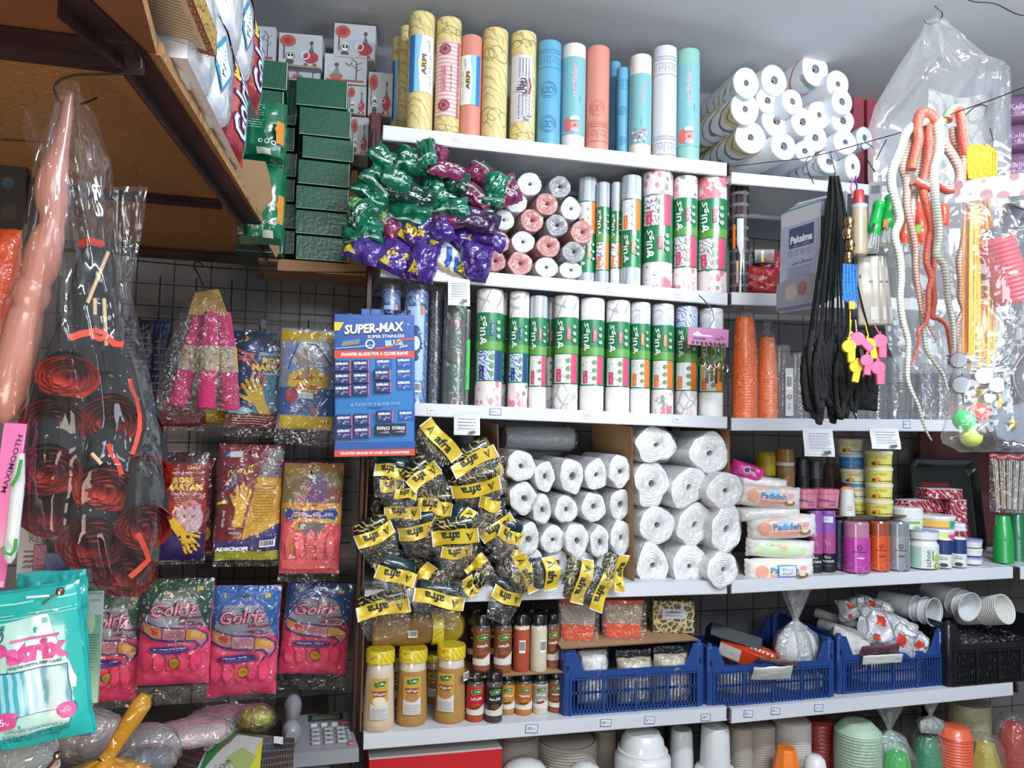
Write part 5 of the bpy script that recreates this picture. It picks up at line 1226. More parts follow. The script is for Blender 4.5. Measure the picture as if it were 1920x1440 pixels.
def sack(px,py,w,h,Y,m,label,rz=0.,rot=0,rx=0.,t_=.035,group=None,filmover=True,name='filled_bag',cat='bag',cr=.006,seed=None):
 p=P(px,py,Y);s=mpp(p);t=T(name,label,cat,p,(rx,radians(rot),rz),group);sd=seed if seed is not None else px*.37
 mb=MB();pouch(mb,w*s,h*s,t_,m,sd,cr,.003,back=.9);mb. build('contents',t)
 if filmover:
  mb=MB();W_,H_=w*s*1.05,h*s*1.15;S=pouch_fn(W_,H_,t_+.006,sd+1,.006,.004)
  mb. grid(14,16,lambda a,b:S((a-.5)*W_,(b-.42)*H_),gloss);mb. build('film_bag',t,sharp=80)
 return t
gcrate='bags standing in the left blue crate'
sack(1110,1268,58,96,1.985,whitebag,'clear bag of white powder at the left of the first crate',group=gcrate)
sack(1188,1275,68,84,1.985,noodle,'clear bag of short noodles in the middle of the first crate',group=gcrate)
sack(1258,1270,70,88,1.985,rice,'clear bag of cream crumbs at the right of the first crate',group=gcrate)
sack(1130,1290,90,70,2.1,whitebag,'white bag lying behind in the first crate, left',group=gcrate,filmover=False);sack(1230,1290,90,70,2.1,rice,'crumb bag lying behind in the first crate, right',group=gcrate,filmover=False)
zt=zc_+H1+.006
a,b=P(1048,1222,1.95),P(1308,1222,1.95)
mb=MB();zq=zt
V=[(a. x,1.93,zq),(b. x-.0,1.945,zq),(b. x-.02,2.2,zq),(a. x+.03,2.2,zq)]
V2=[(v[0],v[1],v[2]+.0035)for v in V]
mb. add(V+V2,[(3,2,1,0),(4,5,6,7)],card);mb. add(V+V2,[(0,1,5,4),(1,2,6,5),(2,3,7,6),(3,0,4,7)],cardd)
o=mb. build('cardboard_sheet');tag(o,'torn brown cardboard sheet resting on the left blue crate','cardboard')
zq+=.0042
obk=mat('orange_bucket','#e8521c',.35,coat=.5);obr=mat('orange_rim','#c2452a',.35,coat=.5)
for px,w,mid,lb in ((1080,70,H('#a9a398',.5),'square orange canister with pale grey band, left of two'),(1164,76,None,'square orange canister showing grains, right of two')):
 Y=2.03;p=P(px,1210,Y);W=w*mpp(p);Hh=P(px,1118,Y). z-zq
 midm=mid or pat('grain_filling','#8d7f6c',[('wave',70,'#b5a68c',.6,12.)],.4,.6)
 t=T('storage_canister',lb,'canister',(p. x,Y,zq),(0,0,face_cam((p. x,Y))*.6),'orange canisters on the cardboard')
 def ring(k0,k1,z0_,z1_,m,nm):
  mb=MB();r0,r1=W/2*k0,W/2*k1;
  mb. lathe([(r0*1.3,z0_),(r1*1.3,z1_)],m,n=4,M=Matrix. Rotation(pi/4,4,'Z'),wob=None)
  return mb
 def body(z0_,z1_,k0,k1,m,nm,cap0=False,cap1=False):
  mb=MB();pts0=rr(W*k0,W*k0*.8,W*.14,4);pts1=rr(W*k1,W*k1*.8,W*.14,4);n_=len(pts0)
  vs=[(x,y-W*k0*.4,z0_)for x,y in pts0]+[(x,y-W*k1*.4,z1_)for x,y in pts1]
  fs=[(i,(i+1)%n_,n_+(i+1)%n_,n_+i)for i in range(n_)]
  if cap0:fs. append(tuple(range(n_))[::-1])
  if cap1:fs. append(tuple(range(n_,2*n_)))
  mb. add(vs,fs,m);mb. build(nm,t,sharp=50)
 body(0,Hh*.38,.86,.93,obk,'base',True);body(Hh*.38,Hh*.86,.93,.98,midm,'window_band');body(Hh*.86,Hh,1.0,1.02,obr,'lid',True,True)
 mb=MB();mb. grid(12,10,lambda a,b:((a-.5)*W*1.08,-W*.46-.006*sin(pi*a)-.003*nz(a*8,b*7,px),b*Hh),gloss);mb. build('film_cover',t,sharp=80)
lattice=pat('gold_lattice_board','#4f4a36',[('cell',(55,30,55),'#b9ad7c',.09),('spot',110,'#c9bd8c',.2)],.5,.2)
p=P(1268,1214,2.0);s=mpp(p)
t=T('tissue_box','small gold lattice box with a grey name plate on the cardboard','box',(p. x,2.02,zq),(0,0,-.28))
Wb,Hb=78*s,60*s
mb=MB();mb. box((0,.03,Hb/2),(Wb,.075,Hb),lattice,.0015). art([('r',0,Hb*.6,Wb*.56,Hb*.3,H('#b0b0b4')),('t',0,Hb*.66,'هشتاب',Wb*.34,Hb*.12,blk,0,.05),('r',0,Hb*.54,Wb*.4,Hb*.03,grey)],lambda u,v,o:(u,-.0075-o,v));mb. build('carton',t)
redbx=mat('orange_red_board','#d8431e',.4,coat=.3)
p=P(1420,1235,2.0);s=mpp(p)
t=T('narrow_carton','orange-red and white carton lying in the middle blue crate','box',(p. x,2.05,p. z),(.15,radians(14),-.75))
mb=MB();mb. box((0,0,0),(100*s,.07,30*s),redbx,.001);mb. box((-30*s,0,0),(40.5*s,.0704,24*s),H('#d4cfca'));mb. art([('t',22*s,0,'PI',.02,.014,dkblue,0,.05),('t',-25*s,0,'ویژه',.014,.007,grey)],lambda u,v,o:(u,-.0356-o,v))
mb. art([('t',15*s,.0,'mum',60*s,.02,wht,0,.02)],lambda u,v,o:(u,v,15*s+o));mb. build('carton',t)
card_px('dark_carton',1375,1198,100,26,2.08,H('#14171f',.4),'flat black carton lying on the orange-red one','box',rot=16,rx=-.6,th=.05,bev=.002)
knot=film('milky_knotted_film','#eef0f2',haze=.22,gloss=.25,rough=.12,bump=1.,bscale=30)
def knotted(px,py,w,h,Y,fill,label,top=.45,name='tied_bag',rot=0,group=None,fm=None,seed=2,rz=0.):
 """a filled bag pulled together by a knot with a flared end"""
 p=P(px,py,Y);s=mpp(p);R=w*s/2;Hh=h*s;t=T(name,label,'bag',p,(0,radians(rot),rz),group)
 fmat=fm or knot
 wb=lambda a,i,r:.12*sin(a*5+i*.8+seed)+.14*noise. noise(Vector((cos(a)*2,sin(a)*2+i*.6,seed*3.)))
 zk=Hh*(1-top)
 mb=MB();mb. lathe([(0,0),(R*.7,.002),(R*.98,zk*.2),(R,zk*.45),(R*.8,zk*.7),(R*.42,zk*.88),(R*.13,zk)],fill,n=30,sy=.7,wob=lambda a,i,r:wb(a,i,r)*.5);mb. build('filling',t,sharp=60)
 mb=MB();mb. lathe([(R*1.02,zk*.1),(R*1.05,zk*.45),(R*.86,zk*.72),(R*.46,zk*.9),(R*.14,zk),(R*.12,zk*1.05),(R*.35,zk+Hh*top*.4),(R*.6,zk+Hh*top*.75),(R*.7,Hh)],fmat,n=40,sy=.7,wob=lambda a,i,r:wb(a,i,r)*1.3);mb. build('film_bag',t,sharp=80)
 mb=MB();mb. lathe([(R*.1,zk*.98),(R*.17,zk),(R*.17,zk*1.03),(R*.1,zk*1.06)],fmat,n=14);mb. build('knot',t)
 return t
knotted(1492,1252,84,150,2.02,mat('white_filling','#cfd1d2',.6,vary=.08,vscale=30),'clear knotted bag of white goods in the middle blue crate',.42)
foil=mat('foil_sachet','#8a6f66',.2,.5,coat=.6,bump=.3)
o=MB();S=pouch(o,.115,.05,.006,mat('silver_edge_foil','#d5d8d2',.25,.25),4,.002,.002);o=o. build('foil_sachet');o. location=P(1448,1262,1.925);o. rotation_euler=(.5,radians(-2),-.2);tag(o,'silver foil sachet hanging over the front of the middle crate','sachet')
o=MB();S=pouch(o,.12,.05,.008,foil,5,.003,.003);o=o. build('foil_sachet');o. location=P(1455,1243,1.95);o. rotation_euler=(.9,radians(4),-.3);tag(o,'brown foil sachet lying above the silver one in the middle crate','sachet')
for i,(px,py,w,h)in enumerate(((1400,1285,120,60),(1500,1285,110,60))):
 sack(px,py,w,h,2.06,[noodle,whitebag][i],['dim bag of noodles low in the middle crate','white bag low in the middle crate'][i],filmover=False,t_=.05)
sack(1588,1215,76,62,2.02,mat('white_cloth_bag','#c9c8c4',.7,vary=.05),'soft white bag bulging over the left of the third crate',rot=20,t_=.05,filmover=False)
tubec=film('clear_tube','#eef1f3',haze=.2,gloss=.3,rough=.05,bump=.1)
for px,py,lb,dy in ((1598,1192,'clear wrapped tube lying on the white bag, front one',0),(1592,1172,'clear wrapped tube lying further back',.05)):
 a=P(px-60,py-22,2.14+dy);b=P(px+26,py+4,1.99+dy)
 mb=MB();mb. tube([a,a. lerp(b,.5),b],.017,mat('grey_tube_roll','#a9a8a8',.3,coat=.8),n=14);o=mb. build('wrapped_tube');tag(o,lb,'tube')
silver_red=pat('silver_wrap_red_marks','#b9bbc0',[('noise',30,'#e6e8ea',.58),('cell',14,'#7c7f86',.03)],.25,.8,.6)
redmark=H('#c43a22',.35)
for i,(px,py,w,h,an,lb)in enumerate(((1665,1186,120,74,20,'large silver packet with red squares in the third crate'),(1640,1145,70,46,12,'silver packet with a red square lying behind'),(1600,1140,60,40,-10,'dim silver packet at the back under the shelf'),(1700,1198,90,50,35,'crumpled clear wrapped silver packet at the crate right side'))):
 Y=2.0+.07*(i in (1,2));p=P(px,py,Y);s=mpp(p)
 t=T('silver_packet',lb,'packet',p,(-.35,radians(an),-.2),'silver packets with red marks')
 mb=MB();S=pouch(mb,w*s,h*s,.04,silver_red,i+2,.01,.008,flatten=.6);mb. build('film_body',t,sharp=50)
 mb=MB();W_,H_=w*s,h*s
 mb. art([('r',-W_*.25,H_*.15,W_*.16,H_*.26,redmark,8),('r',W_*.12,-H_*.15,W_*.16,H_*.26,redmark,-12),('r',-W_*.28,-H_*.28,W_*.1,H_*.14,redmark,4),('l',[(-W_*.1,H_*.2),(0,-H_*.2),(W_*.1,H_*.1),(W_*.3,-H_*.2)],.0012,dkgrey)],S,.006,.0014);mb. build('printed_marks',t)
o=MB();pouch(o,.12,.055,.006,mat('maroon_sachet','#7a5058',.25,.3,coat=.6),8,.003,.002);o=o. build('foil_sachet');o. location=P(1648,1221,1.935);o. rotation_euler=(.6,radians(-4),-.2);tag(o,'maroon and silver sachet lying over the edge of the third crate','sachet')
o=MB();pouch(o,.12,.03,.003,mat('silver_strip','#dfe4dd',.25,.25),9,.002,.001);o=o. build('foil_sachet');o. location=P(1655,1236,1.922);o. rotation_euler=(.3,radians(-4),-.2);tag(o,'pale silver strip sachet on the front rim of the third crate','sachet')
sack(1660,1262,150,60,2.06,whitebag,'white bags low in the third crate',filmover=False,t_=.05)
def lying_stack(px0,py0,px1,py1,Y0,Y1,r0p,r1p,m,n,label,mouth=True,inner=None,name='cup_stack'):
 a,b=P(px0,py0,Y0),P(px1,py1,Y1);d=(b-a);L=d. length;q=d. to_track_quat('Z','Y'). to_matrix(). to_4x4()
 r0,r1=r0p*mpp(a),r1p*mpp(b);t=T(name,label,'cups',a,(0,0,0),'cup stacks lying on the lower right')
 mb=MB();h=min(L*.55,.07)
 for i in range(n):
  z=L-(n-1-i)*(L*.5/max(1,n))
  rr__=r0+(r1-r0)*(i/max(1,n-1)*.3+.7)
  mb. lathe([(rr__*.9,z-.006),(rr__,z-.003),(rr__*1.03,z-.001),(rr__*1.02,z+.0008),(rr__*.96,z)],m,n=26,M=q)
 mb. lathe([(0,0),(r0,0),(r0*1.02,.003),(r1*.93,L-.002)],m,n=26,M=q)
 mb. lathe([(r1*.96,L),(r1*.72,L-h),(0,L-h)],inner or m,n=26,M=q);mb. build('nested_cups',t,sharp=30)
lying_stack(1800,1150,1884,1142,2.12,1.97,21,27,mat('white_paper_cup','#dddcd6',.5),12,'stack of white paper cups lying with ribbed rims and open mouth')
lying_stack(1740,1105,1818,1138,2.14,1.98,20,27,cupwhite,3,'translucent cup stack lying diagonally beside the paper cups')
lying_stack(1655,1128,1752,1148,2.16,1.99,20,26,cupwhite,3,'frosted cup stack lying with its closed end forward',inner=mat('frosted_bottom','#b4b9bd',.4))
t4,W4,H4,z4=crate(1779,1965,1293,1170,1.93,.3,'E2','black mesh crate of colourful small packets at the right edge',m=cbk)
confet=pat('candy_wrappers','#2b2a30',[('spot',60,'#b9b6bc',.3),('spot',75,'#a84a5a',.22),('spot',90,'#5f9a7a',.2),('spot',80,'#5a6fa8',.2),('cell',40,'#101014',.04)],.25,.8,.6)
mb=MB();x0,x1=-W4/2+.01,W4/2-.01
mb. grid(26,12,lambda a,b:(x0+(x1-x0)*a,.012+.27*b,H4*.62+.012*nz(a*12,b*8)),confet)
mb. grid(26,10,lambda a,b:(x0+(x1-x0)*a,.012+.002*nz(a*20,b*9),.006+(H4*.62-.006)*b),confet)
mb. grid(14,10,lambda a,b:(x0,.282-.27*a,.006+(H4*.62-.006)*b),confet)
o=mb. build('small_packets',sharp=60);o. location=(t4. location. x,t4. location. y,t4. location. z);tag(o,'heap of glittering small wrapped sweets filling the black crate','sweets',kind='stuff')
ZFs=ZF
def foot(px,yt,w,Y,prof,m,label,n_=24,name='bowl_stack',cat='bowls',group=None,wrapm=None,step=None,key='F',partn='nested_bowls',wob=None):
 z0=ZFs+.0006;q=P(px,yt,Y);r=w*mpp(q)/2;Ht=q. z-z0
 t=T(name,label,cat,(q. x,Y,z0),(0,0,0),group)
 mb=MB()
 if step:
  n=int(Ht/step)
  top=prof[-1][1]if prof else 0
  for i in range(n):
   zz=i*step;mb. lathe([(r*.93,zz),(r,zz+step*.15),(r,zz+step*.45),(r*.93,zz+step)],m,n=n_)
  z1=n*step
  for k in [0]:
   mb. lathe([(a*r,z1+(b)*r)for a,b in prof],m,n=n_)
 else:mb. lathe([(a*r,b*Ht)for a,b in prof],m,n=n_)
 mb. build(partn,t,sharp=40)
 if wrapm:
  mb=MB();mb. lathe([(r*1.06,0),(r*1.1,Ht*.5),(r*1.06,Ht*.9),(r*.7,Ht*1.05),(r*.1,Ht*1.09)],wrapm,n=32,wob=lambda a,i,q:.05*sin(a*6+i)+.05*noise. noise(Vector((cos(a)*2,sin(a)*2,i*1.))));mb. build('film_wrap',t,sharp=80)
 return t
gF='stacks on the bottom shelf'
foamw=mat('foam_white','#cfcac2',.7);foamd=mat('foam_dim','#a89e92',.7);bowlw=mat('white_bowl_plastic','#dfe1e2',.25,coat=.7)
foot(962,1372,100,2.12,[(.9,.0),(.8,.06),(0,.06)],foamd,'brown-white foam plate stack behind the red box',step=.006,group=gF)
foot(1062,1378,116,2.1,[(.9,.0),(.8,.06),(0,.06)],foamd,'wide foam bowl stack second from the left at the bottom',step=.008,group=gF)
foot(1132,1366,46,2.15,[(.9,.0),(.8,.06),(0,.06)],foamd,'narrow foam stack behind the white dome',step=.006,group=gF)
foot(1205,1368,84,1.99,[(1.22,0),(1.25,.78),(1.2,.8),(1.12,.82),(1.12,.845),(1.0,.85),(.93,.93),(.75,.985),(.4,1),(0,1)],bowlw,'white domed bowls stacked upside down in the middle',group=gF,name='dome_bowl')
foot(985,1424,80,2.0,[(1.05,0),(1.05,.9),(.8,.96),(.3,1),(0,1)],bowlw,'low white domed bowl beside the red box',group=gF,name='dome_bowl')
foot(1098,1430,60,1.98,[(1.1,0),(1.1,.9),(.8,.96),(.3,1),(0,1)],bowlw,'low white domed bowl left of the taller white dome',group=gF,name='dome_bowl')
foot(1278,1366,50,2.06,[(.9,0),(.9,.7),(.8,.97),(.7,1),(0,1)],cupwhite,'frosted cup stack right of the white dome',group=gF,name='cup_stack')
foot(1341,1360,78,2.0,[(.95,0),(.95,.62),(.9,.64),(.72,.66),(.66,.97),(.6,1),(0,1)],cupwhite,'large frosted tumbler stack under the shelf junction',group=gF,name='cup_stack')
for px,w,lb in ((1388,46,'first'),(1426,52,'second')):
 foot(px,1357,w,2.08,[(.9,.0),(.8,.06),(0,.06)],foamd,'foam cup tower, %s right of the junction at the bottom'%lb,step=.007,group=gF,key='F2')
foot(1484,1345,70,2.1,[(.9,.0),(.8,.06),(0,.06)],foamw,'leaning wide foam cup tower behind the orange bowl',step=.007,group=gF)
foot(1474,1402,66,1.97,[(1,0),(1,.5),(.92,.62),(.55,.98),(.5,1),(0,1)],mat('bright_orange_plastic','#f07a20',.35,coat=.4),'faceted bright orange bowl upside down at the bottom',n_=8,group=gF,name='faceted_bowl')
foot(1528,1415,44,1.97,[(1,0),(1,.8),(.8,.95),(.4,1),(0,1)],bowlw,'small white bowl upside down beside the orange one',group=gF,name='dome_bowl')
foot(1536,1350,56,2.1,[(.9,.0),(.7,.2),(0,.25)],mat('dark_red_plastic','#8c2a2c',.4,coat=.3),'dark red bowl stack in the shade',step=.012,group=gF)
gbw=mat('green_bowl_plastic','#2fb84a',.3,coat=.6)
foot(1608,1366,84,2.0,[(1,.0),(.94,.1),(.6,.42),(.5,.44),(0,.44)],mat('green_foam_mix','#a9c4a8',.5),'white foam plates topped by a green octagonal bowl in film',step=.009,group=gF,wrapm=gloss2)
foot(1608,1368,78,2.0,[(1,.8),(.95,.84),(.62,.99),(.5,1),(0,1)],gbw,'green octagonal bowl on top of the foam plates',n_=8,group=gF,name='faceted_bowl',partn='bowl')
foot(1680,1404,70,1.98,[(1,0),(1,.5),(.6,.95),(0,1)],gbw,'green bowl under the knotted clear bag',n_=8,group=gF,name='faceted_bowl',wrapm=gloss2)
knotted(1668,1420,74,100,2.03,mat('pale_green_filling','#a8c8b0',.5),'clear knotted bag over the green bowls',.5,seed=6)
foot(1738,1372,60,2.03,[(1,0),(1,.6),(.6,.97),(0,1)],mat('teal_green_plastic','#1f8f5e',.35,coat=.5),'teal green bowl in a clear bag',n_=10,group=gF,name='faceted_bowl',wrapm=gloss2)
knotted(1745,1372,50,60,2.0,mat('clear_grey_filling','#9aa09c',.5),'small clear knotted bag top above the teal bowl',.5,seed=9)
foot(1790,1378,60,1.99,[(1.05,.0),(1.0,.1),(.8,.55),(.7,.6),(0,.6)],mat('coral_plastic','#e8684a',.35,coat=.5),'coral red bowl stack with ridged side',step=.009,group=gF)
foot(1845,1385,62,1.99,[(1,0),(1,.55),(.55,.95),(0,1)],mat('olive_yellow_plastic','#b9ae3c',.35,coat=.5),'olive yellow faceted bowl in film',n_=8,group=gF,wrapm=gloss2,name='faceted_bowl')
foot(1815,1315,80,2.12,[(1,0),(.92,1),(0,1)],mat('olive_bag_film','#a9a882',.35,coat=.6,bump=.5),'tall olive grey bag standing behind the yellow bowl',group=gF,name='standing_bag',cat='bag',partn='film_body')
foot(1900,1350,60,2.03,[(1,0),(1,.6),(.6,.97),(0,1)],mat('red_bowl_plastic','#b8281c',.35,coat=.5),'red plastic bowl at the lower right corner',group=gF,name='faceted_bowl',wrapm=gloss2)
def flatbox(pts0,pyb,Y,dep,m,m2,label,zt,h):
 a,b=P(pts0[0],pyb,Y),P(pts0[1],pyb,Y)
 t=T('flat_carton',label,'box',((a. x+b. x)/2,Y,zt-h),(0,0,0),'flat cartons at the bottom left')
 mb=MB();mb. box((0,dep/2,h/2),(b. x-a. x,dep,h),m,.0015);mb. box((0,dep/2,h+.0006),(b. x-a. x,dep,.001),m2);mb. build('carton',t)
z1=P(820,1414,1.95). z
flatbox((692,941),1425,1.95,.22,H('#c4242a',.4),H('#d9d6d2',.5),'flat red and white box at the bottom left',z1,z1-ZFs)
z2=P(800,1394,2.0). z
flatbox((700,908),1405,2.03,.14,H('#8a6a4c',.6),H('#d9d6d2',.5),'flat white and brown box lying on the red one',z2+.01,z2+.008-z1)
ZL=1.95
E0,E1,E2=PZ(137,0,ZL),PZ(250,103,ZL),PZ(520,487,ZL)
XLW=-1.58
def prism(pts,z0,z1,m,name,label=None,cat=None,em=None,parent=None):
 n=len(pts);V=[(p[0],p[1],z0)for p in pts]+[(p[0],p[1],z1)for p in pts]
 mb=MB();mb. add(V,[tuple(range(n))[::-1],tuple(range(n,2*n))],m);mb. add(V,[(i,(i+1)%n,n+(i+1)%n,n+i)for i in range(n)],em or m)
 o=mb. build(name,parent)
 if label:tag(o,label,cat)
 return o
d12=(E2-E1);ov=.030
loft=T('storage_loft','overhead particle board loft on dark steel angles at the top left','loft')
prism([(XLW,E1. y),(E1. x+ov,E1. y),(E2. x+ov*.5,E2. y-.02),(XLW,E2. y-.02)],ZL+.004,ZL+.022,osbd,'board_panel',parent=loft,em=osb)
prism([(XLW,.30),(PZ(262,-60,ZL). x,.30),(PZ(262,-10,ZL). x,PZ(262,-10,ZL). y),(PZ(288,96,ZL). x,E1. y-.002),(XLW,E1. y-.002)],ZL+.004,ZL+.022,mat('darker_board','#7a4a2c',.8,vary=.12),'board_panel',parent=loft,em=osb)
def beam(a,b,w,h,z,name='steel_angle'):
 a=Vector((a[0],a[1],z));b=Vector((b[0],b[1],z));L=(b-a). length;ang=math. atan2(b. y-a. y,b. x-a. x)
 M=Matrix. Translation(a)@Matrix. Rotation(ang,4,'Z')
 mb=MB();mb. box((L/2,0,-.0015),(L,w,.003),steel,0,M);mb. box((L/2,w/2-.0015,-h/2),(L,.003,h),steel,0,M)
 return mb. build(name,loft)
beam(E1,E2,.034,.022,ZL+.003)
beam(E0,E1,.034,.022,ZL+.003)
beam((XLW,PZ(20,85,ZL). y),(E1. x+.01,E1. y-.01),.045,.02,ZL)
ymid=PZ(340,374,ZL). y
beam((XLW,ymid),(PZ(415,380,ZL). x,ymid),.03,.012,ZL+.002)
beam((XLW,E2. y-.02),(E2. x,E2. y-.02),.03,.024,ZL+.003)
def wirething(pts,r,label,name='wire',m=wire,cat='wire',group=None):
 o=MB(). tube(pts,r,m,n=6). build(name);tag(o,label,cat,group);return o
rust=mat('rusty_wire','#4a3428',.7)
wp=[]
for i in range(40):
 t_=i/39;px=0+t_*365;py=262+18*t_+(6*sin(i*1.9)if 210<px<320 else 0)
 wp. append(P(px,py,1.35-.0*t_)+Vector((0,(.01*cos(i*1.9)if 210<px<320 else 0),0)))
wirething(wp,.0014,'rusty twisted wire strung under the overhead loft',m=rust)
wirething([P(240+(700-240)*i/20,487+24*(i/20)+7*sin(pi*i/20),2.03)for i in range(21)],.0016,'thin dark wire strung along the glove wall under the loft',m=darksteel)
YL=2.05;a,b=P(521,492,YL),P(706,512,YL);zg=P(600,491,YL). z
t=T('ledge_board','narrow brown cardboard covered ledge under the green boxes','ledge')
mb=MB();mb. box(((a. x+b. x)/2,(YL+YW-.01)/2,zg-.004),(b. x-a. x+.1,YW-YL-.01,.008),card). build('board',t)
MB(). box(((a. x+b. x)/2,YL-.002,zg-.016),(b. x-a. x,.003,.03),mat('cardboard_facing','#8f6c4a',.8,vary=.05)). build('front_facing',t)
gbx=mat('green_carton','#15553c',.5,coat=.3,bump=.12,bscale=90,vary=.06);gin=H('#c9cfcc',.6)
def gbox(x0,x1,y0,y1,Y,label,rz=0.):
 a,b,c=P(x0,y1,Y),P(x1,y1,Y),P((x0+x1)/2,y0,Y);W=b. x-a. x;Hh=c. z-a. z*.5-b. z*.5
 t=T('flip_box',label,'box',((a. x+b. x)/2,Y,(a. z+b. z)/2),(0,0,rz),'dark green cartons stacked on the ledge')
 dep=min(.2,YW-Y-.02)
 mb=MB();mb. box((0,dep/2,Hh/2),(W*.985,dep,Hh*.96),gbx,.0012);mb. build('carton',t)
 mb=MB();mb. box((W*.488,-.0012,Hh/2),(.0016,.004,Hh*.93),gin);mb. box((0,-.0012,Hh*.02),(W*.96,.002,.001),gin);mb. build('flap_edge',t)
cy=[147,203,258,302,350,396,443,491]
offx=[0,6,12,4,0,0,0]
gboxn=['topmost','second','third','fourth','fifth','sixth','lowest']
for i in range(7):gbox(553+offx[i],651+offx[i]+(2 if i>3 else 0),cy[i],cy[i+1]-2,YL+.015,'dark green carton, %s in the right hand stack on the ledge'%gboxn[i],rz=[-.06,-.03,.02,0,0,0,0][i])
cy=[200,236,285,333,380,430,478]
for i in range(6):gbox(500,555-(i%2)*4,cy[i]-(40 if i==0 else 0),cy[i+1]-3,YL+.08,'dark green carton, %s in the narrow middle stack'%gboxn[i])
gbox(446,538,110,165,1.97,'large dark green carton on top of the left stack');gbox(436,530,165,232,1.97,'large dark green carton second in the left stack')
for i in range(4):gbox(440,530,235+60*i,293+60*i,1.99,'dark green carton behind the green soft pack, %s from above'%ORD[i])
gift=mat('white_illustrated_board','#b9bcc2',.5,vary=.03)
redl=H('#a8434c');tree=H('#5a544e');ora=H('#b8624a');teal_=H('#8fb0b4')
def giftbox(x0,x1,y0,y1,Y,label,kind,rz=-.12,ry=0.):
 a,b,c=P(x0,y1,Y),P(x1,y1,Y),P((x0+x1)/2,y0,Y);W=abs(b. x-a. x);Hh=c. z-(a. z+b. z)/2
 t=T('gift_box',label,'box',((a. x+b. x)/2,Y,(a. z+b. z)/2),(0,ry,rz),'white illustrated boxes at the upper left')
 mb=MB();mb. box((0,.05,Hh/2),(W*.97,.1,Hh*.97),gift,.001);mb. build('carton',t)
 mb=MB();o=[('e',0,Hh*.5,W*.4,Hh*.3,H('#b3bdc4'))]
 if kind==0:
  o+=[('r',W*.25,Hh*.45,W*.03,Hh*.6,tree)]+[('l',[(W*.25,Hh*(.45+.1*k)),(W*(.25+.12*(-1)**k),Hh*(.55+.1*k))],W*.015,tree)for k in range(4)]
  o+=[('e',-W*.2,Hh*.25,W*.15,Hh*.1,ora),('p',[(-W*.3,Hh*.3),(-W*.12,Hh*.3),(-W*.18,Hh*.6)],H('#6f8f8c')),('e',-W*.2,Hh*.62,W*.05,Hh*.07,tree),('r',0,Hh*.12,W*.85,Hh*.06,H('#a8584a')),('l',[(0,Hh*.7),(W*.1,Hh*.6),(W*.15,Hh*.75)],W*.02,tree)]
 else:
  o+=[('e',-W*.28,Hh*.75,W*.18,Hh*.18,ora),('e',-W*.28,Hh*.75,W*.1,Hh*.1,redl),('r',-W*.36,Hh*.42,W*.03,Hh*.4,tree),('e',-W*.22,Hh*.3,W*.1,Hh*.15,wht),('o',-W*.22,Hh*.3,W*.1,W*.02,tree),('e',-W*.25,Hh*.33,W*.025,Hh*.04,blk),('e',-W*.18,Hh*.33,W*.025,Hh*.04,blk),('e',-W*.22,Hh*.14,W*.09,Hh*.08,tree),('e',W*.25,Hh*.3,W*.17,Hh*.17,redl),('o',W*.12,Hh*.35,W*.1,W*.025,wht),('e',W*.14,Hh*.08,W*.04,Hh*.05,redl),('e',W*.34,Hh*.08,W*.04,Hh*.05,redl),('p',[(W*.2,Hh*.45),(W*.32,Hh*.45),(W*.26,Hh*.68)],H('#5f6f70')),('e',W*.26,Hh*.72,W*.04,Hh*.06,tree),('r',0,Hh*.04,W*.9,Hh*.02,H('#b09060'))]
 mb. art(o,FLAT,off=.0006);mb. build('printed_picture',t)
YG=2.16
for i,(x0,x1,y0,y1,kd,lb)in enumerate(((455,516,47,116,0,'first of the illustrated boxes, above the green cartons'),(519,604,62,126,1,'second illustrated box with red animal on wheels'),(623,704,44,112,1,'highest illustrated box standing alone on top'),(605,688,101,158,0,'illustrated box with tree under the highest one'),(538,602,120,152,0,'illustrated box mostly hidden behind green cartons'),(650,686,160,216,1,'narrow illustrated box beside the top green carton'),(688,735,134,219,1,'upright illustrated box nearest the yellow rolls'),(655,690,218,292,1,'lowest illustrated box beside the green stack'))):
 giftbox(x0,x1,y0,y1,YG+(.03 if i in (4,)else 0),'white cartoon printed box, '+lb. split('illustrated box')[-1]. strip(' ,')if 0 else lb,kd)
o=MB(). box((P(585,300,2.29). x,2.295,zg+.17),(.27,.05,.33),card). build('carton');tag(o,'plain brown carton standing behind the green boxes','box')
o=MB(). box((0,0,0),(.03,.09,.14),H('#5a1d22',.5),.002). build('red_carton');o. location=P(702,268,2.12);tag(o,'dark red carton edge showing between cartoon boxes and shelf','box')
gsoft=mat('green_soft_wrap','#0f6a48',.25,coat=.9,bump=.5,bscale=14)
def gpack(px,py,w,h,Y,label,text=True):
 p=P(px,py,Y);s=mpp(p);W,Hh=w*s,h*s
 t=T('tissue_pack',label,'pack',p,(0,0,-.1),'green wrapped tissue packs')
 mb=MB();S=pouch(mb,W,Hh,.05,gsoft,3,.006,.004,nu=18,nv=18,flatten=.35);mb. build('film_body',t)
 mb=MB();o=scribble(-W*.12,Hh*.12,W*.6,Hh*.44,H('#b8d4c8'),10,False,3,.22)if text else []
 o+=[('t',-W*.1,Hh*.42,'Remarka Green',W*.3,0,wht)]if text else []
 o+=[('r',W*.44,-Hh*.1,W*.1,Hh*.36,H('#c98a34')),('e',W*.42,-Hh*.05,W*.05,Hh*.07,orange),('o',-W*.2,-Hh*.27,W*.07,W*.015,wht),('r',W*.2,-Hh*.42,W*.22,Hh*.08,H('#c9cfc0'))]+barcode(-W*.38,-Hh*.38,W*.12,Hh*.08)+[('o',W*(.16+.1*k),-Hh*.29,W*.035,W*.012,wht)for k in range(3)]
 mb. art(o,S,.008,.0012);mb. build('printed_front',t)
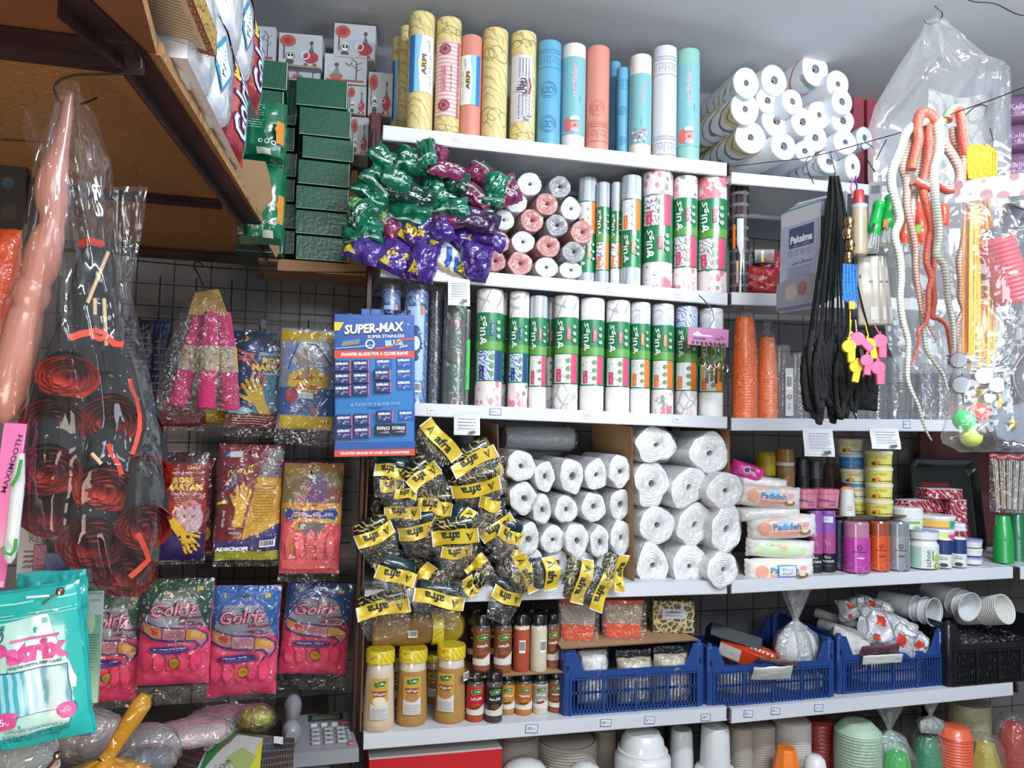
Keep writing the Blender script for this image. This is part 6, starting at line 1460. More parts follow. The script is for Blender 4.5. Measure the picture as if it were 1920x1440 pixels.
gpack(482,250,108,116,1.76,'green soft tissue pack with small white print above the cardboard flap')
gpack(492,385,84,150,1.80,'green soft tissue pack lower down behind the cardboard flap',False)
Y1=1.60
o=MB();V=[P(413,293,1.52),P(498,303,1.66),P(506,330,1.68),P(524,470,1.93),P(518,484,1.93),P(470,400,1.72)]
V2=[v+Vector((-.003,.002,.0))for v in V]
n=len(V);o. add(V+V2,[tuple(range(n))[::-1],tuple(range(n,2*n))],card);o. add(V+V2,[(i,(i+1)%n,n+(i+1)%n,n+i)for i in range(n)],cardd)
o=o. build('cardboard_flap');tag(o,'torn brown cardboard flap standing on the edge of the loft','cardboard')
tpw=mat('toilet_pack_film','#e4e8ee',.2,coat=1.,bump=.5,bscale=16);tpr=mat('toilet_pack_red','#b8343a',.2,coat=1.,bump=.3,bscale=16)
paperw=mat('soft_paper','#e2ded8',.9)
def tpack(Y0,Y1,x,z0,z1,label,nr=3):
 """pack of paper rolls; its long side looks to the right (+x)"""
 L=Y1-Y0;Hh=z1-z0
 t=T('toilet_paper_pack',label,'paper pack',(x,Y0,z0),(0,0,-.06),'red and white toilet paper packs on the loft')
 def S(u,v,o=0.):
  k=abs(sin(pi*(u/L*nr)));rb=(1-(1-k)**2)**.5 if 0 else k**.5
  e=max(0,1-abs(2*v/Hh-1)**5)**.5
  return (.012*rb*e+.02*e+o+.002*nz(u*30,v*30,x),u,v+.006*(k-.5)*(1 if v<Hh*.5 else -1)*0)
 mb=MB()
 mb. grid(30,14,lambda a,b:S(a*L*.58,b*Hh),tpw);mb. grid(20,14,lambda a,b:S(L*.58+a*L*.42,b*Hh),tpr)
 mb. grid(8,14,lambda a,b:(-.16+.18*a+0,-.0-.02*sin(pi*a)*sin(pi*b),b*Hh),tpw)
 mb. grid(8,10,lambda a,b:(-.16+.18*a,L*b,-.0),tpw,flip=True);mb. grid(8,10,lambda a,b:(-.16+.18*a,L*b,Hh),tpw)
 mb. grid(8,8,lambda a,b:(.02-.18*a,L,b*Hh),tpr)
 mb. build('film_body',t,sharp=70)
 for i in range(nr):
  mb=MB();r_=L/nr/2*.92;mb. lathe([(0,0),(r_*.3,.0),(r_*.9,-.004),(r_,0.002),(r_,.05)],paperw,n=24,c=(-.055+0*i,r_+i*L/nr,-.002),sy=1);mb. build('roll_end',t)
 mb=MB();zc=Hh*.55
 o=[('t',L*.79,zc,'Golriz',Hh*.78,L*.22,dkblue,90,.06),('t',L*.79,zc,'Golriz',Hh*.76,L*.2,wht,90,.02),('r',L*.66,Hh*.84,L*.13,Hh*.24,ylw),('t',L*.66,Hh*.84,'NEW',Hh*.16,L*.06,blk,90,.03),('l',[(L*.9,Hh*.1),(L*.86,Hh*.5),(L*.93,Hh*.8)],.006,H('#3fa0c4')),('p',[(L*.42,Hh),(L*.58,Hh),(L*.58,Hh*.62)],dkblue),('t',L*.53,Hh*.85,'CO.',Hh*.16,0,wht,90,.03),('p',[(L*.3,Hh*.5),(L*.4,Hh*.78),(L*.5,Hh*.5),(L*.4,Hh*.2)],H('#3f8fb4')),('p',[(L*.32,Hh*.5),(L*.4,Hh*.72),(L*.48,Hh*.5),(L*.4,Hh*.26)],paper),('t',L*.4,Hh*.5,'۴۵۰۰۰',Hh*.26,0,blk,90),('t',L*.53,Hh*.4,'PROTECTED PULP',Hh*.5,L*.04,H('#5f7fa8'),90)]
 mb. art(o,lambda u,v,q:S(u,v,q),.012,.0016);mb. build('printed_side',t)
tpack(PZ(300,120,ZL+.022). y-.02,PZ(420,318,ZL+.022). y,P(372,240,1.25). x,ZL+.024,ZL+.185,'lower toilet paper pack with white and red film at the loft edge')
tpack(PZ(390,260,ZL+.022). y-.05,PZ(440,340,ZL+.022). y+.1,P(428,120,1.5). x+.005,ZL+.19,ZL+.36,'upper toilet paper pack with red film, stacked further out')
c=[PZ(170,-25,2.0),PZ(352,-25,2.0),PZ(405,107,2.0),PZ(270,68,2.0)]
zt_=2.0
t=T('decorated_flat_box','gold rimmed flat box with printed underside jutting out at the top left','box')
prism([(q. x,q. y)for q in c],zt_,zt_+.035,H('#b08c3a',.5),'box_body',parent=t,em=pat('gold_rim_print','#b89a48',[('cell',70,'#6e4a28',.06)],.5,.2))
u0=(c[3]-c[2]);v0=(c[1]-c[2])
def Q(u,v,o=0.):p_=c[2]+u0*u+v0*v;return (p_. x,p_. y,zt_-.0006-o)
mb=MB();bc=H('#d8c4a4',.7);br_=H('#96563c',.7)
def R4(u,v,w,h,m):return ('r',u,v,w,h,m)
ops=[R4(.5,.5,1.0,1.0,br_),R4(.53,.53,.86,.9,bc)]+[('o',.045,.06+.11*i,.035,.015,H('#b99a84'))for i in range(9)]+[('o',.12+.11*i,.035,.03,.012,H('#b99a84'))for i in range(8)]
rr2=random. Random(5)
for i in range(16):ops. append(R4(.46-.05*rr2. random(),.12+.05*i,.6,.009,H('#5a4c40')))
ops. append(('e',.95,.5,.16,.3,H('#8a4a34')))
vsx=MB()
for k,op in enumerate(ops):
 vs,fs,m=art2d(op);vsx. add([Q(a,b,.0003*k)for a,b in vs],fs,m)
vsx. build('printed_underside',t)
YG_=2.262
gridm=mat('black_grid_wire','#161617',.5)
x0g,x1g=P(150,700,YG_). x,P(668,700,YG_). x;zt_g,zb_g=P(500,530,YG_). z,.78
t=T('wire_grid_panel','black wire grid panel fixed to the tiled wall behind the gloves','grid panel')
mb=MB();n_=int((x1g-x0g)/.095)
for i in range(n_+1):
 x=x0g+i*.095;mb. box((x,YG_,(zt_g+zb_g)/2),(.004,.004,zt_g-zb_g),gridm)
mb. build('vertical_wires',t)['kind']='stuff'
mb=MB();n_=int((zt_g-zb_g)/.095)
for i in range(n_+1):mb. box(((x0g+x1g)/2,YG_-.004,zb_g+i*.095),(x1g-x0g,.004,.004),gridm)
mb. build('horizontal_wires',t)['kind']='stuff'
filmb=film('pack_film',haze=.012,gloss=.17,rough=.05,bump=.8,bscale=22)
def peg(px,py,Y,label,L=None,parent=None):
 a=P(px,py,YG_-.004);b=Vector((P(px,py,Y-.02). x*1.0,Y-.02,a. z));
 if parent is None:
  o=MB(). tube([a,(b. x,b. y+.006,a. z-.001),(b. x,b. y,a. z+.006)],.0022,wire,n=6). build('peg_hook');tag(o,label,'hook','peg hooks on the grid panel');return o
def gpackx(px0,py0,px1,py1,Y,base,ops,label,seed=1,ry=0.,film_bottom=.1,thick=.016,back=None,cat='gloves',name='glove_pack',group='packs hanging on the glove wall',rz=None,hook=True,tf=True,rx=0.):
 c0=P((px0+px1)/2,(py0+py1)/2,Y);W=(P(px1,(py0+py1)/2,Y)-P(px0,(py0+py1)/2,Y)). length;Hh=(P((px0+px1)/2,py0,Y)-P((px0+px1)/2,py1,Y)). length
 t=T(name,label,cat,c0,(rx,radians(ry),0 if rz is None else rz),group)
 mb=MB();S=pouch(mb,W,Hh*(1-film_bottom),thick,base,seed,.0035,.003,nu=34,nv=44,flatten=.6);
 mb. v=[(v[0],v[1],v[2]+Hh*film_bottom/2)for v in mb. v]
 mb. build('pack_body',t,sharp=60)
 S3=lambda u,v,o=0.:tuple(Vector(S(u,v-Hh*film_bottom/2,o))+Vector((0,0,Hh*film_bottom/2)))
 if ops:mb=MB();mb. art(ops(W,Hh*(1-film_bottom*.8)),lambda u,v,o:S3(u,v+Hh*film_bottom*.4,o),.010,.0013,.00018);mb. build('printed_front',t,sharp=60)
 if tf:
  mb=MB();ww=W*1.03
  def FB(a,b):
   u=(a-.5)*ww;v=(b-.5)*Hh*1.02
   p_=S3(u*.97,v*.97)if v>-Hh*.5+film_bottom*Hh else (u,-.004,v);return (u,p_[1]-.0055-.003*max(0,nz(u*30,v*30,seed))-(.006*nz(u*90,v*90,seed+5)if b<film_bottom else 0),v)
  mb. grid(20,28,FB,filmb);mb. build('film_cover',t,sharp=80)
 if hook:peg((px0+px1)/2,py0+10,Y,'peg hook holding the pack: '+' '. join(label. split()[:6]))
 return t
gpink=mat('hot_pink_rubber','#f0426e',.35,coat=.4);gpinkd=mat('pink_rubber_shade','#c9305a',.4,coat=.4)
medalg=H('#b88a2c');purp_=H('#3a2c74');gold_t=H('#d9bb2c');skin=H('#e8b26a')
def golriz(topc,fold=True,size='M'):
 def f(W,H_):
  silver=H('#8c8c9c',.3)
  o=[('r',0,H_*.4,W*.99,H_*.2,topc),('r',0,H_*.2,W*.98,H_*.26,silver),('p',[(-W*.49,H_*.33),(-W*.49,H_*.08),(-W*.38,H_*.2),(-W*.3,H_*.33)],topc),('p',[(W*.49,H_*.33),(W*.49,H_*.0),(W*.36,H_*.16),(W*.25,H_*.33)],topc),('t',0,H_*.335,'بالاترین کیفیت',W*.4,H_*.03,wht),('r',-W*.3,H_*.42,W*.02,H_*.04,gold_t),('r',W*.32,H_*.42,W*.08,H_*.035,gold_t),('t',W*.32,H_*.42,size,0,H_*.025,blk),('e',0,H_*.42,W*.05,H_*.018,blk)]
  for bt,cc in ((.075,H('#5a1838')),(.02,H('#f29ab0'))):
   o. append(('t',-W*.02,H_*.235,'Golriz',W*(.68 if bt<.05 else .72),H_*(.115 if bt<.05 else .125),cc,4,bt,.25))
  o+=[('t',W*.22,H_*.155,'Gloves',W*.34,H_*.032,H('#8c1f3c'),0,.06)]
  o+=[('p',[(0,H_*.1),(W*.2,H_*.125),(W*.42,H_*.09),(W*.4,H_*.07)],H('#7a1f50')),('t',W*.26,H_*.1,'ساق بلند',W*.2,H_*.022,wht)]
  band=[(-W*.46,H_*.13),(-W*.3,H_*.085),(0,H_*.06),(W*.3,H_*.05),(W*.44,H_*.0),(W*.46,-H_*.05),(W*.36,-H_*.12),(W*.3,-H_*.06),(0,-H_*.05),(-W*.3,-H_*.03),(-W*.44,H_*.03)]
  o+=[('p',band,H('#c98a94')),('p',[(-W*.45,H_*.12),(-W*.18,H_*.07),(-W*.18,-H_*.035),(-W*.42,H_*.03)],H('#d08a3c')),('e',-W*.28,H_*.04,W*.07,H_*.035,redp),('e',0,H_*.01,W*.13,H_*.035,H('#b8707c')),('p',[(W*.17,H_*.05),(W*.42,H_*.01),(W*.44,-H_*.05),(W*.17,-H_*.05)],H('#d8973c')),('e',W*.3,H_*.0,W*.08,H_*.03,skin)]
  o+=[('r',-W*.17,H_*.015,W*.012,H_*.11,purp_),('r',W*.16,H_*.0,W*.012,H_*.1,purp_),('l',[(-W*.47,H_*.14),(-W*.3,H_*.09),(0,H_*.062),(W*.3,H_*.052),(W*.45,H_*.0),(W*.47,-H_*.06),(W*.38,-H_*.13)],W*.022,purp_),('l',[(-W*.47,H_*.03),(-W*.3,-H_*.03),(0,-H_*.055),(W*.28,-H_*.06),(W*.36,-H_*.1),(W*.28,-H_*.15)],W*.03,purp_)]
  for k in range(5):o+=[('e',-W*.36+k*W*.17,-H_*(.25-.02*((k*3)%3)),W*.085,H_*.09,gpinkd),('e',-W*.365+k*W*.17,-H_*(.24-.02*((k*3)%3)),W*.07,H_*.082,gpink)]
  o+=[('e',-W*.05,-H_*.13,W*.31,H_*.042,H('#b83a5c')),('e',-W*.05,-H_*.13,W*.29,H_*.036,purp_),('t',-W*.05,-H_*.122,'With Cotton Powder Layer',W*.46,H_*.016,wht,2,.03),('t',-W*.05,-H_*.14,'با لایه پودر پنبه',W*.36,H_*.013,H('#b9a8d8'),2),('e',W*.02,-H_*.25,W*.085,W*.085,medalg),('o',W*.02,-H_*.25,W*.085,W*.015,H('#6a3a14')),('t',W*.02,-H_*.25,'100%',W*.09,0,H('#6a3a14'))]
  return o
 return f
ggreen=H('#0d4a34',.25);gblue=H('#1f5fa8',.25);gblue2=H('#1c4f86',.25)
gpackx(392,1098,522,1326,2.02,gpink,golriz(gblue,size='L'),'blue topped pink glove pack, large size, lowest row centre',3,ry=1)
gpackx(262,1085,396,1312,2.0,gpink,golriz(ggreen,size='M'),'green topped pink glove pack with gold M badge',4,ry=1,film_bottom=.13)
gpackx(146,1103,264,1338,2.03,gpink,golriz(ggreen,size='M'),'green topped pink glove pack partly behind the toothpick pouch',5,ry=2)
gpackx(530,1092,655,1288,2.12,gpink,golriz(gblue2,size='L'),'blue topped pink glove pack tilted beside the shelf unit',6,ry=4,film_bottom=.13)
def hand(x,y,s,m,rot=0.,n=5):
 """flat hand silhouette: palm, cuff and fingers"""
 a=radians(rot);R=lambda p:(x+(p[0]*cos(a)-p[1]*sin(a))*s,y+(p[0]*sin(a)+p[1]*cos(a))*s)
 o=[('p',[R(p)for p in ((-.2,-1),(.2,-1),(.22,-.2),(.3,.15),(.28,.35),(-.28,.35),(-.3,.1),(-.22,-.2))],m)]
 for fx,fl,fa_ in ((-.22,.85,8),(-.07,1.0,2),(.08,.95,-4),(.22,.78,-10)):
  ang=radians(fa_);dx,dy=-sin(ang),cos(ang);w=.065
  o. append(('p',[R(p)for p in ((fx-w,.25),(fx+w,.25),(fx+w+dx*fl*.6,.25+fl*.6),(fx+dx*fl*.66,.3+fl*.64),(fx-w+dx*fl*.6,.25+fl*.6))],m))
 o. append(('p',[R(p)for p in ((-.28,-.1),(-.24,.15),(-.52,.48),(-.6,.4))],m))
 return o
rbase=mat('crimson_pack','#7c1a22',.25,coat=.6);ygl=H('#e0b020',.4);ygl2=H('#c9a832',.4)
def arc(x,y,r,a0,a1,w,m,e=1.):return ('l',[(x+r*cos(radians(a0+(a1-a0)*i/12)),y+r*e*sin(radians(a0+(a1-a0)*i/12)))for i in range(13)],w,m)
def rosemary_blue(W,H_):
 lt=H('#2f7f9c',.3);db=H('#173a68',.3)
 return [('r',0,0,W*.98,H_*.98,db),('p',[(-W*.1,-H_*.36),(W*.49,-H_*.36),(W*.49,H_*.1),(W*.1,H_*.1)],lt),('r',0,H_*.42,W*.98,H_*.12,H('#1a2440')),('t',-W*.3,H_*.4,'گل مریم',W*.22,H_*.06,ylw,25),arc(-W*.35,H_*.05,W*.25,-90,90,W*.035,H('#c9584a')),arc(-W*.35,H_*.05,W*.35,-60,60,W*.035,H('#c9584a')),('l',[(-W*.42,H_*.3),(-W*.1,H_*.24)],W*.04,H('#c9584a')),('l',[(-W*.42,H_*.25),(-W*.14,H_*.19)],W*.03,H('#c9584a')),('l',[(W*.02,H_*.06),(W*.1,-.0),(W*.0,-H_*.16)],W*.05,H('#c9584a')),('t',W*.25,H_*.33,'Latex',W*.2,0,H('#8fb0c0')),('t',W*.22,H_*.27,'Standard C',W*.4,H_*.035,H('#a9cbe0'),0,.03),('t',W*.22,H_*.2,'ROSE',W*.36,H_*.06,ylw,0,.05),('t',W*.18,H_*.125,'MARYAM',W*.6,H_*.065,ylw,0,.05),('t',W*.24,H_*.07,'Household Gl',W*.4,H_*.035,H('#a9cbe0'),0,.03)]+hand(W*.0,-H_*.2,W*.42,ygl2,28)+[('r',0,-H_*.42,W*.98,H_*.14,H('#6a1f22')),('e',-W*.28,-H_*.33,W*.2,H_*.035,H('#8fc0c8'))]+scribble(-W*.1,-H_*.42,W*.6,H_*.1,H('#e0b8a8'),4,False,3,.3)
gpackx(428,622,545,818,2.06,H('#173a68',.3),rosemary_blue,'dark blue glove pack with yellow glove and gold ROSE MARYAM title',7,ry=1)
def bearpack(W,H_):
 o=[('r',0,0,W*.98,H_*.94,H('#8c94a8',.25)),('e',0,H_*.2,W*.42,H_*.2,H('#7f98c0',.25)),('e',W*.1,H_*.25,W*.3,H_*.16,H('#b3bcc8',.25)),('r',0,-H_*.2,W*.98,H_*.26,H('#3f66a4',.25)),('r',0,H_*.43,W*.98,H_*.1,H('#b89c22',.3)),('r',0,-H_*.4,W*.9,H_*.12,gold_t)]
 o+=[('p',[(W*.38*cos(2*pi*i/16)*(1 if i%2 else .86),-H_*.0+H_*.13*sin(2*pi*i/16)*(1 if i%2 else .8))for i in range(16)],gold_t),('t',0,H_*.04,'شهرز',W*.5,H_*.09,redp,0,.08),('t',.0,-H_*.06,'SHAZRIZ',W*.46,H_*.04,redp,0,.06),('e',-W*.12,H_*.22,W*.1,H_*.09,H('#a39484')),('e',-W*.05,H_*.12,W*.07,H_*.1,H('#a39484')),('l',[(-W*.35,H_*.1),(-W*.2,H_*.35),(W*.1,H_*.36),(W*.4,H_*.15)],W*.025,H('#24508c')),('e',-W*.28,-H_*.15,W*.1,H_*.07,H('#b8505c')),('e',W*.12,-H_*.28,W*.06,H_*.03,H('#c9704a')),('r',-W*.03,-H_*.14,W*.28,H_*.075,tagblue),('r',-W*.03,-H_*.14,W*.25,H_*.06,paper),('t',-W*.03,-H_*.14,'۵۵۰۰۰',W*.18,H_*.025,blk),('t',W*.36,-H_*.4,'M',0,H_*.04,blk)]
 return o
gpackx(523,618,632,832,2.0,H('#8c94a8',.25),bearpack,'shiny blue and yellow glove pack with price sticker',8,ry=1,film_bottom=.12)
def rosered(W,H_):
 o=[('r',0,H_*.2,W*.98,H_*.56,H('#86181f',.3)),('r',0,-H_*.05,W*.98,H_*.2,H('#a82a1c',.3)),('r',0,H_*.45,W*.98,H_*.1,H('#2a1218')),('e',W*.15,-H_*.1,W*.3,H_*.16,H('#c9a4ac')),('t',W*.2,H_*.36,'Latex',W*.3,H_*.035,gold_t,0,.03),('t',W*.05,H_*.31,'Extra Long Cuff',W*.8,H_*.03,H('#d8b8a8'),0,.03),('t',-W*.02,H_*.24,'ROSE',W*.46,H_*.055,ylw,0,.05),('t',.0,H_*.175,'MARYAM',W*.8,H_*.06,ylw,0,.05),('t',.05*W,H_*.115,'Household Glove',W*.66,H_*.03,H('#e0a8a0'),0,.03)]
 o+=scribble(0,H_*.04,W*.6,H_*.1,H('#d86a3c'),5,False,4,.3)+[('r',0,-H_*.38,W*.98,H_*.24,H('#2c1a54'))]+hand(W*.05,-H_*.28,W*.5,ygl,-145)
 return o
gpackx(303,848,388,1054,2.05,rbase,rosered,'dark red glove pack with gold ROSE MARYAM title beside the roses',9,film_bottom=.04)
gpackx(365,860,402,1040,2.12,rbase,lambda W,H_:[('r',0,H_*.1,W*.9,H_*.6,H('#5a1018')),('e',0,-H_*.1,W*.3,H_*.12,H('#b8909c')),('e',W*.1,-H_*.3,W*.3,H_*.08,ygl)],'second dark red glove pack half hidden behind the first',10,film_bottom=.04)
def redyellow(W,H_):
 o=[('r',0,0,W*.98,H_*.96,H('#7a1c20',.3)),('p',[(W*.49,H_*.48),(W*.49,H_*.22),(W*.12,H_*.22),(W*.3,H_*.48)],H('#7c7c82')),('p',[(W*.49,H_*.22),(W*.12,H_*.22),(-W*.1,-H_*.32),(W*.15,-H_*.3),(W*.49,-H_*.2)],H('#d8a51c')),('r',0,-H_*.38,W*.98,H_*.1,purp_),('p',[(-W*.1,-H_*.33),(W*.49,-H_*.18),(W*.49,-H_*.35)],purp_),('r',0,-H_*.46,W*.98,H_*.08,H('#b8b82c')),('r',-W*.39,H_*.42,W*.12,H_*.05,dkblue),('t',-W*.39,H_*.42,'Size',W*.08,0,wht),('r',-W*.24,H_*.42,W*.2,H_*.05,H('#c4ccd4'))]
 for bt,cc in ((.06,H('#4a3a08')),(.02,H('#e8d83c'))):o. append(('t',-W*.15,H_*.28,'گل مریم',W*.42,H_*.1,cc,6,bt,.3))
 o+=[arc(-W*.4,H_*.22,W*.2,-100,80,W*.025,dkblue),arc(-W*.4,H_*.2,W*.14,-100,60,W*.025,dkblue),('l',[(-W*.25,H_*.17),(-W*.18,H_*.17),(-W*.22,H_*.05),(-W*.44,H_*.02)],W*.025,dkblue)]
 o+=hand(-W*.12,-H_*.02,W*.36,H('#e0ac1c',.4),-6)+hand(-W*.4,-H_*.0,W*.09,H('#d9cc3c',.4),-80)
 o+=[('t',-W*.38,-H_*.14,'Size Guide',H_*.14,W*.045,wht,-90,.02)]+[('t',-W*.24+k*W*.04,-H_*(.22+.04*k),s_,0,H_*.02,wht)for k,s_ in enumerate(('Small','Medium','Large'))]+scribble(W*.24,H_*.0,W*.34,H_*.32,H('#7a5a14'),13,False,8,.22)+barcode(W*.32,-H_*.34,W*.24,H_*.06)
 o+=[('t',-W*.22,-H_*.385,'ADBCMOFI',W*.5,H_*.035,wht,0,.08)]
 return o
gpackx(408,834,528,1058,2.05,rbase,redyellow,'red and yellow glove pack with size guide, centre of the wall',11,ry=.5,film_bottom=.05)
def gilan(W,H_):
 o=[('r',0,H_*.25,W*.98,H_*.46,H('#8a7a50',.3)),('r',0,H_*.45,W*.98,H_*.08,H('#a8822c',.3)),('e',.06*W,H_*.24,W*.2,H_*.15,H('#7c4a8c')),('r',.06*W,H_*.38,W*.18,H_*.1,H('#7a7f8c')),('p',[(-W*.36,H_*.1),(-W*.1,H_*.32),(-W*.02,H_*.28),(-W*.2,H_*.08)],H('#b8807c')),('e',W*.36,H_*.2,W*.13,H_*.08,H('#9c5a40')),('r',0,H_*.12,W*.98,H_*.05,H('#c99424')),('r',-W*.05,H_*.02,W*.5,H_*.24,H('#e0952c')),('r',W*.3,H_*.03,W*.36,H_*.14,H('#c9a024'))]
 o+=[('p',[(-W*.4,H_*.1),(-W*.2,H_*.085),(W*.2,H_*.085),(W*.4,H_*.1),(W*.43,H_*.05),(W*.4,-H_*.01),(W*.2,H_*.01),(-W*.2,H_*.01),(-W*.4,-H_*.01),(-W*.43,H_*.05)],H('#243a84')),('t',-W*.12,H_*.047,'Gilan',W*.34,H_*.05,H('#e8b8c8'),0,.06),('t',W*.2,H_*.047,'Gloves',W*.3,H_*.042,H('#b8c8e8'),0,.02),('t',-W*.05,H_*.125,'گیلان دستکش',W*.28,H_*.03,blk,0,.04),('r',.0,-H_*.08,W*.44,H_*.12,H('#7c6a6c'))]
 for k in range(5):o+=[('e',-W*.34+k*W*.17,-H_*.24,W*.075,H_*.15,H('#c9404c')),('e',-W*.345+k*W*.17,-H_*.235,W*.068,H_*.145,H('#f0686c'))]
 o+=[('r',0,-H_*.4,W*.92,H_*.08,H('#f0686c')),('t',W*.12,-H_*.22,'Multi-Purpose Gloves',W*.44,H_*.018,H('#7a1c2c'),6),('e',-W*.3,-H_*.26,W*.03,H_*.06,H('#b8861c'))]+scribble(W*.1,-H_*.27,W*.36,H_*.05,H('#8a2434'),3,False,2,.2)
 return o
gpackx(528,868,640,1086,2.03,H('#e85a62',.4),gilan,'salmon pink glove pack with purple bottle picture and GilanGloves title',12,ry=.5,film_bottom=.05)
gpackx(285,742,385,806,2.1,rbase,lambda W,H_:[('r',0,0,W*.95,H_*.8,H('#6a1418'))],'dark red pack lying low behind the pink mitts',13,hook=False)
gpackx(335,752,425,800,2.12,H('#b89c14',.3),None,'yellow and red pack end showing under the pink mitts',14,hook=False)
for i,(x0,x1,y0,y1,m_,lb)in enumerate(((252,290,600,760,H('#20222c'),'black pack hanging left of the pink mitts'),(283,318,600,790,H('#1f2a48'),'navy pack hanging behind the pink mitts'),(232,262,596,700,H('#1c1e26'),'black pack hanging close to the rose bag'))):
 gpackx(x0,y0,x1,y1,2.14,m_,lambda W,H_:scribble(0,0,W*.7,H_*.6,H('#5a5f70'),8,False,3,.3),lb,15+i,tf=False,hook=False)
for px,py in ((494,600),(607,607),(740,0)):
 if py:
  o=MB(). box((0,0,0),(.016,.003,.03),H('#55565a',.4),.001). build('price_holder');o. location=P(px,py+8,2.2);tag(o,'grey plastic holder on a peg above the %s glove pack'%('dark blue' if px<550 else 'shiny blue'),'holder')
terry=mat('pink_terry','#d83a78',.9,bump=.8,bscale=260);band_=pat('floral_band','#b3a48c',[('noise',90,'#8c7c6a',.55)],.6,.2)
t=T('hanging_mitts','three rolled pink terry mitts in a film bag hung on a wire hook','bath mitts',P(372,650,1.98))
org=P(372,650,1.98)
for i,(xt,yt,xb,yb)in enumerate(((373,585,330,760),(397,585,388,765),(420,585,432,768))):
 a,b=P(xt,yt,1.98)-org,P(xb,yb,1.98)-org;a. y+=[.02,-.005,.01][i];b. y+=[.02,-.01,.01][i]
 r_=15*mpp(P(390,700,1.98));L=[a. lerp(b,k/10)for k in range(11)]
 MB(). tube(L,[r_*(.75+.35*min(1,k/4))for k in range(11)],terry,n=16,flat=.8). build('rolled_mitt',t)
 mb=MB();mb. tube([a. lerp(b,.36),a. lerp(b,.62)],[r_*1.1,r_*1.13],band_,n=16,caps=False,flat=.82);mb. tube([a. lerp(b,.36)+Vector((r_*.9,-.002,0)),a. lerp(b,.62)+Vector((r_*.9,-.002,0))],[r_*.3,r_*.3],H('#c9a84a'),n=6);mb. build('paper_band',t)
mb=MB();hd=H('#9c7a34',.5)
mb. add([P(352,590,1.975)-org,P(365,548,1.975)-org,P(410,542,1.975)-org,P(428,592,1.975)-org],[(0,3,2,1)],hd);mb. build('header_card',t)
bag_rows([(545,366,402),(560,352,418),(600,330,430),(700,300,445),(770,290,452)],1.98,.03,gloss,'film_bag',t,org,seed=4,fold=.006)
MB(). tube([P(385,548,1.98),P(372,515,1.98),P(363,500,2.0),P(366,492,2.03),P(374,491,2.04),P(382,500,2.04)],.0018,wire,n=6). build('wire_hook',None). __setitem__('label','dark wire hook carrying the pink mitts')
bpy. data. objects['wire_hook']['category']='hook'
MB
ybl=1.84;c0=P(703,722,ybl);W=(P(778,722,ybl)-P(628,722,ybl)). length;Hh=(P(703,592,ybl)-P(703,858,ybl)). length
rbm=mat('royal_blue_card','#1450a0',.35,coat=.5);cyn=mat('cyan_card','#1f74b8',.35,coat=.5);orr=mat('vermilion_band','#d84a2a',.4)
t=T('razor_blade_card','blue SUPER-MAX display card with rows of small razor blade boxes','display card',c0,(0,radians(-2),-.05))
mb=MB();mb. box((0,0,0),(W,.003,Hh),rbm,.001)
mb. box((-W*.05,0,Hh*.515),(W*.24,.003,Hh*.05),rbm,.001)
navym=H('#1c2f6a',.4)
ops=[('r',0,-Hh*.09,W*.96,Hh*.62,cyn),('r',0,Hh*.215,W,Hh*.055,orr),('r',0,-Hh*.475,W,Hh*.045,orr),('t',0,Hh*.22,'SHARPER BLADE FOR A CLOSE SHAVE',W*.84,Hh*.024,wht,1.5,.04,.1),('t',0,-Hh*.475,'TRUSTED BRAND IN OVER 150 COUNTRIES',W*.86,Hh*.018,wht,0,.04,.2),('t',-W*.0,Hh*.4,'SUPER-MAX',W*.76,Hh*.075,blk,4,.07,.15),('t',-W*.005,Hh*.403,'SUPER-MAX',W*.75,Hh*.068,wht,4,.04,.15),('t',W*.14,Hh*.345,'SUPER STAINLESS',W*.46,Hh*.022,wht,2,.02),('t',W*.24,Hh*.3,'BLUE',W*.22,Hh*.042,H('#9fd8f0'),5,.07),('t',W*.36,Hh*.275,'plus',W*.11,Hh*.025,wht,10,.02,.4),('l',[(-W*.0,Hh*.255),(W*.2,Hh*.27),(W*.34,Hh*.32),(W*.49,Hh*.33)],W*.025,orr),('p',[(-W*.42,Hh*.27),(-W*.2,Hh*.29),(-W*.18,Hh*.325),(-W*.4,Hh*.305)],grey),('p',[(-W*.42,Hh*.27),(-W*.2,Hh*.29),(-W*.2,Hh*.275),(-W*.41,Hh*.25)],dkgrey),('l',[(-W*.49,Hh*.255),(-W*.1,Hh*.275),(W*.0,Hh*.285)],W*.012,H('#9fc4e8')),('o',-W*.06,Hh*.288,W*.06,W*.018,wht),('t',W*.42,Hh*.43,'®',0,Hh*.015,wht),('p',[(-W*.5,Hh*.44),(-W*.38,Hh*.44),(-W*.44,Hh*.38),(-W*.5,Hh*.38)],ylw),('t',0,-Hh*.135,'20 TUCKS OF 10 BLADES EACH',W*.62,Hh*.022,H('#7fb4d8'),2,.03),('e',W*.0,-Hh*.16,W*.1,Hh*.003,navym)]
mb. art(ops,FLAT,off=.002,lay=.0002);mb. build('card',t)
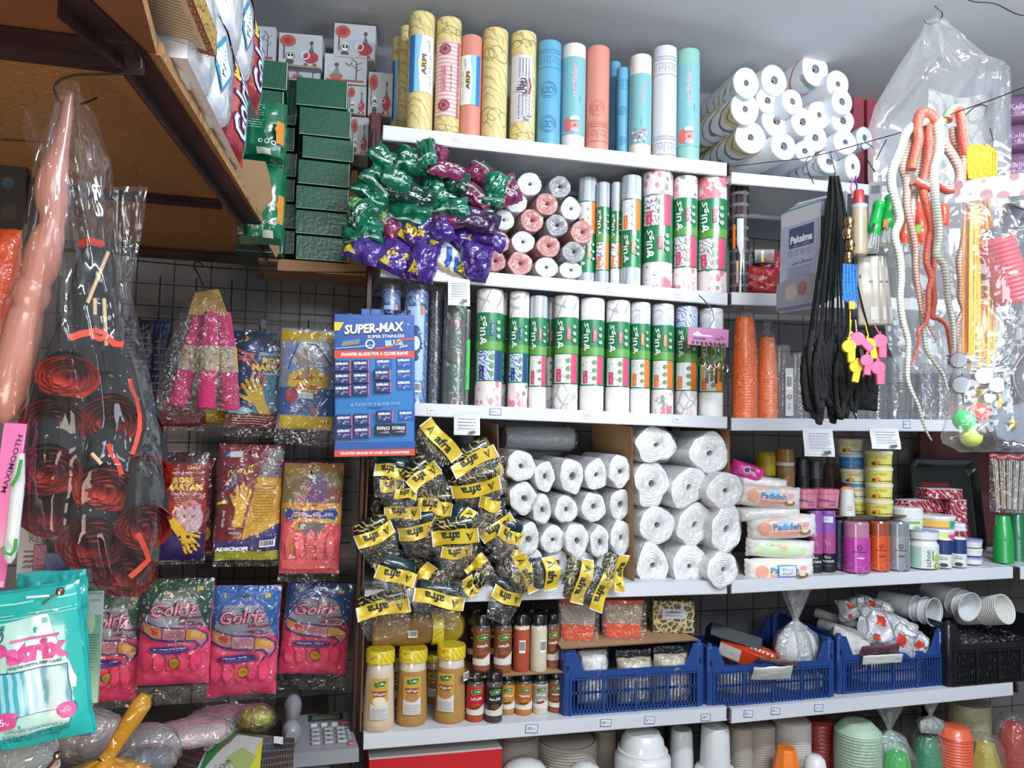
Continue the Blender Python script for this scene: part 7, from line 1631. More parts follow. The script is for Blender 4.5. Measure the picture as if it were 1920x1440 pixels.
def blade(cx,cz,starke=0,printed=False):
 mb=MB();w_,h_=W*.2,Hh*.075;dd=.0015 if printed else .012
 mb. box((cx,-dd/2-.002,cz),(w_,dd,h_),navym if not printed else rbm,.0006)
 if not printed:mb. box((cx+w_*.47,-dd/2-.002,cz),(w_*.08,dd*1.03,h_*1.0),H('#d05a70',.4))
 y0=-dd-.002
 if starke:o=[('r',cx,cz,w_*.96,h_*.96,H('#141a2c')),('t',cx,cz+h_*.12,'STÄRKE',w_*.8,h_*.36,wht,180 if starke==2 else 0,.03),('p',[(cx-w_*.3,cz-h_*.3),(cx+w_*.3,cz-h_*.1),(cx+w_*.4,cz-h_*.35)],grey)]
 else:o=[('t',cx-w_*.03,cz+h_*.22,'SUPER-MAX',w_*.78,h_*.24,wht,2,.06),('e',cx-w_*.3,cz-h_*.1,w_*.09,w_*.09,H('#6a6f94')),('o',cx-w_*.02,cz-h_*.28,w_*.06,w_*.02,wht),('t',cx+w_*.18,cz-h_*.12,'Blue',w_*.3,h_*.2,H('#9f9ad0'),4,.02)]
 mb. art(o,lambda u,v,q:(u,y0-q,v),off=.0004,lay=.0001)
 mb. build('blade_box',t)
for r_ in range(3):
 blade(-W*.4,Hh*(.13-.085*r_));blade(-W*.175,Hh*(.135-.085*r_));
 blade(W*.37,Hh*(.16-.08*r_),printed=True)
blade(W*.11,Hh*.15,printed=True);blade(W*.09,Hh*.07);blade(W*.1,-Hh*.015)
for r_ in range(2):blade(-W*.38,-Hh*(.245+.09*r_));blade(-W*.165,-Hh*(.24+.09*r_))
blade(W*.12,-Hh*.22);blade(W*.39,-Hh*.215,printed=True);blade(W*.1,-Hh*.315,starke=2);blade(W*.29,-Hh*.31,starke=1)
MB(). tube([(-W*.05,-.003,Hh*.5),(-W*.05,-.004,Hh*.56),(-W*.045,.0,Hh*.75),(-W*.03,.03,Hh*.83)],.0014,wire,n=6). build('hanging_wire',t)
for i,(x0,x1,y0,y1,lb)in enumerate(((640,690,588,640,'left'),(700,768,580,640,'right'))):
 gpackx(x0,y0,x1,y1+60,1.9,H('#17305c',.3),None,'dark blue card back peeking out behind the razor card, %s'%lb,30+i,tf=False,hook=False,thick=.003,cat='card',name='blank_card',film_bottom=0)
def receipt(px0,px1,py0,py1,Y,label,seed,rz=-.2,curl=.02,rows=7):
 c0=P((px0+px1)/2,py0,Y);W=(P(px1,py0,Y)-P(px0,py0,Y)). length;Hh=(P(px0,py0,Y)-P(px0,py1,Y)). length
 t=T('paper_receipt',label,'receipt',c0,(0,0,rz),'white slips hanging from the shelf edges')
 def S(u,v,o=0.):k=-v/Hh;return (u+.1*W*k*0,-(curl*sin(k*1.6)**2+.008*cos(u/W*2.6))-o+.008,v)
 mb=MB();mb. grid(8,12,lambda a,b:S((a-.5)*W,(b-1)*Hh),paper);mb. grid(8,12,lambda a,b:S((a-.5)*W,(b-1)*Hh,-.0003),paper,flip=True)
 o=scribble(0,-Hh*.45,W*.7,Hh*.6,H('#6a6f76'),rows,False,seed,.22)+[('p',[(W*.05,-Hh*.82),(W*.3,-Hh*.78),(W*.32,-Hh*.9),(W*.1,-Hh*.93)],H('#4a4f52'))]
 mb. art(o,S,.006,.0006);mb. build('paper_slip',t)
receipt(841,882,522,574,YF-.02,'printed slip hanging under the white and blue packet on the second shelf',1,.0,.01)
receipt(852,900,777,816,YF-.02,'slip hanging from the middle shelf above the yellow packets',2,-.1,.012,4)
receipt(1510,1559,803,856,YF-.02,'curled slip hanging below the black cords on the right middle shelf',3,-.25,.015)
receipt(1636,1682,802,842,YF-.02,'curled slip hanging above the yellow tubs',4,-.25,.015,5)
bagfilm=film('cellophane',haze=.015,gloss=.085,rough=.05,bump=.7,bscale=9)
YR=1.0
def wspan(px,py,r,Y):return r*mpp(P(px,py,Y))
hk=[P(255,98,.965),P(264,112,.955),P(264,128,.955),P(250,138,.96),P(200,139,.97),P(140,141,.98),P(115,148,.985),P(104,158,.99),P(102,168,.99)]
o=MB(). tube(hk,.0016,wire,n=8). build('wire_hook');tag(o,'steel wire hook on the loft corner holding the rose bouquet bag','hook')
o=MB(). tube([P(152,195,1.0),P(168,190,.99),P(184,182,.98)],.0014,darksteel,n=6). build('wire_end');tag(o,'short dark wire end poking out above the rose bag','wire')
petal=mat('red_felt','#a82620',.95,bump=.7,bscale=220,vary=.25,vscale=40);petald=mat('dark_red_felt','#6e1815',.95,bump=.5,bscale=200)
petal2=mat('bright_red_felt','#cc3526',.95,bump=.7,bscale=220,vary=.2,vscale=40)
felt=pat('black_dotted_felt','#1b1e22',[('spot',75,'#9aa2ac',.1)],.95,0,.4)
stick=H('#c9b088',.7)
apex=P(172,520,1.05)
RS=[(126,704,43,34,'topmost'),(101,792,47,39,'second on the left side'),(210,788,47,40,'upper right, below the ribbon'),(268,806,26,34,'half hidden at the right edge, upper'),(91,880,46,39,'third on the left side'),(196,916,46,36,'brightest in the centre'),(270,890,37,36,'pale lit at the right'),(94,962,46,38,'lowest on the left side'),(270,985,38,36,'right side under the glossy crease'),(172,1018,47,42,'second lowest'),(235,1070,44,41,'lowest with an orange ribbon')]
for i,(cx,cy,rx,ry,lb)in enumerate(RS):
 Y=YR-.0+.022*((i*5)%4)+(0 if i not in (3,)else .03)
 p=P(cx,cy,Y);R=wspan(cx,cy,rx,Y)*1.1;k=ry/rx
 t=T('felt_rose','dark red felt rose, %s of the bagged bouquet'%lb if len(lb. split())<7 else 'dark red felt rose, '+lb,'rose',p,(.35,0,.12),'red felt roses in the cellophane bag')
 pm_r=petal2 if i in (0,5,6)else petal
 mb=MB();N=150;turns=5.2;vs=[];fs=[]
 for j in range(N+1):
  q=j/N;a=-q*turns*2*pi+i;r=R*(.08+.88*q**.85)*(1+.05*noise. noise(Vector((cos(a)*2,sin(a)*2,i*2.+q*6))));ru=.0025*sin(a*5.3+i)+.003*noise. noise(Vector((j*.2,i,0)))
  dep=-.006-.010*(1-q)+ru
  for l,(dr,dz)in enumerate(((-.0,.018),(.002,.001),(.0065,dep))):
   vs. append((r*cos(a)+dr*cos(a),dz if l<2 else dep,(r*sin(a)+dr*sin(a))*k))
 for j in range(N):
  for l in range(2):b0=j*3+l;fs. append((b0,b0+1,b0+4,b0+3))
 mb. add(vs,fs,pm_r)
 vs2=[(v[0]*1.03+.001,v[1]+.0005,v[2]*1.03)for v in vs];mb. add(vs2,[f[::-1]for f in fs],pm_r);mb. build('petals',t,sharp=70)
 mb=MB();mb. lathe([(0,-.012),(R*.8,-.014),(R*.98,-.006),(R*1.0,.0)],petald,n=28,M=Matrix. Rotation(pi/2,4,'X')@Matrix. Scale(1,4),sy=k);mb. build('rose_base',t)
 d=(apex-p);d=Matrix. Rotation(-.12,3,'Z')@d;d=Matrix. Rotation(-.35,3,'X')@d
 end=Vector((0,.02,0))+d*(.30 if i<7 else .2)
 e_=end+Vector((0,R*1.25,0))
 path=[Vector((0,.004,0)),Vector((0,R*.35,R*.02)),Vector((0,R*.8,R*.2)),Vector((0,R*1.15,R*.75)),Vector((0,R*1.3,R*1.2)). lerp(e_,.45),e_]
 mb=MB();mb. tube(path,[R*1.03,R*1.07,R*1.08,R*1.0,R*.8,R*.55],felt,n=22,caps=False,flat=.9);mb. build('felt_wrap',t,sharp=60)
t=T('felt_cone','black dotted felt cone with red cord at the top of the rose bouquet','felt cone',P(178,560,1.05))
org=P(178,560,1.05)
pts=[P(182,462,1.05)-org,P(180,500,1.05)-org,P(172,560,1.05)-org,P(162,620,1.05)-org,P(160,690,1.06)-org]
MB(). tube(pts,[wspan(180,500,24,1.05),wspan(180,500,34,1.05),wspan(1,600,40,1.05),wspan(1,600,52,1.05),wspan(1,600,60,1.05)],felt,n=26,flat=.7). build('felt_wrap',t,sharp=60)
MB(). tube([P(152,458,1.03)-org,P(170,452,1.01)-org,P(190,458,1.03)-org],.005,petal2,n=8). build('red_cord',t)
for i,(a,b)in enumerate((((203,472),(164,568)),((178,560),(178,590)),((195,560),(199,648)),((172,850),(190,870)))):
 mb=MB();mb. tube([P(*a,.985 if i<3 else .97),P(*b,.98 if i<3 else .97)],.0022,stick,n=7);o=mb. build('wooden_stick');tag(o,'pale wooden stick of the rose bouquet, %s'%['slanting at the top','short one in the middle','upright one at the right','tiny end between lower roses'][i],'stick','wooden sticks among the roses')
rib=mat('orange_red_ribbon','#d8452c',.6,bump=.3);
def ribbon(pts,w,label,Y=.965):
 mb=MB();L=[P(x,y,Y)for x,y in pts];vs=[];fs=[]
 for i,p in enumerate(L):
  d=(L[min(i+1,len(L)-1)]-L[max(0,i-1)]). normalized();n=Vector((-d. z,0,d. x))*w*.5*mpp(p)
  vs+=[p-n+Vector((0,.003*sin(i),0)),p+n]
 for i in range(len(L)-1):fs. append((2*i,2*i+2,2*i+3,2*i+1));
 mb. add(vs,fs,rib);mb. add([v+Vector((0,.0008,0))for v in vs],[f[::-1]for f in fs],rib)
 o=mb. build('ribbon');tag(o,label,'ribbon','orange red ribbons on the roses')
ribbon([(130,634),(150,626),(180,620),(200,632),(216,645),(232,646)],12,'orange red ribbon bow above the topmost rose')
ribbon([(172,630),(188,636),(200,628),(186,620)],9,'small folded knot of the orange red bow',.96)
ribbon([(243,710),(246,728),(256,750),(262,780),(262,805),(256,830),(248,852)],7,'long curling orange ribbon down the right side of the roses')
ribbon([(203,832),(208,850),(222,872),(228,890)],9,'orange ribbon piece between the centre and the right rose')
ribbon([(258,1000),(272,1030),(278,1050),(262,1066),(244,1082)],10,'orange ribbon lying across the lowest rose')
t=T('cellophane_bag','long clear cellophane bag around the red felt rose bouquet','bag',P(170,640,YR))
bag_rows([(152,104,150),(175,104,150),(215,100,178),(300,84,205),(400,88,212),(520,92,238),(620,75,262),(720,60,284),(820,48,300),(900,42,308),(980,48,306),(1040,90,300),(1090,160,284),(1118,215,260),(1128,246,254)],YR-.0,.085,bagfilm,'film_bag',t,P(170,640,YR),seed=3,fold=.012,nu=34,seg=6)
mb=MB();org=P(170,640,YR)
cols_=[[(40,236),(48,205),(75,202),(110,216),(132,240)],[(46,262),(60,240),(85,235),(115,250),(140,262)],[(60,285),(72,278),(95,275),(125,290),(160,300)],[(84,320),(95,315),(115,312),(150,325),(190,335)]]
def gl(a,b):
 i=min(3,int(a*4));j=min(2,int(b*3));fa_=a*4-i;fb=b*3-j
 def g(r,c):return Vector((*cols_[r][c],0))
 q=g(j,i). lerp(g(j,i+1),fa_). lerp(g(j+1,i). lerp(g(j+1,i+1),fa_),fb)
 return P(q. x,q. y,.93+.04*sin(a*5)+.05*b)-org
mb. grid(16,12,gl,bagfilm,flip=True);mb. build('flared_top',t,sharp=80)
t=T('empty_film_bag','flat clear film bag edge behind the top of the rose bag','bag',P(240,450,1.1))
bag_rows([(350,212,276),(400,212,272),(470,216,260),(530,220,250),(600,236,240)],1.1,.01,bagfilm,'film_bag',t,P(240,450,1.1),seed=8,fold=.005)
flesh=mat('flesh_pink_plastic','#c08474',.3,coat=.7)
seg_=[(131,172,7),(126,200,9),(120,240,12),(112,280,16),(104,310,22),(98,335,26),(96,360,28),(97,385,26),(100,405,22),(97,425,21),(90,445,28),(82,475,31),(74,510,30),(68,526,26),(63,534,29),(60,550,33),(56,566,31),(54,577,25),(48,590,29),(42,620,32),(34,660,34),(26,700,35),(16,745,30),(10,780,18),(8,795,4)]
YT=1.02
t=T('segmented_toy','flesh pink segmented plastic toy hanging in a bag at the left edge','toy',P(60,500,YT));org=P(60,500,YT)
mb=MB();mb. tube([P(x,y,YT)-org for x,y,r in seg_],[r*mpp(P(x,y,YT))for x,y,r in seg_],flesh,n=24);mb. build('toy_body',t,sharp=80)
bag_rows([(200,100,140),(300,62,130),(400,50,128),(520,24,112),(620,-10,90),(740,-40,66),(820,-50,40)],YT,.05,bagfilm,'film_bag',t,org,seed=6,fold=.008)
MB(). tube([P(102,168,YT),P(108,190,YT),P(124,196,YT)],.0014,wire,n=6). build('hanging_wire',None)
bpy. data. objects['hanging_wire.001']['label']='thin wire loop on which the flesh pink toy hangs';bpy. data. objects['hanging_wire.001']['category']='wire'
o=MB();S=pouch(o,.05,.16,.02,mat('orange_red_film','#c8502a',.3,coat=.8,bump=.4),3,.004,.002);o=o. build('orange_package');o. location=P(-4,540,1.12);tag(o,'orange red film package cut by the left edge of the view','package')
def leftcard(x0,x1,y0,y1,Y,m,ops,label,rot=0.,name='blister_card',cat='card',rz=0.,th=.003,group=None):
 c0=P((x0+x1)/2,(y0+y1)/2,Y);W=(P(x1,(y0+y1)/2,Y)-P(x0,(y0+y1)/2,Y)). length;Hh=(P((x0+x1)/2,y0,Y)-P((x0+x1)/2,y1,Y)). length
 mb=MB();mb. box((0,0,0),(W,th,Hh),m,.0008);mb. art(ops(W,Hh),FLAT,off=th/2+.0004);o=mb. build(name);o. location=c0;o. rotation_euler=(0,radians(rot),rz);tag(o,label,cat,group);return o
dcard=H('#35332f',.5)
leftcard(-10,46,268,520,1.5,dcard,lambda W,h:[('r',0,h*.36,W*.7,h*.05,H('#5a2a2a')),('e',-W*.1,h*.2,W*.22,W*.22,H('#3f5468')),('r',0,-h*.02,W*.5,h*.12,H('#4a4038')),('o',W*.1,-h*.2,W*.2,W*.04,H('#6a5a48')),('e',W*.2,-h*.3,W*.16,W*.2,H('#564436')),('t',0,h*.36,'GREEN',W*.5,h*.03,H('#9a8a80'))],'dim blister card hanging in the shade at the far left, front one')
leftcard(48,92,268,520,1.55,H('#4a4844',.4),lambda W,h:[('e',0,h*.3,W*.25,W*.2,H('#3a5468')),('e',0,-h*.05,W*.2,W*.25,H('#3f3a34')),('r',0,h*.42,W*.8,h*.03,H('#7a7670'))],'dim grey blister card hanging beside the flesh pink toy')
pinkc=mat('pink_brush_card','#d86aa8',.4,coat=.5)
leftcard(-14,30,792,1100,.95,pinkc,lambda W,h:[('t',W*.14,h*.25,'MAX|MOOTH',h*.36,W*.3,H('#3a2a50'),82,.02),('r',0,-h*.36,W*.9,h*.2,H('#c04a8c'))],'pink toothbrush card with dark lettering at the left edge',rot=4)
t=T('toothbrush','white toothbrush handle with green bands beside the pink card','toothbrush',P(28,960,.93));org=P(28,960,.93)
bw=[(40,850,6),(37,875,9),(34,900,12),(30,940,12),(26,980,12),(21,1020,13),(18,1045,10),(17,1056,4)]
MB(). tube([P(x,y,.93)-org for x,y,r in bw],[r*mpp(P(x,y,.93))for x,y,r in bw],H('#c4c8cc',.3),n=16,flat=.6). build('handle',t)
gt_=H('#2f9a3c',.35)
for a in ([(40,862),(34,890),(22,912)],[(30,1010),(28,1030),(20,1040),(8,1036),(6,1024)]):
 MB(). tube([P(x,y,.915)-org for x,y in a],3*mpp(P(20,900,.93)),gt_,n=8). build('green_band',t)
for i,(x0,x1,y0,y1,m_,tx,lb)in enumerate(((34,118,960,1085,H('#9fa2a0',.4),'KEEP','grey white product card seen under the rose bag'),(62,88,1020,1090,H('#8c3a5c',.4),'Koo','plum striped card strip under the rose bag'),(84,128,1036,1092,H('#2a3f8c',.4),'','blue carton corner under the rose bag'))):
 leftcard(x0,x1,y0,y1,1.12-.02*i,m_,lambda W,h:[('t',0,h*.1,tx,W*.5,0,dkgrey)]+scribble(0,-h*.2,W*.7,h*.3,dkgrey,4,False,i)if tx else [],lb)
leftcard(158,190,1108,1318,.98,H('#7fa890',.4),lambda W,h:[('r',0,h*.38,W*.9,h*.18,H('#b8c0bc')),('t',0,h*.42,'TOOTHPICK',W*.6,h*.02,dkgrey),('e',-W*.2,h*.22,W*.3,h*.1,H('#a8c9a0'))]+scribble(0,-h*.1,W*.8,h*.45,H('#3f5a4a'),22,False,6,.25)+scribble(0,-h*.36,W*.7,h*.06,H('#3f5a4a'),3,False,7,.25),'tall pale green printed card behind the turquoise pouch')
leftcard(118,172,1320,1380,1.0,H('#1f2a84',.4),lambda W,h:[],'deep blue card showing below the turquoise pouch')
tq=mat('turquoise_film','#25a3a0',.25,coat=.8,bump=.25,bscale=12);tql=mat('pale_mint_film','#a9d4d2',.25,coat=.8);wnd=pat('floss_picks_window','#3fa0bc',[('waveX',36,'#8fd0e0',.5,1.5)],.3,.8);wnd2=mat('window_film','#5f97a8',.25,coat=.8,vary=.12,vscale=30)
Yp=.86
t=T('toothpick_pouch','turquoise pouch of toothpicks with pink Patrix lettering at the lower left','pouch',P(76,1245,Yp),(0,radians(-9),-.1),'turquoise pouches at the lower left')
W=165*mpp(P(76,1245,Yp));Hh=290*mpp(P(76,1245,Yp))
def patrix(W,H_):
 mg=H('#c84a90');nv=H('#173a5c')
 return [('r',0,.0,W*.97,H_*.97,tq),('p',[(-W*.48,H_*.3),(W*.2,H_*.33),(W*.3,H_*.1),(W*.42,-H_*.1),(W*.3,-H_*.38),(-W*.48,-H_*.42)],tql),('r',0,H_*.42,W*.97,H_*.012,H('#7fd0cc')),('r',0,H_*.35,W*.97,H_*.006,H('#7fd0cc')),('r',0,H_*.33,W*.97,H_*.006,H('#7fd0cc')),('o',-W*.36,H_*.24,W*.1,W*.015,nv),('t',-W*.36,H_*.24,'top',W*.14,0,nv,0,.04),('t',-W*.02,H_*.115,'Patrix',W*.78,H_*.14,mg,0,.06),('r',.05*W,H_*.19,W*.5,H_*.014,mg),('t',.02*W,H_*.025,'HEALTHY TEETH, DEEP CLEAN',W*.55,H_*.02,nv,0,.03),('r',-W*.04,-H_*.14,W*.78,H_*.28,nv),('r',-W*.04,-H_*.14,W*.765,H_*.272,wnd),('r',W*.19,-H_*.14,W*.3,H_*.272,wnd2),('p',[(-W*.48,-H_*.3),(-W*.34,-H_*.24),(-W*.18,-H_*.25),(-W*.24,-H_*.34),(-W*.46,-H_*.36)],mg),('t',-W*.34,-H_*.3,'50',W*.1,0,wht),('e',W*.3,-H_*.29,W*.1,H_*.05,mg),('t',W*.3,-H_*.29,'HDC',W*.1,0,wht),('t',-W*.02,-H_*.37,'Comfortably remove food and plaque',W*.7,H_*.02,nv,0,.02),('t',-W*.05,-H_*.4,'from the hard to reach areas between',W*.7,H_*.02,nv,0,.02),('t',-W*.1,-H_*.43,'more plaque than with toothpicks',W*.6,H_*.02,nv,0,.02)]
mb=MB();S=pouch(mb,W,Hh,.014,tq,3,.003,.002,nu=34,nv=44,flatten=.4);mb. build('pouch_body',t,sharp=60)
mb=MB();mb. art(patrix(W,Hh),S,.01,.0012,.00018);mb. build('printed_front',t)
t=T('toothpick_pouch','turquoise pouch hanging behind the pink lettered one, lettering end visible','pouch',P(100,1165,Yp+.06),(0,radians(-4),-.1),'turquoise pouches at the lower left')
mb=MB();S=pouch(mb,W*.8,Hh*.7,.012,tq,7,.004,.003,nu=30,nv=30,flatten=.4);mb. build('pouch_body',t,sharp=60)
mb=MB();mb. art([('t',W*.05,Hh*.23,'dens',W*.12,0,blk,0,.04)],S,.008,.0014);mb. build('printed_front',t)
o=MB();S=pouch(o,W*.7,Hh*.5,.01,tq,9,.004,.003,flatten=.4);o=o. build('toothpick_pouch');o. location=P(14,1190,Yp+.1);o. rotation_euler=(0,radians(12),0);tag(o,'turquoise pouch rearmost at the left edge, mostly hidden','pouch','turquoise pouches at the lower left')
hookm=mat('nickel_hook','#9a8a7a',.25,.9)
t=T('peg_hook','nickel peg hook with ball end through the turquoise pouch','hook')
MB(). tube([P(50,1152,.93),P(80,1132,.85),P(112,1110,.80)],.0018,hookm,n=8). build('rod',t)
b=P(113,1109,.795);MB(). lathe([(0,-.004),(.003,-.003),(.004,0),(.003,.003),(0,.004)],hookm,n=14,c=tuple(b)). build('ball_end',t)
o=MB(). tube([P(50,1120,.84),P(92,1117,.84)],.0012,H('#c9cccc',.3),n=6). build('steel_rod');tag(o,'short bright steel rod above the turquoise pouches','rod')
t=T('peg_hook','dark peg hook with ball end in front of the yellow bag','hook')
MB(). tube([P(86,1445,1.0),P(98,1430,.97),P(108,1418,.93)],.0022,hookm,n=8). build('rod',t)
b=P(109,1416,.925);MB(). lathe([(0,-.005),(.004,-.003),(.005,0),(.004,.003),(0,.005)],hookm,n=14,c=tuple(b)). build('ball_end',t)
zC=.70
ct=T('shop_counter','dark counter under the telephone at the lower left','counter')
prism([(XLW,1.15),(.045,1.15),(.045,YW-.01),(XLW,YW-.01)],zC-.03,zC,H('#4a4440',.6),'counter_top',parent=ct)
for x_,y_ in ((XLW+.05,1.2),(.0,1.2),(XLW+.05,2.25),(.0,2.25)):
 MB(). box((x_,y_,(zC-.03)/2),(.05,.05,zC-.03),steel,.002). build('leg',ct)
phm=mat('telephone_grey','#8f9298',.35,coat=.3);phk=mat('telephone_key','#9ea1a6',.35,coat=.3);phd=H('#33353a',.4);lcd=H('#5f6a54',.25)
pa=P(531,1334,2.10);pb=P(650,1344,2.10);Wp=(pb-pa). length*1.02;Dp=.24
t=T('desk_telephone','grey desk telephone with handset, display and push buttons on the counter','telephone',(pa. x+Wp/2,2.10,zC),(0,0,.02))
hb=pa. z-zC-.012
tl=math. atan2(hb-.035,Dp)
def SP(u,v,o=0.):return (u,-Dp+(Dp)*(v+.5)-sin(tl)*o,.035+(hb-.035)*(v+.5)+cos(tl)*o)
mb=MB();n_=12
prof=[(-Wp/2,-.5),(Wp*.56,-.5),(Wp*.53,-.2),(Wp*.49,.1),(Wp*.46,.44),(Wp*.42,.5),(-Wp*.44,.5),(-Wp/2,.44)]
V=[SP(u,v)for u,v in prof];V2=[(q[0]*1.02,q[1],.002)for q in V];k=len(V)
mb. add(V+V2,[tuple(range(k))],phm);mb. add(V+V2,[(k+i,k+(i+1)%k,(i+1)%k,i)for i in range(k)],phm);mb. build('base',t,sharp=30)
mb=MB();hx=-Wp*.36
hp=[SP(hx,v,.012+.012*(1 if abs(v)<.3 else 2.0))for v in (-.5,-.42,-.34,-.2,0,.2,.32,.4,.47)]
mb. tube(hp,[.016,.028,.029,.022,.020,.022,.029,.029,.018],phm,n=18,flat=.8);mb. build('handset',t,sharp=60)
def pbox(u,v,w,d,h,m,name,bev=.002):
 c_=Vector(SP(u,v,h/2));M=Matrix. Translation(c_)@Matrix. Rotation(tl,4,'X')
 mb=MB();mb. box((0,0,0),(w,d,h),m,bev,M,seg=2);return mb. build(name,t)
ku=[Wp*.02+.0*k for k in range(1)]
pbox(Wp*.14,.36,Wp*.52,.045,.003,phd,'display_frame');pbox(Wp*.14,.36,Wp*.42,.028,.0045,lcd,'display',.0005)
pbox(Wp*.12,.47,Wp*.2,.008,.002,phd,'maker_plate',.0003)
digs=['1','2','3','4','5','6','7','8','9','*','0','#']
for r_ in range(4):
 for c_i in range(3):
  u=-Wp*.02+c_i*Wp*.18;v=.02-r_*.115
  pbox(u,v,Wp*.13,.017,.007,phk,'key',.003)
  mb=MB();cc=Vector(SP(u,v,.0078));M=Matrix. Translation(cc)@Matrix. Rotation(tl,4,'X')
  mb. art([('t',0,0,digs[r_*3+c_i],0,.008,phd,0,.03)],lambda a,b,o:tuple(M@Vector((a,b,o))),off=0.0);mb. build('key_digit',t)
for r_ in range(2):
 for c_i in range(3):pbox(-Wp*.04+c_i*Wp*.15,.17-.055*r_,Wp*.09,.006,.004,wl,'function_key',.001)
redk=H('#b0606c',.4)
pbox(Wp*.42,.15,Wp*.14,.014,.006,redk,'red_key',.004);pbox(Wp*.47,-.4,Wp*.1,.014,.006,redk,'red_key',.004)
for k in range(4):pbox(Wp*(.43+.01*k),.02-.085*k,Wp*.04,.007,.005,phk,'side_key',.002)
p0=[PZ(345,1374,.79),PZ(552,1392,.79),PZ(545,1500,.76),PZ(318,1500,.76)]
p0=[Vector((q. x,q. y,z))for q,z in zip(p0,(.80,.80,.74,.74))]
gridp=pat('black_grid_print','#1c1f20',[('waveX',60,'#4c5452',.86),('waveZ',60,'#4c5452',.86)],.25,.8)
t=T('flat_pouch','flat black grid pouch with white, green and yellow Grand label on the counter','pouch')
def FP(u,v,o=0.):
 a=p0[3]. lerp(p0[2],u);b=p0[0]. lerp(p0[1],u);q=a. lerp(b,v);return (q. x,q. y,q. z+.012*sin(pi*u)*sin(pi*v)+o)
mb=MB();mb. grid(18,14,lambda a,b:FP(a,b),gridp);mb. grid(18,14,lambda a,b:FP(a,b,-.012-.015*sin(pi*a)*sin(pi*b)),gridp,flip=True);mb. build('pouch_body',t)
fl=lambda u,v,o:FP(u,v,o)
mb=MB();mb. art([('p',[(.15,.3),(.3,.97),(.72,.93),(.72,.0),(.1,.0)],H('#b8bab4',.4)),('p',[(.18,.3),(.3,.97),(.5,.95)],H('#1f7a44',.4)),('p',[(.52,.0),(.72,.9),(.72,.0)],H('#c9c430',.4)),('p',[(.42,.55),(.55,.72),(.68,.6),(.6,.3)],H('#9aa86a',.4)),('t',.3,.78,'Grand',.3,.07,wht,60,.04),('t',.4,.76,'گرند',.2,.06,redp,60,.02),('t',.36,.35,'UMBRELLA',.4,.04,H('#6a7a2c'),62,.02),('r',.86,.9,.08,.12,H('#d8d8d4'))]+[('r',.34+.04*k,.3+.02*k,.006,.3,grey)for k in range(4)],fl,.05,.002,.0004);mb. build('printed_label',t)
hz=film('clouded_bag_film',haze=.16,gloss=.25,rough=.1,bump=1.,bscale=24)
def lump(px,py,w,h,Y,m,label,seed,cat='bag',name='goods_bag',fm=None,flat=.7,rot=0,cl=.85):
 p=P(px,py,Y);s=mpp(p);t=T(name,label,cat,p,(0,radians(rot),0),None)
 wb=lambda a,i,r:.2*noise. noise(Vector((cos(a)*2.2,sin(a)*2.2+i*.5,seed*3.)))
 prof=[(0,-.5),(.6,-.47),(.95,-.25),(1,0),(.85,.28),(.5,.45),(0,.5)]
 mb=MB();mb. lathe([(a*w*s/2*cl,b*h*s*cl)for a,b in prof],m,n=30,sy=flat,wob=wb);mb. build('filling',t,sharp=80)
 mb=MB();mb. lathe([(a*w*s/2,b*h*s)for a,b in prof],fm or hz,n=36,sy=flat,wob=lambda a,i,r:wb(a,i,r)+.03*sin(a*9+i));mb. build('film_bag',t,sharp=80)
lump(165,1378,130,90,1.35,mat('dusty_rose_goods','#7c6664',.6,vary=.2,vscale=30),'clear bag of dim goods right below the turquoise pouch',1)
lump(270,1400,130,80,1.45,mat('mixed_brown_goods','#6c5f5c',.6,vary=.3,vscale=30),'clouded bag of brown goods behind the yellow knot',2)
lump(275,1425,110,50,1.3,mat('navy_goods','#2c3a54',.6,vary=.3,vscale=30),'clouded bag of navy things right of the yellow bag',3)
lump(360,1372,150,40,1.75,mat('pale_pink_goods','#b89ea0',.5,vary=.2,vscale=20),'pale pinkish bag lying above the black grid pouch',4)
lump(420,1350,150,46,1.95,mat('purple_goods','#3a2c44',.5,vary=.4,vscale=20),'dark purple bag on the rear of the counter',5)
lump(478,1348,76,56,1.9,mat('yellow_black_print','#8c8420',.5,vary=.9,vscale=50),'yellow and black bag beside the telephone',6,fm=gloss)
lump(300,1412,66,34,1.5,mat('white_red_print','#b8aaa0',.5,vary=.3,vscale=40),'small white pack with red fruit picture by the grid pouch',7)
lump(40,1420,130,70,1.05,mat('grey_green_goods','#6f7f7c',.6,vary=.2,vscale=20),'clear bag of grey green goods at the lower left corner',8)
o=MB(). tube([P(80,1370,1.1),P(92,1400,1.1),P(96,1440,1.1)],.011,mat('striped_tube','#b8a8a8',.3,coat=.7,vary=.3,vscale=50),n=12). build('toothpaste_tube');tag(o,'white and pink tube standing left of the yellow bag','tube')
yb=film('yellow_bag_film','#e8b43c',haze=.45,gloss=.2,rough=.12,bump=1.,bscale=26)
p=P(198,1425,1.15);s=mpp(p)
t=T('yellow_bag','translucent yellow shopping bag tied in a tall knot at the lower left','bag',p)
def yw(a,i,r):return .14*sin(a*7+i*.5)+.16*noise. noise(Vector((cos(a)*2,sin(a)*2+i*.4,4.)))
mb=MB();mb. lathe([(0,-210*s),(105*s,-190*s),(125*s,-110*s),(105*s,-50*s),(55*s,-18*s),(14*s,0)],mat('pale_yellow_goods','#cdbb80',.5,vary=.15,vscale=16),n=36,sy=.6,wob=lambda a,i,r:.5*yw(a,i,r));mb. build('filling',t,sharp=80)
mb=MB();mb. lathe([(112*s,-190*s),(132*s,-110*s),(112*s,-50*s),(60*s,-16*s),(15*s,2*s)],yb,n=44,sy=.6,wob=yw);mb. build('film_bag',t,sharp=80)
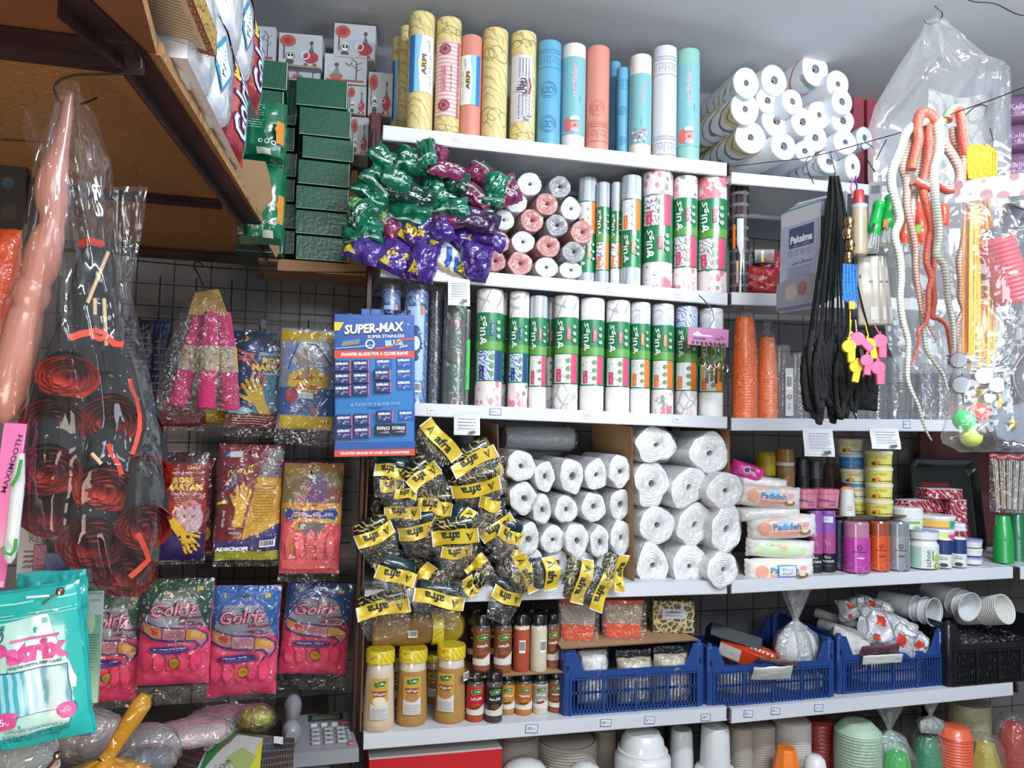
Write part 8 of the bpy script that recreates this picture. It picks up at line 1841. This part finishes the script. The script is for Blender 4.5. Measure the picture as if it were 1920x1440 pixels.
mb=MB();mb. tube([(0,0,0),(10*s,0,16*s),(24*s,-.004,42*s),(42*s,-.004,72*s),(58*s,0,100*s),(64*s,0,116*s)],[15*s,12*s,14*s,17*s,18*s,10*s],yb,n=16,flat=.6);mb. build('knotted_handle',t,sharp=60)
def YWR(px):return 1.92-(px-1368)/(1905-1368)*.72
def WP(px,py):return P(px,py,YWR(px))
wl_=[(1368,312),(1400,309),(1450,303),(1500,298),(1560,285),(1620,268),(1681,251),(1740,230),(1800,208),(1860,187),(1925,162)]
wirething([WP(x,y)for x,y in wl_],.0013,'thin wire strung across the upper right carrying the hooks')
def hook(pts,Y,label,r=.0013,m=wire):
 o=MB(). tube([P(x,y,Y+(.004*i))for i,(x,y)in enumerate(pts)],r,m,n=7). build('wire_hook');tag(o,label,'hook','wire hooks on the strung wire');return o
hook([(1538,318),(1528,296),(1516,292),(1511,302),(1514,318),(1526,345)],1.68,'wire hook left of the black cords carrying the leaflets')
hook([(1574,300),(1568,284),(1556,284),(1560,300),(1566,320),(1562,345),(1554,372)],1.62,'wire hook carrying the black cords')
hook([(1640,278),(1622,266),(1614,272),(1620,290),(1640,322)],1.55,'wire hook carrying the small bottle card')
hook([(1662,262),(1650,285),(1642,300)],1.5,'wire hook near the left edge of the big bag')
hook([(1811,215),(1825,202),(1840,196),(1851,200),(1848,215),(1836,240),(1822,262)],1.27,'wire hook carrying the orange lanyards')
hook([(1856,240),(1862,262),(1855,276),(1846,272)],1.26,'small bent hook above the orange lanyards')
o=MB(). tube([P(1741,-8,1.66),P(1755,12,1.66),P(1766,22,1.66),P(1767,30,1.66),P(1762,38,1.66),P(1746,46,1.66),P(1737,44,1.66),P(1733,36,1.66)],.0018,wire,n=8). build('wire_hook');tag(o,'thick wire hook under the ceiling carrying the big clear bag','hook')
wirething([P(1800+i*12.5,-8+i*3.6+(4*sin(i*.9)),1.5)for i in range(12)],.0014,'loose thin wire running along the ceiling at the top right')
padw=H('#b9bcc6',.4);teal=H('#2f7a78',.4)
lav=mat('lavender_card','#a3aac4',.4,coat=.3)
def pak(W,H_):
 bl=H('#3a4a74')
 return [('r',0,H_*.42,W*.98,H_*.14,H('#c4c6cc')),('r',0,-H_*.02,W*.98,H_*.72,lav),('r',W*.05,H_*.22,W*.62,H_*.2,bl),('t',W*.05,H_*.2,'Paksima',W*.56,H_*.075,wht,0,.05,.1),('t',W*.05,H_*.14,'کیفیت برتر',W*.4,H_*.02,wht),('t',W*.08,-H_*.03,'دستمال جیبی',W*.5,H_*.04,H('#4a5a84'),0,.03)]+[('o',-W*.22+k*W*.16,H_*.07,W*.05,W*.012,H('#7f88ac'))for k in range(4)]+scribble(W*.05,-H_*.12,W*.6,H_*.11,H('#6a74a0'),5,False,3,.25)+[('p',[(-W*.49,-H_*.22),(0,-H_*.16),(W*.49,-H_*.2),(W*.49,-H_*.46),(-W*.49,-H_*.46)],H('#8a8c94')),('e',-W*.1,-H_*.32,W*.16,H_*.08,H('#a8a098')),('e',W*.18,-H_*.3,W*.12,H_*.07,H('#8c5a58')),('r',0,-H_*.47,W*.98,H_*.03,H('#5a5a8c'))]
for i in range(7):
 Y=1.64+.006*i;c0=P(1499+i*6.5,486-i*4,Y)
 mb=MB();W,Hh=.148,.262;mb. box((0,0,0),(W,.003,Hh),padw if i<1 else (teal if i in (1,2,4)else padw),.001)
 if i==0:mb. art(pak(W,Hh),FLAT,off=.002)
 else:mb. art([('r',0,Hh*.42,W*.98,Hh*.14,H('#c4c6cc')),('r',0,-Hh*.05,W*.9,Hh*.7,teal)],FLAT,off=.002)
 o=mb. build('tissue_leaflet');o. location=c0;o. rotation_euler=(0,radians(2),-1.5+.04*i);tag(o,'hanging lavender Paksima leaflet pack facing left, foremost' if i==0 else 'teal and grey leaflet pack, %s behind the front one'%ORD[i-1],'leaflet','leaflet packs hung beside the black cords')
def resample(pts,n):
 L=[Vector(p)for p in pts];out=[];m_=len(L)-1
 for k in range(n+1):
  t_=k/n*m_;i=min(int(t_),m_-1);f=t_-i
  a,b,c,d=L[max(i-1,0)],L[i],L[i+1],L[min(i+2,m_)]
  out. append(.5*((2*b)+(c-a)*f+(2*a-5*b+4*c-d)*f*f+(3*b-a-3*c+d)*f**3))
 return out
cord=mat('black_cord','#141416',.85,bump=.6,bscale=300)
rc=random. Random(11)
for i in range(26):
 f=i/25;x1=1512+(92 if i%5 else 118)*f+rc. uniform(-3,3);yb_=650-10*f+rc. uniform(-22,40);Y=1.53+rc. uniform(-.02,.02)
 x0=1556+16*f
 t=T('black_cord','black lanyard cord with knotted end, %s of the hanging bunch'%('left part' if f<.34 else 'middle' if f<.67 else 'right part'),'cord',P(x0,330,Y),(0,0,0),'black knotted cords %s'%('left' if f<.34 else 'middle' if f<.67 else 'right'));org=P(x0,330,Y)
 MB(). tube([p_-org for p_ in resample([P(x0,330,Y),P(x0-8+22*f,400,Y),P(x0*.45+x1*.55,520,Y),P(x1,yb_,Y)],10)],.0022,cord,n=6). build('cord',t)
 kn=resample([P(x1,yb_-12,Y),P(x1-7,yb_+30,Y-.005),P(x1-3,yb_+90,Y),P(x1+5,yb_+105,Y),P(x1+8,yb_+60,Y+.005),P(x1+2,yb_,Y)],26)
 MB(). tube([p_-org for p_ in kn],[.0052+.0016*(k%2)for k in range(27)],cord,n=7). build('knotted_end',t)
o=MB();pouch(o,.075,.085,.012,mat('black_cloth','#17171a',.8,bump=.5,bscale=80),3,.004,.003);o=o. build('cloth_pouch');o. location=P(1616,738,1.6);o. rotation_euler=(0,radians(4),-.5);tag(o,'small black cloth pouch hanging below the whistles','pouch')
wirething([P(1598,768,1.6),P(1603,778,1.6),P(1606,786,1.6)],.002,'short black cord end dangling under the cloth pouch','cord_end',cord,'cord')
def at_p(px,py,Y):return P(px,py,Y)
t=T('blister_card','clear edged blister card with SS lettering left of the green torches','card',P(1640,400,1.56),(0,radians(2),-.75))
MB(). box((0,0,0),(.03,.002,.16),H('#c4c8cc',.2),.0005). art([('t',0,-.01,'SS',.03,.012,grey,-90,.03),('r',0,.06,.02,.02,H('#8a8f94'))],FLAT,off=.0014). build('card_body',t)
sp=mpp(P(1611,420,1.56))
t=T('small_bottle','clear bottle of golden liquid with a red cap hung by braided cord','bottle',P(1611,478,1.50))
MB(). lathe([(0,0),(13*sp,0),(14*sp,8*sp),(14*sp,84*sp)],mat('golden_liquid','#b5a48a',.15,coat=1.),n=22). build('glass_body',t)
MB(). lathe([(14.5*sp,84*sp),(14.5*sp,91*sp),(9*sp,92*sp)],H('#aab2bc',.3),n=22). build('collar',t)
MB(). lathe([(9*sp,92*sp),(9*sp,116*sp),(8*sp,118*sp),(0,118*sp)],H('#c83a3c',.3),n=22). build('cap',t)
for i,(m_,lb)in enumerate(((H('#d87a9c',.7),'pink'),(H('#3a4a9c',.7),'blue'))):
 wirething([P(1598+7*i+2*sin(k*1.2+i*3),330+k*5,1.55)for k in range(24)]if i else [P(1597+2*sin(k*1.2),332+k*5,1.55)for k in range(9)],.0022,'braided %s cord beside the red capped bottle'%lb,'braided_cord',m_,'cord')
chrome=mat('gold_chrome','#a88a5c',.15,.95);steelc=mat('polished_steel','#9a9a9c',.18,.95)
t=T('metal_charm','brass and chrome dangling charm above the blue tassel','charm',P(1592,460,1.47))
for k,(dx,dz,r_)in enumerate(((0,40,9),(-3,20,10),(2,0,9),(-2,-22,7))):
 MB(). lathe([(0,-12*sp),(r_*sp*.7,-9*sp),(r_*sp,0),(r_*sp*.7,9*sp),(0,12*sp)],chrome,n=14,c=(dx*sp,0,dz*sp)). build('bead',t)
tb=mat('blue_tassel_thread','#2f74c8',.8,bump=.8,bscale=200)
t=T('blue_tassel','bright blue beaded tassel hanging under the brass charm','tassel',P(1593,495,1.46))
for k in range(9):MB(). tube([((k-4)*3*sp,.003*(k%2),0),((k-4)*3.2*sp,.003*(k%2),-30*sp),((k-4)*3.3*sp+.001,0,-64*sp-(k%3)*2*sp)],.0026,tb,n=6). build('strand',t)
o=MB(). box((0,0,0),(.016,.004,.02),H('#d0a43c',.4),.001). build('yellow_tag');o. location=P(1597,572,1.46);tag(o,'small yellow tag under the blue tassel','tag')
ivory=mat('ivory_plastic','#bdb8a8',.3,coat=.6)
for i,(px,w,lb)in enumerate(((1628,40,'front broad one'),(1650,20,'middle one'),(1662,12,'rear one with barcode'))):
 Y=1.53+.015*i;p=P(px,545,Y);s=mpp(p)
 t=T('ivory_case','ivory plastic case hanging below the green torches, %s'%lb,'case',p,(0,radians(-1-2*i),-.5),'ivory plastic cases')
 mb=MB();mb. box((0,0,0),(w*s,.014,132*s),ivory,.006,seg=3);mb. build('case_body',t)
 mb=MB();mb. art([('e',w*s*.1,16*s,4*s,2*s,grey),('e',-w*s*.36,26*s,2*s,4*s,dkgrey),('r',w*s*.2,-44*s,w*s*.3,24*s,H('#d8d8d2'))],FLAT,off=.0076);mb. build('printed_marks',t)
tg=mat('bright_green_plastic','#12c252',.3,coat=.5);tr_=mat('torch_red_plastic','#f0583c',.3,coat=.5);lens=film('torch_lens','#eef2f2',haze=.3,gloss=.35,rough=.05,bump=.2)
def torch(x0,y0,x1,y1,r,m,Y,label,stick_=None,lens_h=30):
 a,b=P(x0,y0,Y),P(x1,y1,Y);L=(b-a). length;q=(b-a). to_track_quat('Z','Y'). to_euler();s=mpp(a);R=r*s
 t=T('mini_torch',label,'torch',a,tuple(q),'small plastic torches hung beside the snakes')
 MB(). lathe([(0,0),(R*.85,0),(R*.9,L*.06),(R*.9,L*.12),(R*.82,L*.14),(R*.84,L*.62),(R*.95,L*.68),(R,L*.74),(R*.98,L*.98),(R*.9,L)],m,n=22). build('barrel',t)
 MB(). lathe([(R*.9,L),(R*1.25,L+lens_h*s),(R*.4,L+lens_h*s+.002),(0,L+lens_h*s)],lens,n=22). build('lens_guard',t)
 mb=MB()
 for k in range(8):a_=2*pi*k/8;mb. tube([(R*.9*cos(a_),R*.9*sin(a_),L),(R*1.22*cos(a_),R*1.22*sin(a_),L+lens_h*s)],.0012,H('#d4d8d8',.2),n=5)
 o=mb. build('lens_ribs',t);o['kind']='stuff'
 if stick_:
  e=Matrix. Identity(3)
 return t
torch(1649,380,1636,442,12,tg,1.5,'green mini torch with black switch, left of the two')
torch(1671,368,1661,430,12,tg,1.5,'green mini torch with small orange sticker, nearer the snakes')
torch(1694,385,1692,458,12,tr_,1.52,'orange red mini torch behind the left snakes',lens_h=18)
torch(1718,376,1724,458,17,tr_,1.52,'larger orange red mini torch with lime sticker',lens_h=16)
o=MB();pouch(o,.022,.055,.008,tr_,3,.001,.001);o=o. build('red_tag');o. location=P(1771,402,1.5);tag(o,'red oval plastic piece right of the torches','tag')
for px,py,w,h,m_,lb in ((1661,419,9,15,H('#f0703c',.4),'tiny orange sticker on the right green torch'),(1721,430,9,17,H('#7fd83c',.4),'tiny lime sticker on the larger red torch'),(1637,426,6,14,blk,'black sliding switch on the left green torch')):
 Y=1.482 if px<1700 else 1.495;p=P(px,py,Y);s=mpp(p);o=MB(). box((0,0,0),(w*s,.002,h*s),m_,.0004). build('sticker' if m_ is not blk else 'switch');o. location=p;o. rotation_euler=(0,radians(10),-.6);tag(o,lb,'sticker')
def whistle(px,py,sc,m,Y,rot,label,rz=-.5):
 Y-=.07;p=P(px,py,Y);s=mpp(p)*sc;t=T('toy_whistle',label,'whistle',p,(0,radians(rot),rz),'coloured whistles on strings')
 mb=MB();mb. lathe([(0,-7*s),(11*s,-7*s),(12*s,-5*s),(12*s,5*s),(11*s,7*s),(0,7*s)],m,n=22,M=RX);mb. build('chamber',t)
 mb=MB();mb. box((4*s,0,-17*s),(13*s,12*s,24*s),m,1.5*s);mb. box((2*s,-.2*s,-4*s),(15*s,11.6*s,8*s),m,1.2*s);mb. build('mouthpiece',t)
 mb=MB();mb. box((4*s,-6.2*s,-5*s),(10*s,.4*s,3*s),blk);mb. build('air_slot',t)
 MB(). tube([(0,0,12*s),(0,0,17*s)],2.4*s,m,n=8). build('ring',t)
yw_=mat('whistle_yellow','#e8c81c',.3,coat=.6);pw_=mat('whistle_pink','#f0608c',.3,coat=.6);tw_=mat('whistle_teal','#3f7f9c',.3,coat=.6)
for a in ((1591,650,1.05,yw_,1.50,0,'yellow whistle in front, left one'),(1607,636,1.1,pw_,1.53,-40,'pink whistle tilted behind the front yellow one'),(1604,688,1.0,yw_,1.53,12,'yellow whistle hanging lowest with mouthpiece down'),(1629,646,1.0,yw_,1.54,-10,'yellow whistle in the middle of the cluster'),(1624,676,.95,pw_,1.51,8,'small pink whistle in the middle bottom'),(1649,640,1.1,pw_,1.53,0,'pink whistle at the upper right'),(1645,690,1.1,pw_,1.52,0,'pink whistle at the lower right'),(1638,656,.8,tw_,1.56,20,'teal whistle half hidden between pink ones')):
 whistle(*a)
for i,(a,b,m_)in enumerate((((1596,600),(1592,634),yw_),((1604,600),(1606,622),H('#d8a89c',.7)),((1622,605),(1628,630),yw_),((1640,610),(1648,625),H('#d88aa8',.7)),((1594,560),(1594,636),yw_))):
 wirething([P(*a,1.47),P(*b,1.46)],.0013,'thin %s string of a whistle, %s from the left'%(['yellow','salmon','yellow','pink','yellow'][i],ORD[i]),'whistle_string',m_,'string')
sw=pat('ribbed_cream_rubber','#e4e9dd',[('waveZ',45,'#9aa396',.8)],.4,.4);sgm=pat('ribbed_green_rubber','#9fcf98',[('waveZ',45,'#6f9f6d',.8)],.4,.4)
sr=mat('snake_red_rubber','#d8604c',.4,coat=.4,bump=.4,bscale=200);sp_=pat('ribbed_blush_rubber','#dcbcae',[('waveZ',45,'#a06f66',.8)],.4,.4)
def snake(pts,r0,r1,ma,mbk,Y,label,rib=True,head=False,dY=0.):
 P3=[P(x,y,Y+dY*i/len(pts))for i,(x,y)in enumerate(pts)];n=max(20,int(sum((P3[i+1]-P3[i]). length for i in range(len(P3)-1))/.0042))
 L=resample(P3,n);s=mpp(L[0])
 rr_=[(r0+(r1-r0)*(k/n)**1.6)*s*(1+(.045 if k%2 else -.045)*rib)for k in range(n+1)]
 if head:rr_[0]=r0*s*.3;rr_[1]=r0*s*.9;rr_[2]=r0*s*1.2;rr_[3]=r0*s*1.25;rr_[4]=r0*s*1.1
 mb=MB();mb. tube(L,rr_,ma,n=14);k2=mb. _m(mbk)
 for f in range(n*14):
  j=f%14
  if j in (0,1,2,12,13,11):mb. mi[f]=k2
 o=mb. build('rubber_snake',sharp=80);tag(o,label,'toy snake','rubber snakes looped over the wire');return o
snake([(1738,226),(1722,232),(1700,248),(1687,285),(1673,320),(1672,350),(1681,382),(1687,412),(1678,442),(1687,480),(1690,520),(1688,560),(1693,600),(1703,640),(1702,680),(1702,710),(1710,735),(1722,760),(1730,790),(1738,810),(1747,826)],9,1.5,sw,sgm,1.40,'longest green and cream rubber snake, its tail passing the shelf price tag')
snake([(1728,232),(1712,250),(1704,278),(1693,312),(1700,342),(1701,390),(1710,427),(1717,465),(1717,502),(1724,560),(1730,588),(1742,612),(1756,638)],8.5,2,sp_,sr,1.415,'pinkish rubber snake crossing behind the left torch')
snake([(1762,236),(1742,214),(1726,214),(1720,240),(1722,262),(1716,290),(1710,318)],10,8,sr,sr,1.39,'thick red snake front hanging short from the loop',rib=False)
snake([(1762,228),(1748,226),(1742,250),(1742,280),(1737,315),(1730,352),(1740,395),(1746,427),(1740,455),(1737,490),(1746,522),(1741,545),(1738,600),(1722,620),(1723,640),(1715,668),(1703,695)],8.5,1.5,sr,sp_,1.40,'red rubber snake down the middle with its tail curling left')
snake([(1772,222),(1760,235),(1762,258),(1760,288),(1752,318),(1752,352),(1757,402),(1760,440),(1757,477),(1770,498),(1775,527),(1777,560),(1785,597),(1788,624),(1789,656)],9.5,4,sw,sgm,1.385,'cream and green snake ending beside the orange lanyards',head=False)
snake([(1735,240),(1728,270),(1716,350),(1708,420),(1716,480),(1718,530),(1731,556),(1728,592),(1733,626),(1737,655),(1752,680),(1768,702),(1777,733)],7.5,2,sw,sw,1.43,'cream ribbed snake whose tail bends to the right at the bottom')
snake([(1764,258),(1778,280),(1790,298),(1800,322),(1796,346),(1776,356),(1756,345),(1742,352),(1712,338)],9,8,sp_,sr,1.395,'blush snake bent in a loop with its head to the left',head=True)
snake([(1775,225),(1784,208),(1798,206),(1803,228),(1806,258),(1812,290)],10,8,sr,sgm,1.375,'red and green snake back arching highest at the right',rib=False)
snake([(1786,240),(1790,265),(1802,290),(1808,330),(1812,400),(1806,457),(1798,489),(1801,528),(1800,560),(1806,582),(1794,608),(1795,636),(1797,660)],7,3,sp_,sr,1.40,'blush and red snake running beside the orange lanyards')
snake([(1748,430),(1752,470),(1748,520),(1752,560),(1748,592),(1760,598),(1774,610),(1780,645),(1786,690)],6.5,2,sr,sp_,1.42,'thin red snake tail falling to the steel whistles')
ol=mat('orange_lanyard','#f09a1e',.6,bump=.5,bscale=120)
rl=random. Random(5)
for i in range(14):
 f=i/13;x0=1816+36*f;x1=1806+58*f+rl. uniform(-2,2);Y=1.27+rl. uniform(-.012,.012);yb_=[700,690,680,712][i%4]
 L=resample([P(1838,272,Y),P(x0,290+rl. uniform(-8,8),Y-.006),P(x0-2,340,Y),P(x1,480,Y),P(x1-2+rl. uniform(-3,3),yb_-20,Y)],16)
 o=MB(). tube(L,.0034,ol,n=7,flat=.5). build('orange_lanyard');tag(o,'flat orange lanyard ribbon hanging over the steel whistles, %s part of the bunch'%('left' if f<.35 else 'middle' if f<.7 else 'right'),'lanyard','orange lanyards %s'%('left' if f<.35 else 'middle' if f<.7 else 'right'))
o=MB()
for k in range(7):pass
t=T('lanyard_loops','bunched orange loops at the top of the lanyards','lanyards',P(1838,300,1.255));org=P(1838,300,1.255)
for k in range(9):
 x=1818+k*5;MB(). tube([p_-org for p_ in resample([P(x,335,1.255),P(x-4,300,1.25),P(x+2,272+(k%3)*5,1.25),P(x+10,290,1.255),P(x+8,332,1.26)],10)],.0036,ol,n=7,flat=.6). build('loop',t)
hdr=pat('butterfly_header_card','#a8a09c',[('spot',26,'#7a4048',.32),('spot',40,'#3f6aa0',.14),('spot',34,'#c46a50',.2)],.5,.4)
card_px('header_card',1860,352,122,42,1.235,hdr,'grey header card printed with red and blue insects over the lanyards','card',rot=-2,rz=-.65)
def steelwhistle(px,py,sc,rot,Y,label):
 p=P(px,py,Y);s=mpp(p)*sc;t=T('steel_whistle',label,'whistle',p,(0,radians(rot),-.5),'chrome whistles in the bag')
 MB(). lathe([(0,-9*s),(15*s,-9*s),(17*s,-6*s),(17*s,6*s),(15*s,9*s),(0,9*s)],steelc,n=26,M=RX). build('chamber',t)
 mb=MB();mb. box((20*s,0,6*s),(36*s,16*s,13*s),steelc,3*s,seg=2);mb. build('mouthpiece',t)
 MB(). lathe([(3*s,0),(5*s,1.2*s),(3*s,2.4*s)],steelc,n=12,c=(-18*s,0,6*s)). build('ring',t)
for a in ((1795,676,.9,10,1.27,'chrome whistle uppermost at the left of the bag'),(1800,722,1.0,80,1.26,'chrome whistle hanging with its mouth down, left'),(1842,705,1.0,-10,1.26,'chrome whistle in the middle under the lanyards'),(1868,722,.95,20,1.27,'chrome whistle at the right of the group'),(1856,745,.8,88,1.29,'chrome whistle lowest, mouth down')):
 steelwhistle(*a)
rb=mat('red_bellows_plastic','#b83240',.3,coat=.6);dkp=mat('slate_plastic','#4a4c54',.35,coat=.4)
a,b=P(1868,446,1.24),P(1902,566,1.24);L=(b-a). length;s=mpp(a)
t=T('bellows_toy','red ribbed squeeze bottle toy hanging tilted at the right edge','toy',a,tuple((b-a). to_track_quat('Z','Y'). to_euler()))
prof=[(0,0),(24*s,0),(27*s,.004)]
for k in range(14):z=.006+(L-.008)*k/14;prof+=[((27+k*.4)*s,z),((29.5+k*.4)*s,z+(L-.008)/28)]
prof+=[(33*s,L),(0,L)]
MB(). lathe(prof,rb,n=28). build('ribbed_body',t,sharp=25)
MB(). lathe([(14*s,-.022),(17*s,-.02),(17*s,-.006),(22*s,0)],dkp,n=20). build('collar',t)
t=T('funnel_toy','dark slate funnel shaped toy part above the red ribbed bottle','toy',P(1896,415,1.22),(.3,radians(25),0))
MB(). lathe([(10*s,-30*s),(16*s,-10*s),(24*s,18*s),(27*s,20*s),(27*s,23*s),(22*s,21*s),(8*s,-28*s)],dkp,n=26). build('funnel',t)
balls=[(1808,788,20,'#2fc85c','green'),(1836,775,19,'#f0523c','red'),(1821,819,19,'#b9cc3c','yellow green')]
for x,y,r_,c_,nm in balls:
 Y=1.25 if nm!='red' else 1.275;p=P(x,y,Y);s=mpp(p)
 bm_=bmesh. new();bmesh. ops. create_uvsphere(bm_,u_segments=28,v_segments=16,radius=r_*s);mb=MB();bm_. verts. index_update();mb. add([v. co. copy()for v in bm_. verts],[tuple(v. index for v in f. verts)for f in bm_. faces],mat('glossy_%s_ball'%nm. replace(' ','_'),c_,.25,coat=.7));bm_. free()
 mb. lathe([(r_*s*1.004,-.0006),(r_*s*1.012,0),(r_*s*1.004,.0006)],mat('glossy_%s_ball'%nm. replace(' ','_'),c_),n=28)
 o=mb. build('plastic_ball',sharp=80);o. location=p;tag(o,'%s plastic ball in the clear toy bag at the right'%nm,'ball','plastic balls in the toy bag')
brn=mat('brown_toy_plastic','#4a3a38',.3,coat=.5)
t=T('toy_bow','curved dark brown toy bow with grey star plate in the lower right bag','toy',P(1880,780,1.23));org=P(1880,780,1.23)
pts=[(1832,812),(1850,800),(1872,782),(1898,758),(1906,735),(1900,712),(1904,690),(1918,668),(1932,650)]
MB(). tube([p_-org for p_ in resample([P(x,y,1.235)for x,y in pts],24)],[s*(8+3*sin(k*.25))for k in range(25)],brn,n=14,flat=.7). build('bow_arm',t)
mb=MB();grp=mat('steel_blue_plate','#7c838c',.35,.3,coat=.4)
poly=[P(x,y,1.22)-org for x,y in ((1862,790),(1880,765),(1925,755),(1935,815),(1890,828),(1870,818))]
V2=[v+Vector((0,.01,0))for v in poly];n=len(poly)
mb. add(poly+V2,[tuple(range(n)),tuple(range(n,2*n))[::-1]]+[(i,n+i,n+(i+1)%n,(i+1)%n)for i in range(n)],grp);mb. build('plate',t)
mb=MB();c_=P(1899,795,1.214)-org;ps=[]
for k in range(10):a_=pi/2+2*pi*k/10;r_=(17 if k%2==0 else 7)*s;ps. append(c_+Vector((r_*cos(a_),0,r_*sin(a_))))
gs=mat('gold_star','#b89a4c',.3,.5);top_=c_+Vector((0,-.005,0))
mb. add(ps+[top_],[(i,(i+1)%10,10)for i in range(10)],gs);mb. build('star',t,sharp=10)
o=MB(). tube([p_ for p_ in resample([P(1905,728,1.22),P(1912,745,1.22),P(1925,752,1.22)],8)],.003,H('#5a6478',.3),n=8). build('toy_trigger');tag(o,'slate blue bent trigger piece next to the toy bow','toy part')
o=MB(). box((0,0,0),(.055,.03,.05),H('#d8b840',.5),.003). build('yellow_carton');o. location=P(1850,752,1.34);tag(o,'yellow carton behind the chrome whistles','box')
toyf=film('toy_bag_film',haze=.045,gloss=.11,rough=.06,bump=.6,bscale=14)
t=T('toy_bag','clear film bag full of toys at the right edge of the view','bag',P(1860,600,1.22))
bag_rows([(365,1800,1935),(450,1806,1945),(560,1812,1950),(650,1800,1950),(720,1788,1950),(780,1778,1950),(815,1768,1950),(832,1770,1950),(848,1800,1950)],1.235,.05,toyf,'film_bag',t,P(1860,600,1.22),seed=11,fold=.012,nu=26,seg=4)
bigf=film('large_clear_bag_film',haze=.09,gloss=.13,rough=.08,bump=.9,bscale=7)
t=T('large_clear_bag','large clear bag hanging from the ceiling hook behind the snakes','bag',P(1750,300,1.60))
bag_rows([(38,1736,1765),(60,1728,1782),(115,1690,1850),(128,1682,1893),(200,1640,1895),(240,1628,1896),(330,1627,1896),(450,1640,1892),(560,1650,1885),(650,1665,1880),(700,1690,1860)],1.66,.04,bigf,'film_bag',t,P(1750,300,1.60),seed=14,fold=.03,nu=40,seg=5)
silv=mat('silver_film','#a8acb0',.15,.9,bump=1.,bscale=20)
o=MB();o. grid(10,16,lambda a,b:tuple(P(1862+30*a,130+200*b,1.72)+Vector((0,.012*nz(a*5,b*6,3),0))),silv,flip=True);o=o. build('silver_foil_sheet',sharp=70);tag(o,'shiny silver foil strip inside the right side of the big bag','foil')
pale=pat('grey_white_wrap','#b4b2ae',[('wave',9,'#8c8884',.8,8.)],.3,.6)
o=MB();o. grid(14,12,lambda a,b:tuple(P(1740+125*a,165+170*b+18*sin(a*3),1.76)+Vector((0,.02*nz(a*5,b*6,8),0))),pale,flip=True);o=o. build('wrapped_sheet',sharp=70);tag(o,'pale grey patterned wrapping inside the big clear bag','wrapping')
t=T('key_card','pink header card with keys and rings hung on a bent wire','key card',P(1328,632,1.88),(0,radians(2),-.1));c0=P(1328,632,1.88);s=mpp(c0)
pk=mat('pink_card','#b06a96',.4,coat=.4)
MB(). box((0,0,0),(80*s,.002,34*s),pk,.0005). art([('p',[(-32*s,2*s),(-22*s,10*s),(-12*s,2*s)],wht),('r',-10*s,2*s,34*s,2*s,wht),('t',-18*s,-4*s,'ARAGHES',26*s,4*s,H('#5a3050'),0,.05),('t',22*s,-1*s,'نگین',18*s,8*s,H('#5a3050'),0,.05)]+[('e',-30*s+8.5*s*k,-12*s,2.5*s,3*s,H('#3a2434'))for k in range(8)],FLAT,off=.0014). build('header_card',t)
brass=mat('brass','#8a7a48',.25,.9)
for k in range(6):
 x=(-12+9*k)*s;z0_=-18*s;mm_=brass if k%2==0 else steelc
 mb=MB()
 mb. tube([(x+7*s*cos(a_/8*2*pi),-.004,z0_-(30+5*(k%3))*s+9*s*sin(a_/8*2*pi))for a_ in range(9)],1.6*s,mm_,n=7);mb. build('key_ring',t)
 mb=MB();mb. tube([(x,-.003,-12*s),(x,-.004,z0_-20*s)],1.8*s,mm_,n=7);mb. build('snap_clip',t)
 mb=MB();mb. box((x+2*s,-.006,z0_-(52+4*(k%2))*s),(6*s,.002,26*s),mm_,.0006);mb. build('key',t)
MB(). tube([(0,0,16*s),(10*s,.0,34*s),(6*s,0,52*s),(-10*s,.01,72*s),(-16*s,.02,80*s)],.0016,wire,n=7). build('bent_wire',t)
pur=mat('plum_soft_pack','#7a5a78',.4,coat=.5,bump=.3)
for i,(py,lb)in enumerate(((208,'uppermost'),(262,'middle'),(316,'lowest'))):
 p=P(1916,py,2.02);s=mpp(p)
 t=T('plum_pack','plum coloured soft pack at the far right, %s of three'%lb,'pack',p,(0,0,-.5),'plum packs at the top right edge')
 mb=MB();S=pouch(mb,80*s,54*s,.05,pur,i+4,.004,.003);mb. build('film_body',t)
 mb=MB();mb. art([('t',-16*s,0,'Kalin',26*s,0,H('#c9a8c4'),0,.03),('r',0,-16*s,60*s,2*s,H('#a8809c'))],S,.01,.0012);mb. build('printed_front',t)
for i,(x,lb)in enumerate(((1612,'left'),(1638,'right'))):
 p=P(x,184,2.2);a2=sz('A2',p. x);o=MB(). box((0,0,0),(.045,.05,p. z-a2+.02),H('#9c4450',.5),.002). build('red_carton');o. location=(p. x,2.23,(p. z+a2)/2+.011);tag(o,'dim red carton behind the paper towels, %s one'%lb,'box')
def area(name,loc,target,sx,sy,power,col='#ffffff'):
 l=bpy. data. lights. new(name,'AREA');l. shape='RECTANGLE';l. size=sx;l. size_y=sy;l. energy=power;l. color=lin(col)[:3]
 o=bpy. data. objects. new(name,l);COL. objects. link(o);o. location=loc
 o. rotation_euler=(Vector(target)-Vector(loc)). to_track_quat('-Z','Y'). to_euler()
 return o
area('tube_light',(1.35,.25,2.60),(1.2,2.1,1.3),1.3,.14,60,'#eaf4ff')
area('room_light',(.6,-.9,2.5),(.5,2.2,1.2),1.4,.5,38,'#f4f6fa')
area('ceiling_bounce',(1.5,.2,1.7),(1.5,1.8,2.7),.8,.5,15,'#dcecff')
area('low_fill',(-.5,-.3,.95),(-.55,1.1,1.95),.8,.6,20,'#ffe9d2')
w=bpy. data. worlds. new('world');SC. world=w;w. use_nodes=True
w. node_tree. nodes['Background']. inputs[0]. default_value=(.75,.82,.9,1)
w. node_tree. nodes['Background']. inputs[1]. default_value=.85
SC. view_settings. view_transform='Standard'
SC. view_settings. look='None'
SC. view_settings. exposure=-.42
SC. cycles. transparent_max_bounces=32
SC. cycles. max_bounces=8
SC. cycles. use_denoising=True
